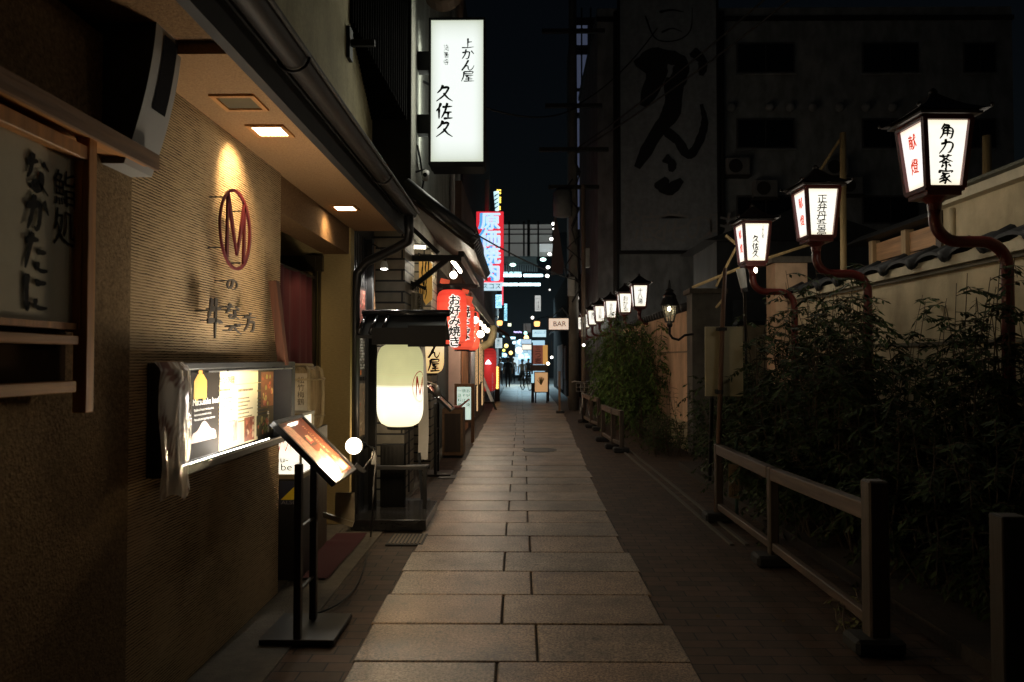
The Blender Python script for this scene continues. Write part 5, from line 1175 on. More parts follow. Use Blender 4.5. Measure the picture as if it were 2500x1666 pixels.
# ---- pale green lit menu sign
gs = thing('menu_board_sign', 'pale green lit menu board with three columns of writing in a dark frame', 'sign', (-1.08, 14.2, 0))
a, b_ = PY(1116, 945, 14.2), PY(1150, 1025, 14.2)
part(gs, 'panel', MB().box(a.x, b_.x, 14.2, 14.26, b_.z, a.z), glow('green_panel', (.72, .92, .78), .72))
fr = MB().box(a.x-.05, a.x, 14.18, 14.3, .0, a.z+.05).box(b_.x, b_.x+.06, 14.18, 14.3, 0, a.z+.05).box(a.x-.05, b_.x+.06, 14.175, 14.302, a.z, a.z+.06).box(a.x, b_.x, 14.18, 14.28, b_.z-.05, b_.z); part(gs, 'frame', fr, M_wood)
for i, s in enumerate(('一品料理', '焼そば', 'お好み焼')): write(gs, s, (a.x+.05+i*.083, 14.198, a.z-.04), EX, EZ, .072, M_ink, brush=False, gap=1.25, off=.004)
# ---- the big lit shop sign
a, b_ = PY(1047, 47, 9.85), PY(1184, 400, 9.85)
zs0, zs1 = b_.z, a.z; xs0, xs1 = a.x+.0, b_.x-.012
sg = thing('projecting_sign', 'large lit white vertical sign with black brush letters above the alley', 'sign', (xs0, 9.9, zs0))
def signface():
    m, t, b = _nodes('lit_acrylic'); n, l = t.nodes, t.links
    tc = n.new('ShaderNodeTexCoord'); sx = n.new('ShaderNodeSeparateXYZ'); l.new(tc.outputs['Generated'], sx.inputs[0])
    def edge(o, k):                                    # dimming towards the edges painted into the glow: 4u(1-u)
        a_ = n.new('ShaderNodeMath'); a_.operation = 'SUBTRACT'; a_.inputs[0].default_value = 1; l.new(o, a_.inputs[1])
        m_ = n.new('ShaderNodeMath'); m_.operation = 'MULTIPLY'; l.new(o, m_.inputs[0]); l.new(a_.outputs[0], m_.inputs[1])
        r_ = n.new('ShaderNodeMapRange'); r_.inputs['From Max'].default_value = k; l.new(m_.outputs[0], r_.inputs[0]); r_.clamp = True; return r_.outputs[0]
    e1, e2 = edge(sx.outputs[0], .16), edge(sx.outputs[2], .13)
    mu = n.new('ShaderNodeMath'); mu.operation = 'MULTIPLY'; l.new(e1, mu.inputs[0]); l.new(e2, mu.inputs[1])
    po_ = n.new('ShaderNodeMath'); po_.operation = 'POWER'; po_.inputs[1].default_value = .45; l.new(mu.outputs[0], po_.inputs[0])
    cr = n.new('ShaderNodeValToRGB'); cr.color_ramp.elements[0].color = (.50, .55, .42, 1); cr.color_ramp.elements[1].color = (.93, 1.0, .95, 1); l.new(po_.outputs[0], cr.inputs[0])
    l.new(cr.outputs[0], b.inputs['Emission Color']); b.inputs['Emission Strength'].default_value = 1.02; b.inputs['Base Color'].default_value = (.3, .3, .3, 1); b.inputs['Roughness'].default_value = .35
    return m
M_face = signface()
part(sg, 'face', MB().box(xs0+.03, xs1-.012, 9.86, 9.875, zs0+.03, zs1-.012), M_face)
part(sg, 'rear_face', MB().box(xs0+.03, xs1-.012, 10.225, 10.24, zs0+.03, zs1-.012), M_face)
fr = MB().box(xs0, xs0+.03, 9.85, 10.25, zs0, zs1+.02).box(xs1-.012, xs1+.012, 9.85, 10.25, zs0, zs1+.02).box(xs0+.03, xs1-.012, 9.85, 10.25, zs1-.01, zs1+.02).box(xs0+.03, xs1-.012, 9.85, 10.25, zs0-.04, zs0+.03).box(xs0+.03, xs1-.012, 10.0, 10.02, zs0+.03, zs1-.012)
part(sg, 'case', fr, M_blackmat)
for ys_ in (145, 300):
    z = PY(1020, ys_, 9.9).z; part(sg, 'bracket', MB().box(-1.40, xs0, 9.95, 10.12, z-.13, z+.13), M_blackmat)
T = lambda x, y_: PY(x, y_, 9.86)-Vector((0, .002, 0))
write(sg, '上かん屋', T(1142, 93), EX, EZ, .150, M_ink, wd=.125, gap=1.0, asp=1.2)
write(sg, '久佐久', T(1085, 207), EX, EZ, .235, M_ink, wd=.15, gap=1.03, asp=.98)
write(sg, '法善寺', T(1090, 110), EX, EZ, .085, paint('pale_ink', (.12, .13, .12)), name='small_lettering', brush=False, warp=.08, gap=1.15, asp=.8)
lamp('AREA', 'sign_tubes', ((xs0+xs1)/2, 9.845, (zs0+zs1)/2), 15, (1, .97, .78), .62, 1.75, aim=(0, -1, 0), parent=sg)
lamp('AREA', 'sign_tubes', (xs0-.02, 10.18, (zs0+zs1)/2), 5, (.95, 1, .86), .10, 1.7, aim=(-1, 0, 0), parent=sg)
# security camera
p = PY(1040, 432, 9.6); sc = thing('security_camera', 'small white security camera below the big white sign', 'camera', p)
f = MB(); f.smooth = True; f.tube([p+Vector((0, 0, .06)), p-Vector((0, .06, .04))], .045, 14); part(sc, 'housing', f, M_white); part(sc, 'bracket', MB().tube([p+Vector((0, 0, .05)), p+Vector((-.03, .1, .12)), (-1.39, 9.75, p.z+.1)], .012, 6), M_blackmat)
part(sc, 'lens', MB().lathe([(0, 0), (.028, 0), (.028, .01)], p-Vector((0, .11, .0)), 12, 'y'), M_black)
# ================================================================ RED STREET LAMPS
M_lred = mat('lamp_red', (.11, .014, .011), .38, var=.2, scale=10, spec=.5)
M_lroof = mat('lamp_roof', (.014, .008, .006), .5, var=.25)
def panelmat(nm, top, bot, s):
    return paper(nm, [(0, bot), (.12, top), (.9, top), (1, bot)], s, 0)
M_pan = panelmat('lamp_glass', (1, .96, .84), (.95, .85, .62), 1.13); M_pan2 = panelmat('lamp_glass_side', (1, .96, .92), (1, .82, .6), 1.1)
def street_lamp(label, front, side, sizes=None, size=.10, asp=1.0, brush=True, dx=0.0, top=0.0, extra=None):
    """origin at the foot of the pole; head hangs .54 m towards -x"""
    t = thing('street_lamp', label, 'street lamp', (0, 0, 0), 'red lantern lamps along the wall')
    hx = -.54; zb, zt, wt, wb_ = 2.83, 3.33, .172, .130
    def ring(z, w): return [Vector((hx+sx*w, sy*w, z)) for sx, sy in ((-1, -1), (1, -1), (1, 1), (-1, 1))]
    T_, B_ = ring(zt, wt), ring(zb, wb_)
    # lit panels
    for i in range(4):
        j = (i+1) % 4; a, b, c, d = B_[i], B_[j], T_[j], T_[i]; cen = (a+b+c+d)/4
        ins = lambda p: p+(cen-p)*.001
        u = (b-a).normalized(); ew = .020
        q = [a+u*ew+Vector((0, 0, .014)), b-u*ew+Vector((0, 0, .014)), c-u*ew-Vector((0, 0, .014)), d+u*ew-Vector((0, 0, .014))]
        n_ = (b-a).cross(d-a).normalized()
        o = part(t, 'panel', MB().prism([p-n_*.012 for p in q], n_, .004), M_pan if i in (0, 2) else M_pan2)
    f = MB()
    for i in range(4):
        f.bar(B_[i], T_[i], .034); j = (i+1) % 4; f.bar(B_[i]*.999+B_[j]*.001, B_[j], .032); f.bar(T_[i], T_[j], .036)
    part(t, 'frame', f, M_lred)
    # roof with curled corners
    f = MB(); e = .262
    cr_ = [Vector((hx+sx*e, sy*e, zt+.035)) for sx, sy in ((-1, -1), (1, -1), (1, 1), (-1, 1))]; ap = Vector((hx, 0, zt+.25)); N_ = 6
    for i in range(4):
        a, b = cr_[i], cr_[(i+1) % 4]
        for r_ in range(5):
            for k in range(N_):
                def P_(s, u_): 
                    base = a.lerp(b, u_); base = base+Vector((0, 0, .012*(abs(2*u_-1)**3)*(1-s))); return base.lerp(ap, s)+Vector((0, 0, -.022*math.sin(math.pi*s)))
                f.add([P_(r_/5, k/N_), P_(r_/5, (k+1)/N_), P_((r_+1)/5, (k+1)/N_), P_((r_+1)/5, k/N_)], [(0, 1, 2, 3)])
    f.box(hx-.225, hx+.225, -.225, .225, zt+.015, zt+.034)
    for p in cr_: f.ball(p+Vector((0, 0, .03)), .016, 8, 6)
    f.lathe([(.03, zt+.225), (.032, zt+.245), (.016, zt+.265), (0, zt+.275)], (hx, 0, 0), 12)
    part(t, 'roof', f, M_lroof)
    f = MB().box(hx-.125, hx+.125, -.125, .125, zb-.05, zb-.014); f.lathe([(.09, zb-.05), (.05, zb-.09), (.045, zb-.14)], (hx, 0, 0), 14); part(t, 'base_plate', f, M_lred)
    # S-shaped pipe and pole
    path = []
    def arc(cx, cz, r, a0, a1, n=8):
        for i in range(n+1): a = R(a0+(a1-a0)*i/n); path.append(Vector((cx+r*math.cos(a), 0, cz+r*math.sin(a))))
    path.append(Vector((hx, 0, zb-.12))); arc(hx+.17, zb-.20, .17, 180, 270); arc(-.19, zb-.56, .19, 90, 0); path.append(Vector((0, 0, 0)))
    f = MB(); f.smooth = True; f.tube(path, .043, 12); part(t, 'pole', f, M_lred)
    part(t, 'foot', MB().lathe([(.11, 0), (.11, .03), (.07, .05), (.06, .25), (.045, .27)], (0, 0, 0), 14), M_lred)
    # lettering on the tilted faces
    vf = (T_[0]-B_[0]); 
    def face_text(s, i, size, m_, nm, dx_=0, dz=.05, **kw):
        a, b, c, d = B_[i], B_[(i+1) % 4], T_[(i+1) % 4], T_[i]; u = (b-a).normalized(); v = ((c+d)/2-(a+b)/2).normalized(); n_ = u.cross(v)
        write(t, s, (c+d)/2-v*dz+u*dx_-n_*.006, u, v, size, m_, name=nm, **kw)
    face_text(front, 0, size, M_ink, 'lettering', dx, .045+top, asp=asp, wd=.17, bold=.012, warp=.03, brush=brush, gap=1.0)
    if extra: face_text(extra, 0, size*.42, paint('grey_ink', (.10, .11, .10)), 'small_lettering', .08, .04, asp=.9, brush=True)
    if side: face_text(side, 3, .105, paint('lamp_red_ink', (.75, .10, .04), emit=.5), 'side_lettering', 0, .08, brush=False, bold=.02, warp=.05, asp=.85, gap=1.75)
    return t
LDAT = {}
def lamp_lights(t, i):
    """each lit face of a lamp gives off its own light"""
    for k, (dx, dy) in enumerate(((0, -1), (-1, 0), (0, 1), (1, 0))):
        key = 'a' if k % 2 == 0 else 'b'
        if key not in LDAT:
            d = bpy.data.lights.new('lamp_bulb', 'AREA'); d.energy = 2.1; d.color = (1, .90, .72); d.shape = 'RECTANGLE'; d.size = .26; d.size_y = .44; LDAT[key] = d
        o = bpy.data.objects.new('lamp_bulb', LDAT[key]); COL.objects.link(o); o.parent = t
        o.location = (-.54+dx*.172, dy*.172, 3.08); o.rotation_euler = Vector((dx, dy, -.08)).to_track_quat('-Z', 'Y').to_euler()
LAMPS = [(2302, 460, 5.35), (2003, 578, 7.6), (1844, 640, 9.4), (1563, 751, 16.8), (1527, 768, 18.9), (1492, 782, 21.3), (1465, 792, 23.4), (1447, 800, 25.5), (1431, 806, 27.6), (1417, 812, 29.6)]
TXT = [('角力茶家', '献燈', .107, 1.0, True), ('正弁丹吾亭', '献燈', .086, 1.15, False), ('久佐久', '献燈', .095, .95, True), ('十八湯', None, .12, .95, False), ('おかる', None, .13, 1.1, False), ('みのる', None, .11, .9, False), ('えび家', None, .115, .9, False), ('喜川', None, .13, .9, False), ('つる半', None, .11, .9, False), ('本湖月', None, .11, .9, False)]
ORD = ['nearest and largest red lamp, four black letters on its front', 'second nearest red lamp, five small black letters on its front', 'third red lamp, three black letters low on its front', 'fourth red lamp, beside the black carriage lantern',
       'fifth red lamp, next beyond the one by the carriage lantern', 'sixth red lamp, over the tall green bush', 'seventh red lamp, in the middle of the far run', 'third red lamp from the far end of the row', 'second red lamp from the far end of the row', 'farthest red lamp, next to the BAR sign']
for i, (px, py, y_) in enumerate(LAMPS):
    s, side, sz, asp, br = TXT[i]
    t = street_lamp(ORD[i], s, side, size=sz, asp=asp, brush=br, top=.12 if i == 2 else .03 if i else 0, dx=-.01 if i == 2 else 0, extra='上かん屋' if i == 2 else None)
    p = PY(px, py, y_); t.location = (p.x+.54, y_+.13, p.z-2.83+.0)
    if abs(t.location.z) > .0: 
        dz = t.location.z
        t.scale = (1, 1, 1); t.location.z = max(-.03, min(.06, dz))
    t.rotation_euler.z = R(2) if i < 3 else 0
    lamp_lights(t, i)
# black carriage lantern on the gate pillar
c = PY(1636, 760, 12.35)
bl_ = thing('carriage_lantern', 'black iron carriage lantern with one bulb bracketed to the gate pillar', 'wall lantern', (c.x, 12.4, c.z))
def hexr(r, z): return [(c.x+r*math.cos(R(60*k+30)), 12.4+r*math.sin(R(60*k+30)), z) for k in range(6)]
f = MB(); z0, z1 = c.z-.18, c.z+.10
A_, B2 = hexr(.075, z0), hexr(.135, z1)
for k in range(6): f.bar(A_[k], B2[k], .014); f.bar(A_[k], A_[(k+1) % 6], .018); f.bar(B2[k], B2[(k+1) % 6], .02)
part(bl_, 'cage', f, M_black)
f = MB(); f.lathe([(.16, z1), (.15, z1+.03), (.11, z1+.13), (.115, z1+.16), (.06, z1+.22), (.075, z1+.25), (.03, z1+.28), (.012, z1+.42), (0, z1+.43)], (c.x, 12.4, 0), 18); part(bl_, 'cap', f, M_black)
f = MB()
for k in range(6): f.quad(A_[k], A_[(k+1) % 6], B2[(k+1) % 6], B2[k])
part(bl_, 'glass', f, glass('lantern_glass', (.9, .85, .7), .1, .18))
part(bl_, 'bulb', MB().ball((c.x, 12.4, c.z+.04), .035), glow('pillar_bulb', (1, .85, .55), 18), smooth=True)
f = MB(); f.smooth = True; f.tube([(c.x, 12.4, z0), (c.x, 12.4, z0-.2), (c.x+.05, 12.42, z0-.27), (c.x+.16, 12.45, z0-.30), (c.x+.27, 12.48, z0-.22), (2.93, 12.49, z0-.2)], .022, 8); f.ball((c.x, 12.4, z0-.05), .05, 10, 8); part(bl_, 'bracket', f, M_black)
# small glass jar lamp hanging under the third lamp
c = PY(1812, 680, 9.0); jl = thing('glass_jar_lamp', 'slim clear glass lamp glass with a flame bulb under the third red lamp', 'lamp', c)
f = MB(); f.smooth = True; ax = Vector((.18, 0, -1)).normalized()
f.tube([c+ax*-.12, c+ax*-.1, c+ax*.1, c+ax*.13], [.05, .055, .042, .035], 14, cap=False); part(jl, 'glass', f, glass('jar_glass', (.8, .8, .78), .1, .5))
part(jl, 'bulb', MB().ball(PY(1845, 660, 9.2), .022, 10, 8, (1, 1, 1.6)), glow('flame_bulb', (1, .9, .7), 14), smooth=True)
part(jl, 'base', MB().tube([c+ax*.12, c+ax*.17], [.04, .045], 12), M_black); part(jl, 'post', MB().tube([c+ax*.15, PZ(1828, 1120, 0)], .018, 8), M_black)

# ================================================================ RAILINGS
def railing(label, pts, zr, group='low wooden railings'):
    """pts: feet of the posts on the ground"""
    t = thing('wooden_railing', label, 'railing', pts[len(pts)//2], group)
    P_ = [Vector(p) for p in pts]; n = len(P_)
    for i, p in enumerate(P_):
        big = .11 if i == n-1 and zr[i] > .9 else .075
        part(t, 'post', MB().box(p.x-big*.5, p.x+big*.5, p.y-big*.5, p.y+big*.5, 0, zr[i]), M_woodpost, bev=.010)
        part(t, 'weight', MB().box(p.x-.15, p.x+.12, p.y-.10, p.y+.10, 0, .09), mat('rubber_weight', (.018, .018, .018), .8, bump=.3), bev=.02)
    f = MB(); g2 = MB()
    for i in range(n-1):
        a, b = P_[i], P_[i+1]; d = (b-a).normalized()
        za, zb = min(zr[i], .80 if zr[i] > .82 else zr[i]), min(zr[i+1], .80 if zr[i+1] > .82 else zr[i+1])
        f.bar(a+Vector((0, 0, za-.05))+d*.05, b+Vector((0, 0, zb-.05))-d*.05, .075, .095); g2.bar(a+Vector((0, 0, .15))+d*.045, b+Vector((0, 0, .15))-d*.045, .05, .06)
    part(t, 'top_rail', f, M_woodrail, bev=.006); part(t, 'lower_rail', g2, M_woodrail, bev=.005)
    return t
G = lambda x, y_: PZ(x, y_, 0)
railing('long low wooden railing with rubber feet in the right foreground', [G(1755, 1272), G(1888, 1380), G(2140, 1590)], [.76, .76, .935])
railing('short wooden railing, nearer of the two by the tall green bush', [G(1472, 1078), G(1497, 1096), G(1518, 1105)], [.72, .72, .72])
railing('short wooden railing, farther of the two by the tall green bush', [G(1425, 1032), G(1444, 1045), G(1462, 1052)], [.74, .74, .74])
nr = MB(); a = G(2470, 1750); nr.box(a.x-.06, a.x+.06, a.y-.05, a.y+.05, 0, .90)
solo('bollard_post', nr, wood('dark_post', (.03, .022, .016), axis=2), 'lone wooden post at the bottom right edge', 'post', bev=.006)
# blank notice board on a leaning pole
nb = thing('notice_board', 'blank pale notice board fixed to a thin leaning pole before the bush', 'notice board', G(1750, 1268))
a, b_ = PY(1721, 798, 7.5), PY(1815, 968, 7.5)
part(nb, 'panel', MB().box(a.x, b_.x, 7.5, 7.52, b_.z, a.z), mat('panel_cream', (.40, .36, .24), .7, var=.06), bev=.004)
part(nb, 'pole', MB().tube([G(1748, 1272)+Vector((0, 0, 0)), PY(1764, 790, 7.45), PY(1770, 655, 7.45)], [.026, .024, .02], 8), mat('rusty_pole', (.13, .07, .045), .7), smooth=True)
f = MB().tube([PY(1738, 968, 7.56), G(1737, 1190)+Vector((0, .1, 0))], .02, 8); part(nb, 'rear_leg', f, M_blackmat)
part(nb, 'clamp', MB().box(PY(1755, 800, 7.4).x, PY(1775, 800, 7.4).x, 7.40, 7.499, PY(1760, 808, 7.45).z, PY(1760, 800, 7.45).z).box(PY(1750, 800, 7.4).x, PY(1765, 800, 7.4).x, 7.40, 7.499, PY(1760, 962, 7.45).z, PY(1760, 952, 7.45).z), M_blackmat)
ppn = thing('paper_notice', 'small weathered paper notice tied to a post behind the railing', 'notice', PY(1793, 1220, 7.3))
a, b_ = PY(1779, 1133, 7.3), PY(1808, 1221, 7.3); part(ppn, 'card', MB().prism([(a.x, 7.3, a.z), (b_.x, 7.33, a.z-.015), (b_.x, 7.33, b_.z), (a.x, 7.3, b_.z+.03)], (0, 1, 0), .006), mat('card_tan2', (.36, .26, .16), .8, var=.3, scale=20))
write(ppn, '立入禁止', ((a.x+b_.x)/2, 7.305, a.z-.05), EX, EZ, .065, paint('faded_ink', (.12, .08, .05)), brush=False); part(ppn, 'post', MB().tube([(b_.x-.02, 7.36, 0), (b_.x-.02, 7.36, a.z+.3)], .018, 8), mat('green_post', (.03, .07, .05), .6))

# ================================================================ PLANTS
def leafmat(nm, c1, c2):
    m, t, b = _nodes(nm); n, l = t.nodes, t.links
    at = n.new('ShaderNodeNewGeometry'); cr = n.new('ShaderNodeValToRGB'); cr.color_ramp.elements[0].color = (*c1, 1); cr.color_ramp.elements[1].color = (*c2, 1)
    l.new(at.outputs['Random Per Island'], cr.inputs[0]); l.new(cr.outputs[0], b.inputs['Base Color']); b.inputs['Roughness'].default_value = .7; b.inputs['Specular IOR Level'].default_value = .2
    return m
M_leaf = leafmat('nandina_leaf', (.015, .028, .009), (.055, .085, .026)); M_leafy = leafmat('hedge_leaf', (.02, .045, .012), (.07, .12, .03)); M_bamb = leafmat('bamboo_leaf', (.035, .075, .016), (.13, .22, .05)); M_pale = leafmat('pale_leaf', (.10, .12, .04), (.22, .22, .08))
def leaf(mb, p, d, L, W, rng):
    d = d.normalized(); s = d.cross(Vector((rng.uniform(-.5, .5), rng.uniform(-.5, .5), 1))); s = s.normalized() if s.length > .01 else Vector((1, 0, 0)); up = s.cross(d)
    m_ = p+d*L*.45-up*L*.05
    mb.add([p, m_+s*W*.5, p+d*L-up*L*.14, m_-s*W*.5], [(0, 1, 2, 3)])
def plant(name, label, cat, foot, stems, leafm, L=.06, W=.016, pairs=16, twigs=7, stem_r=.008, seed=1, group=None, twl=.3, start=.35, droop=.5, leafstep=.018):
    """stems: list of (foot point, tip point); side twigs carry rows of leaves"""
    rng = random.Random(seed); t = thing(name, label, cat, foot, group); sm = MB(); fo = MB()
    for a, b in stems:
        a, b = Vector(a), Vector(b); bend = Vector((rng.uniform(-.1, .1), rng.uniform(-.1, .1), 0))
        pt = lambda s: a.lerp(b, s)+bend*math.sin(math.pi*s)
        sm.tube([pt(i/5) for i in range(6)], [stem_r*(1-.7*i/5) for i in range(6)], 5)
        for k in range(twigs):
            s = start+(1-start)*(k+rng.random())/twigs; o = pt(min(s, 1)); ang = rng.uniform(0, 6.283); el = rng.uniform(-.25, .7)
            d = Vector((math.cos(ang)*math.cos(el), math.sin(ang)*math.cos(el), math.sin(el))); Lt = twl*rng.uniform(.5, 1.15)*(1.15-.5*s)
            q = [o+d*Lt*j/5-Vector((0, 0, droop*Lt*(j/5)**2)) for j in range(6)]; sm.tube(q, [.003]*5+[.0015], 4, cap=False)
            nleaf = max(4, int(Lt/leafstep))
            for j in range(nleaf):
                u = .15+.85*j/nleaf; i0 = min(4, int(u*5)); p = q[i0].lerp(q[i0+1], u*5-i0); dd = (q[i0+1]-q[i0]).normalized(); sd = dd.cross(Vector((0, 0, 1)))
                if sd.length < .05: sd = Vector((1, 0, 0))
                sd.normalize(); sgn = 1 if j % 2 else -1
                ld = dd*rng.uniform(.3, .9)+sd*sgn*rng.uniform(.5, 1)+Vector((0, 0, rng.uniform(-.5, .35))); leaf(fo, p, ld, L*rng.uniform(.6, 1.25), W*rng.uniform(.7, 1.3), rng)
    part(t, 'stem', sm, mat('stem_brown', (.07, .05, .03), .8)); part(t, 'foliage', fo, leafm)
    return t
def bush_stems(n, xr_, yr_, ztop, seed, lean=.35):
    rng = random.Random(seed); out = []
    for i in range(n):
        x, y_ = rng.uniform(*xr_), rng.uniform(*yr_); x2, y2 = x+rng.uniform(-lean, lean), y_+rng.uniform(-lean, lean); out.append(((x, y_, .08), (x2, y2, ztop(x2, y2)*rng.uniform(.62, 1.0))))
    return out
# the large dark bush behind the railing
plant('nandina_bush', 'large dark leafy bush behind the long wooden railing', 'bush', (2.85, 6.6, .08), bush_stems(120, (2.45, 3.5), (5.2, 8.9), lambda x, y_: 2.55-.35*abs(x-3.0)+.12*math.sin(y_*2)-(.55 if y_ < 5.8 else 0)-(.3 if y_ > 8.2 else 0), 21)+bush_stems(70, (2.42, 3.4), (5.0, 8.6), lambda x, y_: 1.25, 22, .5), M_leaf, L=.085, W=.028, twigs=14, seed=2, twl=.42, start=.18)
plant('nandina_bush', 'lower dark bush under the third lamp, left of the large bush', 'bush', (2.9, 9.6, .08), bush_stems(70, (2.55, 3.3), (8.8, 10.4), lambda x, y_: 1.55+.15*math.sin(x*5), 31), M_leaf, L=.08, W=.027, twigs=12, seed=4, twl=.36, start=.2)
plant('nandina_shrub', 'narrow upright shrub before the garden wall near the nearest lamp pole', 'shrub', (3.35, 5.1, .08), bush_stems(34, (3.12, 3.5), (4.8, 5.3), lambda x, y_: 2.45-1.2*abs(x-3.3), 41, .12), M_leaf, L=.085, W=.024, twigs=15, seed=6, twl=.30, start=.15)
plant('nandina_shrub', 'dark mass of shrub at the right edge beneath the nearest lamp', 'shrub', (3.3, 4.5, .08), bush_stems(70, (2.7, 3.75), (4.0, 5.3), lambda x, y_: 1.45, 43, .25), M_leaf, L=.085, W=.024, twigs=10, seed=7, twl=.34, start=.15)
# tall green bamboo bush by the far lamps
plant('bamboo_bush', 'tall green feathery bush below the sixth red lamp', 'bush', PZ(1490, 1050, .0), bush_stems(110, (2.15, 2.75), (14.6, 19.6), lambda x, y_: 2.75-.15*abs(y_-16.5), 51, .35), M_bamb, L=.15, W=.036, twigs=13, seed=9, twl=.55, start=.22, droop=.9, leafstep=.03)
# low clipped hedge by the gate pillar and thin vine on the orange wall
plant('low_hedge', 'low rounded dark hedge at the foot of the gate pillar', 'hedge', (2.5, 13.0, 0), [((2.5+random.Random(i).uniform(-.35, .35), 13.0+random.Random(i+99).uniform(-.9, .9), 0), (2.5+random.Random(i).uniform(-.42, .42), 13.0+random.Random(i+99).uniform(-1, 1), .62-.3*abs(random.Random(i).uniform(-.42, .42)))) for i in range(46)], M_leafy, L=.05, W=.022, twigs=9, seed=10, twl=.2, start=.2)
plant('climbing_vine', 'thin bare-stemmed vine climbing the orange wall between lamp poles', 'vine', (2.85, 14.2, 0), [((2.87, 13.4, .1), (2.84, 13.7, 1.0)), ((2.87, 14.2, .1), (2.84, 14.6, 1.6)), ((2.86, 15.4, .1), (2.84, 15.2, 1.9)), ((2.87, 13.2, .3), (2.84, 14.0, 1.35))], M_leafy, L=.06, W=.03, twigs=6, seed=11, twl=.35, start=.3, leafstep=.06)
plant('garden_shrub', 'green shrub showing over the wall by the orange board fence', 'shrub', (4.2, 8.9, .1), bush_stems(16, (4.15, 4.4), (8.4, 9.9), lambda x, y_: 2.95, 61, .2), M_bamb, L=.09, W=.03, twigs=9, seed=12, twl=.4, start=.5)
plant('weed', 'small pale weed at the foot of the near railing post', 'weed', G(2075, 1560), [(G(2075, 1560), G(2060+i*14, 1520)+Vector((0, 0, .16+.02*i))) for i in range(4)], M_pale, L=.05, W=.016, twigs=4, seed=13, twl=.12, start=.3)
fl = MB(); rg = random.Random(12)
for i in range(170):
    u_ = rg.random()**2; x = 2.32-u_*1.3; leaf(fl, Vector((x, rg.uniform(3.2, 13), .006)), Vector((rg.uniform(-1, 1), rg.uniform(-1, 1), .04)), rg.uniform(.03, .06), rg.uniform(.012, .022), rg)
solo('fallen_leaves', fl, leafmat('dry_leaf', (.07, .05, .02), (.16, .11, .04)), 'scattered dry leaves on the brick paving along the planting', 'leaves', kind='stuff')
cyc = thing('broad_leaf_plant', 'plant with long pointed leaves low at the right edge', 'plant', (3.35, 4.2, .08)); f = MB(); rg = random.Random(77)
for i in range(26):
    a_ = rg.uniform(0, 6.28); L = rg.uniform(.45, .8); w2 = rg.uniform(.03, .05); o = Vector((3.3, 4.25, .1)); d = Vector((math.cos(a_), math.sin(a_), 0)); s = Vector((-d.y, d.x, 0)); vs = []
    for j in range(7): u = j/6; p = o+d*L*u*.8+Vector((0, 0, L*1.5*u*(1-.62*u))); ww = w2*math.sin(math.pi*min(1, u*.92+.08)); vs += [p+s*ww, p-s*ww]
    f.add(vs, [(2*j, 2*j+1, 2*j+3, 2*j+2) for j in range(6)])
part(cyc, 'leaves', f, M_leaf)

# ================================================================ FAR STREET: SIGNS, PEOPLE, BICYCLES
def box_sign(label, px0, py0, px1, py1, y_, col, s, text=None, tcol=M_ink, th=.12, group=None, size=None, horizontal=False, base=None, leg=False, cat='sign'):
    a, b = PY(px0, py0, y_), PY(px1, py1, y_)
    t = thing('shop_sign', label, cat, ((a.x+b.x)/2, y_, 0 if leg else b.z), group)
    part(t, 'panel', MB().box(a.x, b.x, y_, y_+th, b.z, a.z), glow('sg_%s_%s' % ('_'.join('%.2f' % c for c in col), s), col, s, base))
    fr_ = MB(); e = min(.05, (b.x-a.x)*.06)
    fr_.box(a.x-e, a.x, y_-.01, y_+th+.01, b.z-e, a.z+e).box(b.x, b.x+e, y_-.01, y_+th+.01, b.z-e, a.z+e).box(a.x, b.x, y_-.01, y_+th+.01, a.z, a.z+e).box(a.x, b.x, y_-.01, y_+th+.01, b.z-e, b.z)
    part(t, 'frame', fr_, M_blackmat)
    if leg: part(t, 'leg', MB().box(a.x, a.x+.05, y_, y_+.1, 0, b.z-e).box(b.x-.05, b.x, y_, y_+.1, 0, b.z-e), M_blackmat)
    if text:
        if horizontal: write(t, text, (a.x+(b.x-a.x)*.12, y_-.003, a.z-(a.z-b.z)*.2), EX, EZ, size or (a.z-b.z)*.6, tcol, vertical=False, brush=False, off=.004)
        else: write(t, text, ((a.x+b.x)/2, y_-.003, a.z-(a.z-b.z)*.06), EX, EZ, size or (a.z-b.z)*.88/len(text), tcol, brush=False, off=.004)
    return t
# red vertical sign
yR = 24.0; a, b_ = PY(1163, 517, yR), PY(1229, 688, yR)
rs = thing('vertical_sign', 'red vertical sign with four big pale blue letters over the alley', 'sign', ((a.x+b_.x)/2, yR, b_.z))
part(rs, 'panel', MB().box(a.x, b_.x, yR, yR+.3, b_.z, a.z), glow('red_sign', (.80, .028, .045), .95))
zt = a.z-.05; hs_ = (a.z-b_.z-.06)/4
for nm, mm, dx_, k_, of in (('letter_shade', glow('sign_blue', (.10, .46, .92), .9), -.07, 9, .006), ('lettering', glow('sign_pale', (.60, .82, 1), 1.05), .025, 9, .012)):
    mb = MB()
    for q_ in range(9):
        ang = q_*math.pi/4; rr_ = .02 if q_ < 8 else 0
        write(None, '原価焼肉', ((a.x+b_.x)/2+dx_+.02+math.cos(ang)*rr_, yR-of-q_*.0004, zt+math.sin(ang)*rr_), EX, EZ, hs_*.97, None, mb=mb, brush=False, gap=1.03, asp=1.12, off=0)
    part(rs, nm, mb, mm)
a2, b2 = PY(1176, 690, yR), PY(1228, 708, yR)
part(rs, 'name_strip', MB().box(a2.x-.05, b2.x, yR, yR+.3, b2.z, a2.z), glow('strip_pale', (.60, .86, 1), .9))
write(rs, 'スコス', (a2.x+.02, yR-.002, a2.z-.03), EX, EZ, .19, paint('teal_ink', (.01, .04, .06)), name='strip_lettering', vertical=False, brush=False, gap=1.12, off=.004)
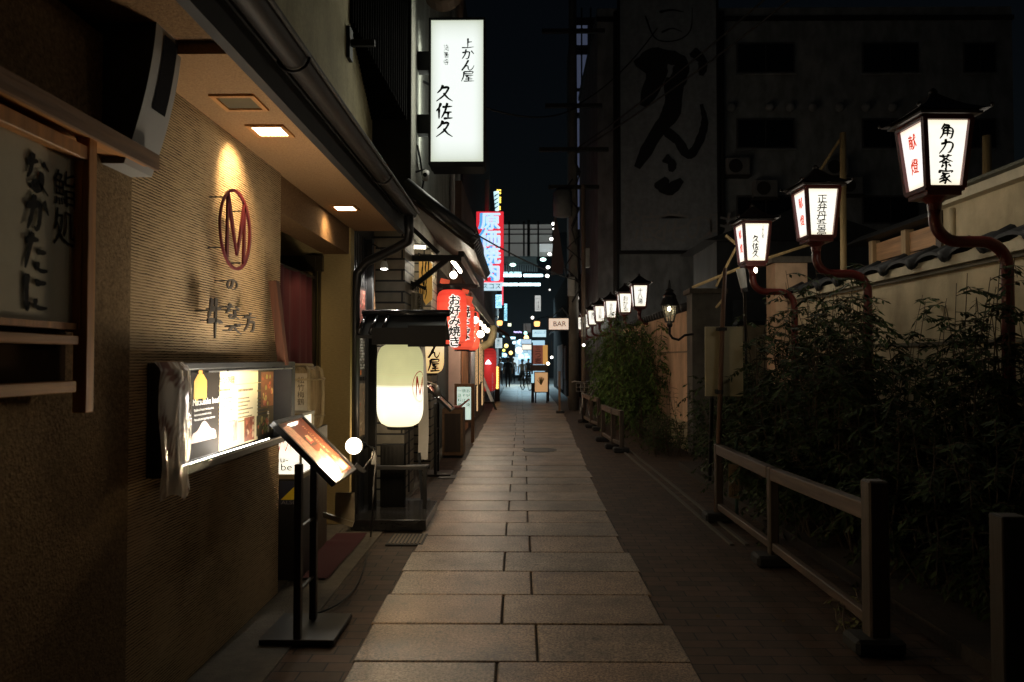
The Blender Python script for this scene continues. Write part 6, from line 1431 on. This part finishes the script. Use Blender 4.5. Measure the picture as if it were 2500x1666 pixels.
part(rs, 'bracket', MB().box(-1.9, a.x, yR+.1, yR+.2, a.z-.4, a.z-.3).box(-1.9, a.x, yR+.1, yR+.2, b_.z+.3, b_.z+.4), M_blackmat)
part(rs, 'side_tube', MB().tube([PY(1227, 700, yR-.05), PY(1227, 745, yR-.05)], .025, 6), glow('red_tube', (1, .08, .12), 1.3), smooth=True)
# bulb-edged sign far behind it
bs2 = thing('bulb_sign', 'pale vertical sign edged with amber bulbs behind the red sign', 'sign', PY(1215, 514, 48))
a, b_ = PY(1206, 468, 48), PY(1218, 514, 48); part(bs2, 'panel', MB().prism([PY(1205, 468, 48), PY(1218, 466, 48), PY(1218, 514, 48), PY(1209, 514, 48)], (0, 1, 0), .2), glow('pale_cyan', (.55, .88, 1), 1.1))
mb = MB()
for i in range(4): stroke(mb, [(PY(1207, 472+i*10, 48).x, PY(1207, 480+i*10, 48).z), (PY(1217, 472+i*10, 48).x, PY(1207, 473+i*10, 48).z)], .08, lambda s, kk: Vector((s[0], 47.97, s[1])), 0, random.Random(i))
part(bs2, 'lettering', mb, paint('navy_ink', (.02, .06, .15)))
for (x, y_) in ((1215, 465), (1221, 465), (1221, 472), (1221, 483), (1221, 488), (1221, 494), (1220, 506), (1220, 511)): part(bs2, 'bulb', MB().ball(PY(x, y_, 47.9), .06, 8, 6), glow('amber_far', (1, .62, .08), 3), smooth=True)
part(bs2, 'post', MB().box(PY(1206, 500, 48.3).x, PY(1216, 500, 48.3).x, 48.25, 48.5, 0, PY(1210, 470, 48).z), M_blackmat)
box_sign('blue and white lit sign with a red stripe below the red vertical sign', 1210, 720, 1225, 752, 38, (.35, .72, 1), 2.2, '炉端', paint('blue_ink', (.02, .10, .35)))
box_sign('cyan sign with dark letters right of the red tube', 1231, 742, 1238, 783, 44, (.35, .8, 1), 1.7, '公認酒', paint('navy2', (.01, .05, .12)))
box_sign('tiny white light panel left of the blue sign', 1193, 742, 1198, 758, 34, (1, .93, .8), .9)
box_sign('two stacked white lit panels above the people', 1208, 826, 1226, 850, 40, (.75, .93, .98), .8, '串炉', paint('grey_ink2', (.2, .25, .28)))
box_sign('long cream lit sign hung at the street crossing', 1275, 842, 1300, 854, 46, (1, .93, .8), 1.0)
box_sign('pale blue lit sign above the cream one at the crossing', 1272, 829, 1297, 840, 46, (.55, .75, .95), .8)
box_sign('cyan lit box sign with blue handwriting below the right orange lamp', 1300, 806, 1333, 823, 33, (.60, .88, .98), .95, 'おばんざい', paint('blue_script', (.05, .16, .35)), horizontal=True, size=.13)
box_sign('cream BAR sign with thin black capitals by the utility pole', 1340, 778, 1388, 805, 22.4, (.92, .72, .58), .60, None)
bar = [o for o in COL.objects if o.get('label', '').startswith('cream BAR')][0]
write(bar, 'BAR', (PY(1350, 786, 22.38).x, 22.385, PY(1352, 785, 22.38).z), EX, EZ, .15, paint('bar_ink', (.10, .06, .05)), vertical=False, asp=1.0)
part(bar, 'bracket', MB().bar(PY(1345, 776, 22.45), PY(1372, 752, 22.45), .03).bar(PY(1372, 752, 22.45), PY(1390, 775, 22.45), .03), M_blackmat)
box_sign('tall white lit sign on the dark building, right of the alley', 1306, 722, 1320, 760, 40, (.9, .93, .9), .55, '一寸法', paint('grey_ink3', (.25, .25, .25)))
box_sign('orange standing signboard with plant drawing before the red cloth banner', 1306, 910, 1337, 957, 27, (.85, .48, .22), .50, None, leg=True)
og = [o for o in COL.objects if o.get('label', '').startswith('orange standing')][0]
mb = MB(); rg = random.Random(3); q0 = PY(1321, 940, 26.98)
for i in range(9): an = rg.uniform(.3, 2.8); stroke(mb, [(q0.x, q0.z), (q0.x+math.cos(an)*.12, q0.z+math.sin(an)*.2), (q0.x+math.cos(an)*.2, q0.z+math.sin(an)*.3)], .03, lambda s, kk: Vector((s[0], 26.985-kk*.001, s[1])), i % 6, rg)
part(og, 'drawing', mb, paint('sepia', (.16, .12, .04)))
box_sign('small cyan lit signboard left of the orange standing one', 1297, 914, 1304, 935, 27.2, (.5, .85, 1), .8, None, leg=True)
rb2 = thing('cloth_banner', 'reddish cloth banner with dark letters above the orange signboard', 'banner', PY(1315, 890, 28)); a, b_ = PY(1301, 843, 28), PY(1337, 890, 28)
part(rb2, 'cloth', MB().box(a.x, b_.x-.18, 28, 28.03, b_.z, a.z), glow('banner_red_glow', (.45, .13, .09), .16, (.45, .15, .10))); part(rb2, 'edge_glow', MB().box(b_.x-.18, b_.x, 28, 28.03, b_.z, a.z), glow('banner_gold_glow', (.85, .45, .12), .45))  # light on the cloth painted as glow, stronger along one edge
write(rb2, '三つ郷', (PY(1314, 846, 27.98).x, 27.985, PY(1314, 846, 27.98).z), EX, EZ, .22, M_ink, brush=False); part(rb2, 'shelf', MB().box(a.x-.1, b_.x, 27.9, 28.2, b_.z-.25, b_.z-.02), M_wooddark); part(rb2, 'post', MB().box(b_.x, b_.x+.06, 28, 28.06, 0, a.z+.1).box(a.x-.06, a.x, 28, 28.06, 0, a.z+.1), M_blackmat)
def orange_lamp(px, py, y_, label, hang):
    c = PY(px, py, y_); t = thing('orange_lamp', label, 'lamp', c, 'small orange lamps')
    part(t, 'shade', MB().lathe([(.08, -.13), (.13, -.1), (.15, .08), (.1, .12)], c, 14), glow('orange_shade', (1, .50, .16), 2.2), smooth=True); part(t, 'cap', MB().lathe([(.17, .12), (.05, .22), (0, .23)], c, 12), M_black)
    part(t, 'arm', MB().tube([c+Vector((0, 0, .22)), c+Vector((hang*.5, 0, .35)), c+Vector((hang, 0, .35))], .02, 6), M_black)
orange_lamp(1220, 789, 38, 'small orange lamp on the left below the cyan sign', -.35); orange_lamp(1311, 791, 36, 'small orange lamp on the right beside the BAR sign', .7)
for i, (x, y_, d, col, s, rr_) in enumerate(((1247, 862, 50, (1, .6, .2), 2.5, .13), (1267, 856, 50, (1, .75, .45), 5, .22), (1285, 825, 49, (1, .55, .2), 4, .16), (1213, 775, 45, (1, .85, .6), 3, .1), (1300, 776, 48, (1, .9, .8), 3, .1), (1236, 845, 52, (1, .75, .2), 2.5, .14), (1233, 868, 53, (.4, .75, 1), 2, .15), (1272, 872, 53, (.35, .7, 1), 2.5, .22), (1287, 874, 53, (.3, .8, 1), 2.5, .2), (1255, 837, 54, (.6, .85, 1), 2, .12), (1347, 873, 27, (1, .95, .85), 5, .05), (1338, 888, 27, (1, .85, .6), 6, .06), (1425, 843, 21, (1, .95, .9), 5, .04), (1283, 814, 48, (.5, 1, .8), 1.6, .12), (1175, 816, 25, (1, .95, .9), 4, .06), (1407, 728, 24, (1, .95, .9), .5, .09), (1342, 708, 40, (1, .95, .9), 1.6, .05), (1230, 856, 52, (.9, .8, .15), 2, .1), (1270, 836, 51, (.45, .7, 1), 2.4, .2))):
    c = PY(x, y_, d)
    nm = 'warm' if col[2] < .5 else 'cool' if col[0] < .7 else 'white'
    t = thing('street_light', '%s round light hanging %s over the far street' % ({'warm': 'amber', 'cool': 'cyan', 'white': 'white'}[nm], ('low' if y_ > 840 else 'high')), 'light', c, 'distant %s lights at the end of the alley' % nm)
    part(t, 'globe', MB().ball(c, rr_, 12, 8), glow('far_%d' % i, col, s), smooth=True); part(t, 'cord', MB().tube([c+Vector((0, 0, rr_)), c+Vector((0, .0, rr_+.6))], .012, 5), M_black)
sp = thing('lattice_sign', 'purple pixel light strip hung across the far street', 'sign', PY(1265, 812, 50)); f = MB()
for i in range(6): f.ball(PY(1256+i*3.3, 811+(i % 2), 50), .05, 8, 6)
part(sp, 'bulb', f, glow('violet', (.6, .5, 1), 1.2)); part(sp, 'bar', MB().bar(PY(1254, 808, 50.1), PY(1276, 808, 50.1), .05), M_black)
cl_ = lamp('AREA', 'arcade_tubes', (0, 47, 6.6), 850, (.55, .85, 1), 5, .3, aim=(0, -.45, -1), parent=ar); cl_.data.spread = R(95)
lamp('AREA', 'arcade_tubes', (0, 50.8, 6.5), 800, (.65, .93, 1), 5, .3, aim=(0, .5, -1), parent=ar)
for i, (x0, y0_, x1, y1_, yd, col, s, lab) in enumerate(((1196, 838, 1206, 848, 47, (.9, .95, 1), .9, 'small white lit panel low on the far left shopfront'), (1228, 818, 1238, 823, 53, (.4, .8, 1), 1.4, 'thin cyan lit strip over the people'), (1243, 823, 1258, 828, 54, (.55, .85, 1), 1.6, 'pale cyan lit strip in the middle of the far street'),
        (1268, 858, 1274, 880, 55, (.3, .65, 1), 1.5, 'narrow upright blue lit sign in the far street'), (1280, 862, 1290, 869, 52, (.5, .85, 1), 1.2, 'small cyan lit panel right of the blue upright sign'), (1226, 862, 1232, 872, 54, (.35, .75, 1), 1.5, 'small blue lit panel behind the pale shirted person'),
        (1252, 872, 1266, 895, 58, (.75, .8, .85), .35, 'dim grey lit shopfront straight ahead at the far end'), (1240, 790, 1248, 797, 56, (.9, .8, .5), .8, 'tiny cream lit panel high over the far street'), (1278, 790, 1296, 812, 50, (.30, .30, .32), .10, 'dim grey panel on the far right building'))):
    box_sign(lab, x0, y0_, x1, y1_, yd, col, s)
solo('shop_window', MB().box(PY(1258, 880, 62).x, PY(1330, 880, 62).x, 62, 62.2, .3, 3.2), glow('far_window', (.55, .75, .9), .5), 'broad pale blue shop window across the far crossing', 'shop window')
# people
def person(label, foot, h, heading, shirt, trouser, skin=(.35, .22, .15), hair=(.02, .016, .014), stride=.18, bag=False, skirt=False, arm=.1):
    t = thing('person', label, 'person', foot, 'people walking at the end of the alley'); S = h/1.7
    bm = bmesh.new(); sk = bm.verts.layers.skin.verify(); V = {}
    def v(n_, x, y_, z, r, r2=None): V[n_] = bm.verts.new((x*S, y_*S, z*S)); V[n_][sk].radius = (r*S, (r2 or r)*S)
    v('pel', 0, 0, .92, .135, .11); v('wst', 0, .01, 1.08, .125, .095); v('chs', 0, .0, 1.30, .155, .11); v('nk', 0, .0, 1.46, .055); v('hd', 0, .02, 1.55, .085, .095); v('tp', 0, .015, 1.66, .075, .085)
    for s, n_ in ((-1, 'l'), (1, 'r')):
        st = stride*s
        v('hp'+n_, .09*s, 0, .86, .09); v('kn'+n_, .10*s, st*.5+.03, .48, .062); v('an'+n_, .10*s, st-.02, .09, .042); v('ft'+n_, .11*s, st+.14, .035, .036)
        v('sh'+n_, .18*s, 0, 1.38, .06); v('el'+n_, .235*s, -st*.5-.02, 1.10, .045); v('wr'+n_, .235*s, -st*.9+.06, .86, .034); v('ha'+n_, .225*s, -st*.9+.09, .77, .038)
    for a, b in (('pel', 'wst'), ('wst', 'chs'), ('chs', 'nk'), ('nk', 'hd'), ('hd', 'tp')): bm.edges.new((V[a], V[b]))
    for n_ in 'lr':
        for a, b in (('pel', 'hp'+n_), ('hp'+n_, 'kn'+n_), ('kn'+n_, 'an'+n_), ('an'+n_, 'ft'+n_), ('chs', 'sh'+n_), ('sh'+n_, 'el'+n_), ('el'+n_, 'wr'+n_), ('wr'+n_, 'ha'+n_)): bm.edges.new((V[a], V[b]))
    V['pel'][sk].use_root = True
    me = bpy.data.meshes.new('body'); bm.to_mesh(me); bm.free()
    ob = bpy.data.objects.new('body', me); COL.objects.link(ob)
    ob.modifiers.new('s', 'SKIN'); md = ob.modifiers.new('b', 'SUBSURF'); md.levels = 2
    bpy.context.view_layer.update(); dg = bpy.context.evaluated_depsgraph_get()
    m2 = bpy.data.meshes.new_from_object(ob.evaluated_get(dg)); bpy.data.objects.remove(ob)
    m2.materials.clear()
    for m_ in (mat('skin', skin, .5), mat('shirt_%.2f_%.2f' % shirt[:2], shirt, .9), mat('trouser_%.2f' % trouser[0], trouser, .9), M_blackmat): m2.materials.append(m_)
    for p in m2.polygons:
        z, x = p.center.z/S, abs(p.center.x)/S; p.use_smooth = True
        p.material_index = 3 if z < .075 else 2 if (z < .95 and x < .19) else 1 if (z < 1.44 and not (x > .2 and z < 1.12)) else 0
    o = bpy.data.objects.new('body', m2); COL.objects.link(o); o.parent = t
    hr = MB(); hr.smooth = True; hr.ball(Vector(foot)+Vector((0, -.015*S, 1.625*S)), .112*S, 14, 10, (.9, 1.0, .98)); hr.v = [q if q.z > foot[2]+1.50*S else Vector((q.x, q.y, foot[2]+1.50*S)) for q in hr.v]
    part(t, 'hair', hr, mat('hair', hair, .6))
    if bag: part(t, 'bag', MB().box(foot[0]+.22, foot[0]+.40, foot[1]-.16, foot[1]-.04, foot[2]+.75, foot[2]+1.08), mat('bag_dark', (.03, .03, .035), .6), bev=.02)
    if skirt: part(t, 'skirt', MB().lathe([(.15*S, .95*S), (.2*S, .75*S), (.29*S, .38*S), (.27*S, .375*S)], foot, 18), MATS['trouser_%.2f' % trouser[0]], smooth=True)
    t.rotation_euler.z = heading; return t
def ft(px, y_): p = PY(px, 900, y_); return Vector((p.x, y_, 0))
person('person in black shirt and trousers walking away with one arm out', ft(1240, 42), 1.72, .1, (.018, .018, .02), (.015, .015, .018), stride=.17)
person('person in pale blue shirt and dark trousers left of the black-clad one', ft(1221, 45), 1.70, -.1, (.42, .47, .55), (.03, .03, .04), stride=.1, bag=True)
person('person in white top and long black skirt on the right side', ft(1275, 43), 1.62, .2, (.50, .46, .42), (.021, .02, .022), stride=.08, skirt=True)
person('person in grey top farther off between the others', ft(1252, 50), 1.68, 3.1, (.22, .22, .23), (.05, .05, .06), stride=.12)
person('person in dark jacket farther off behind the skirted one', ft(1290, 50), 1.66, 3.0, (.05, .045, .045), (.045, .04, .04), stride=.14)
# bicycles
def bicycle(label, loc, rz):
    t = thing('bicycle', label, 'bicycle', (0, 0, 0), 'parked bicycles')
    for yy in (-.52, .52):
        w_ = part(t, 'wheel', MB().tube([(0, yy+.315*math.cos(a), .335+.315*math.sin(a)) for a in [2*math.pi*i/28 for i in range(28)]], .019, 8, closed=True), mat('tyre', (.015, .015, .015), .8), smooth=True)
        f = MB().tube([(0, yy+.29*math.cos(a), .335+.29*math.sin(a)) for a in [2*math.pi*i/28 for i in range(28)]], .008, 6, closed=True)
        for k in range(12): a = 2*math.pi*k/12; f.tube([(0, yy, .335), (0, yy+.29*math.cos(a), .335+.29*math.sin(a))], .0025, 3, cap=False)
        part(w_, 'rim', f, M_steel)
        part(t, 'mudguard', MB().tube([(0, yy+.35*math.cos(a), .335+.35*math.sin(a)) for a in [R(10+i*16) for i in range(11)]], .014, 6), M_steel, smooth=True)
    f = MB(); f.smooth = True
    for a, b in (((0, -.52, .335), (0, -.12, .33)), ((0, -.12, .33), (0, -.22, .82)), ((0, -.52, .335), (0, -.2, .72)), ((0, -.12, .33), (0, .36, .72)), ((0, -.18, .58), (0, .35, .78)), ((0, .52, .335), (0, .36, .74)), ((0, .36, .74), (0, .31, 1.0))): f.tube([a, b], .016, 8)
    part(t, 'frame', f, mat('bike_frame', (.09, .09, .10), .3, .5))
    part(t, 'saddle', MB().ball((0, -.23, .86), .11, 12, 8, (.8, 1.1, .4)), M_blackmat, smooth=True)
    f = MB(); f.smooth = True; f.tube([(-.27, .18, 1.0), (-.2, .3, 1.03), (0, .32, 1.0), (.2, .3, 1.03), (.27, .18, 1.0)], .011, 6); part(t, 'handlebar', f, M_steel)
    f = MB()
    for z in (.78, .88, .98):
        f.tube([(-.16, .40, z), (.16, .40, z), (.16, .66, z), (-.16, .66, z)], .005, 4, closed=True)
    for x in (-.16, -.05, .05, .16): f.tube([(x, .40, .98), (x, .40, .78)], .004, 4); f.tube([(x, .66, .98), (x, .66, .78)], .004, 4)
    part(t, 'basket', f, M_steel); part(t, 'crank', MB().lathe([(.0, -.02), (.09, -.02), (.09, .0), (0, .0)], (0.03, -.12, .33), 16, 'x').bar((.04, -.12, .33), (.06, -.05, .18), .02).bar((-.05, -.12, .33), (-.06, -.2, .47), .02), M_grey)
    part(t, 'lamp', MB().lathe([(0, -.03), (.035, -.03), (.03, .03)], (0, .50, .72), 10, 'y'), M_white)
    t.location = loc; t.rotation_euler.z = rz; return t
bk1 = bicycle('dark parked bicycle with wire basket, front one beside the utility pole', (1.62, 19.3, .012), R(176))
bk2 = copy_tree(bk1); bk2.location = (1.98, 19.9, .0); bk2.rotation_euler.z = R(186); bk2['label'] = 'dark parked bicycle half hidden behind another at the bush'
bk3 = copy_tree(bk1); bk3.location = ft(1285, 38)+Vector((0, 0, .012)); bk3.rotation_euler.z = R(20); bk3['label'] = 'bicycle parked far off near the skirted person'
# clutter by the far right houses
cr_ = thing('planter_crate', 'dark crate of odds and ends at the foot of the wooden house', 'crate', (1.75, 24.6, 0)); part(cr_, 'box', MB().box(1.6, 1.95, 24.5, 24.95, 0, .32), M_wooddark, bev=.01); part(cr_, 'lid', MB().box(1.58, 1.97, 24.48, 24.97, .322, .35), M_wood)
tp = thing('thin_signpost', 'thin brown post standing at the path edge before the wooden house', 'post', PZ(1364, 1010, 0)); q0 = PZ(1366, 1010, 0); part(tp, 'post', MB().box(q0.x-.03, q0.x+.03, q0.y-.03, q0.y+.03, 0, 1.25), M_wood); part(tp, 'foot', MB().box(q0.x-.1, q0.x+.14, q0.y-.1, q0.y+.1, 0, .08), M_blackmat)
for o in list(COL.objects):
    if o.type == 'LIGHT' and o.parent is None and o.name.startswith(('lamp',)): pass
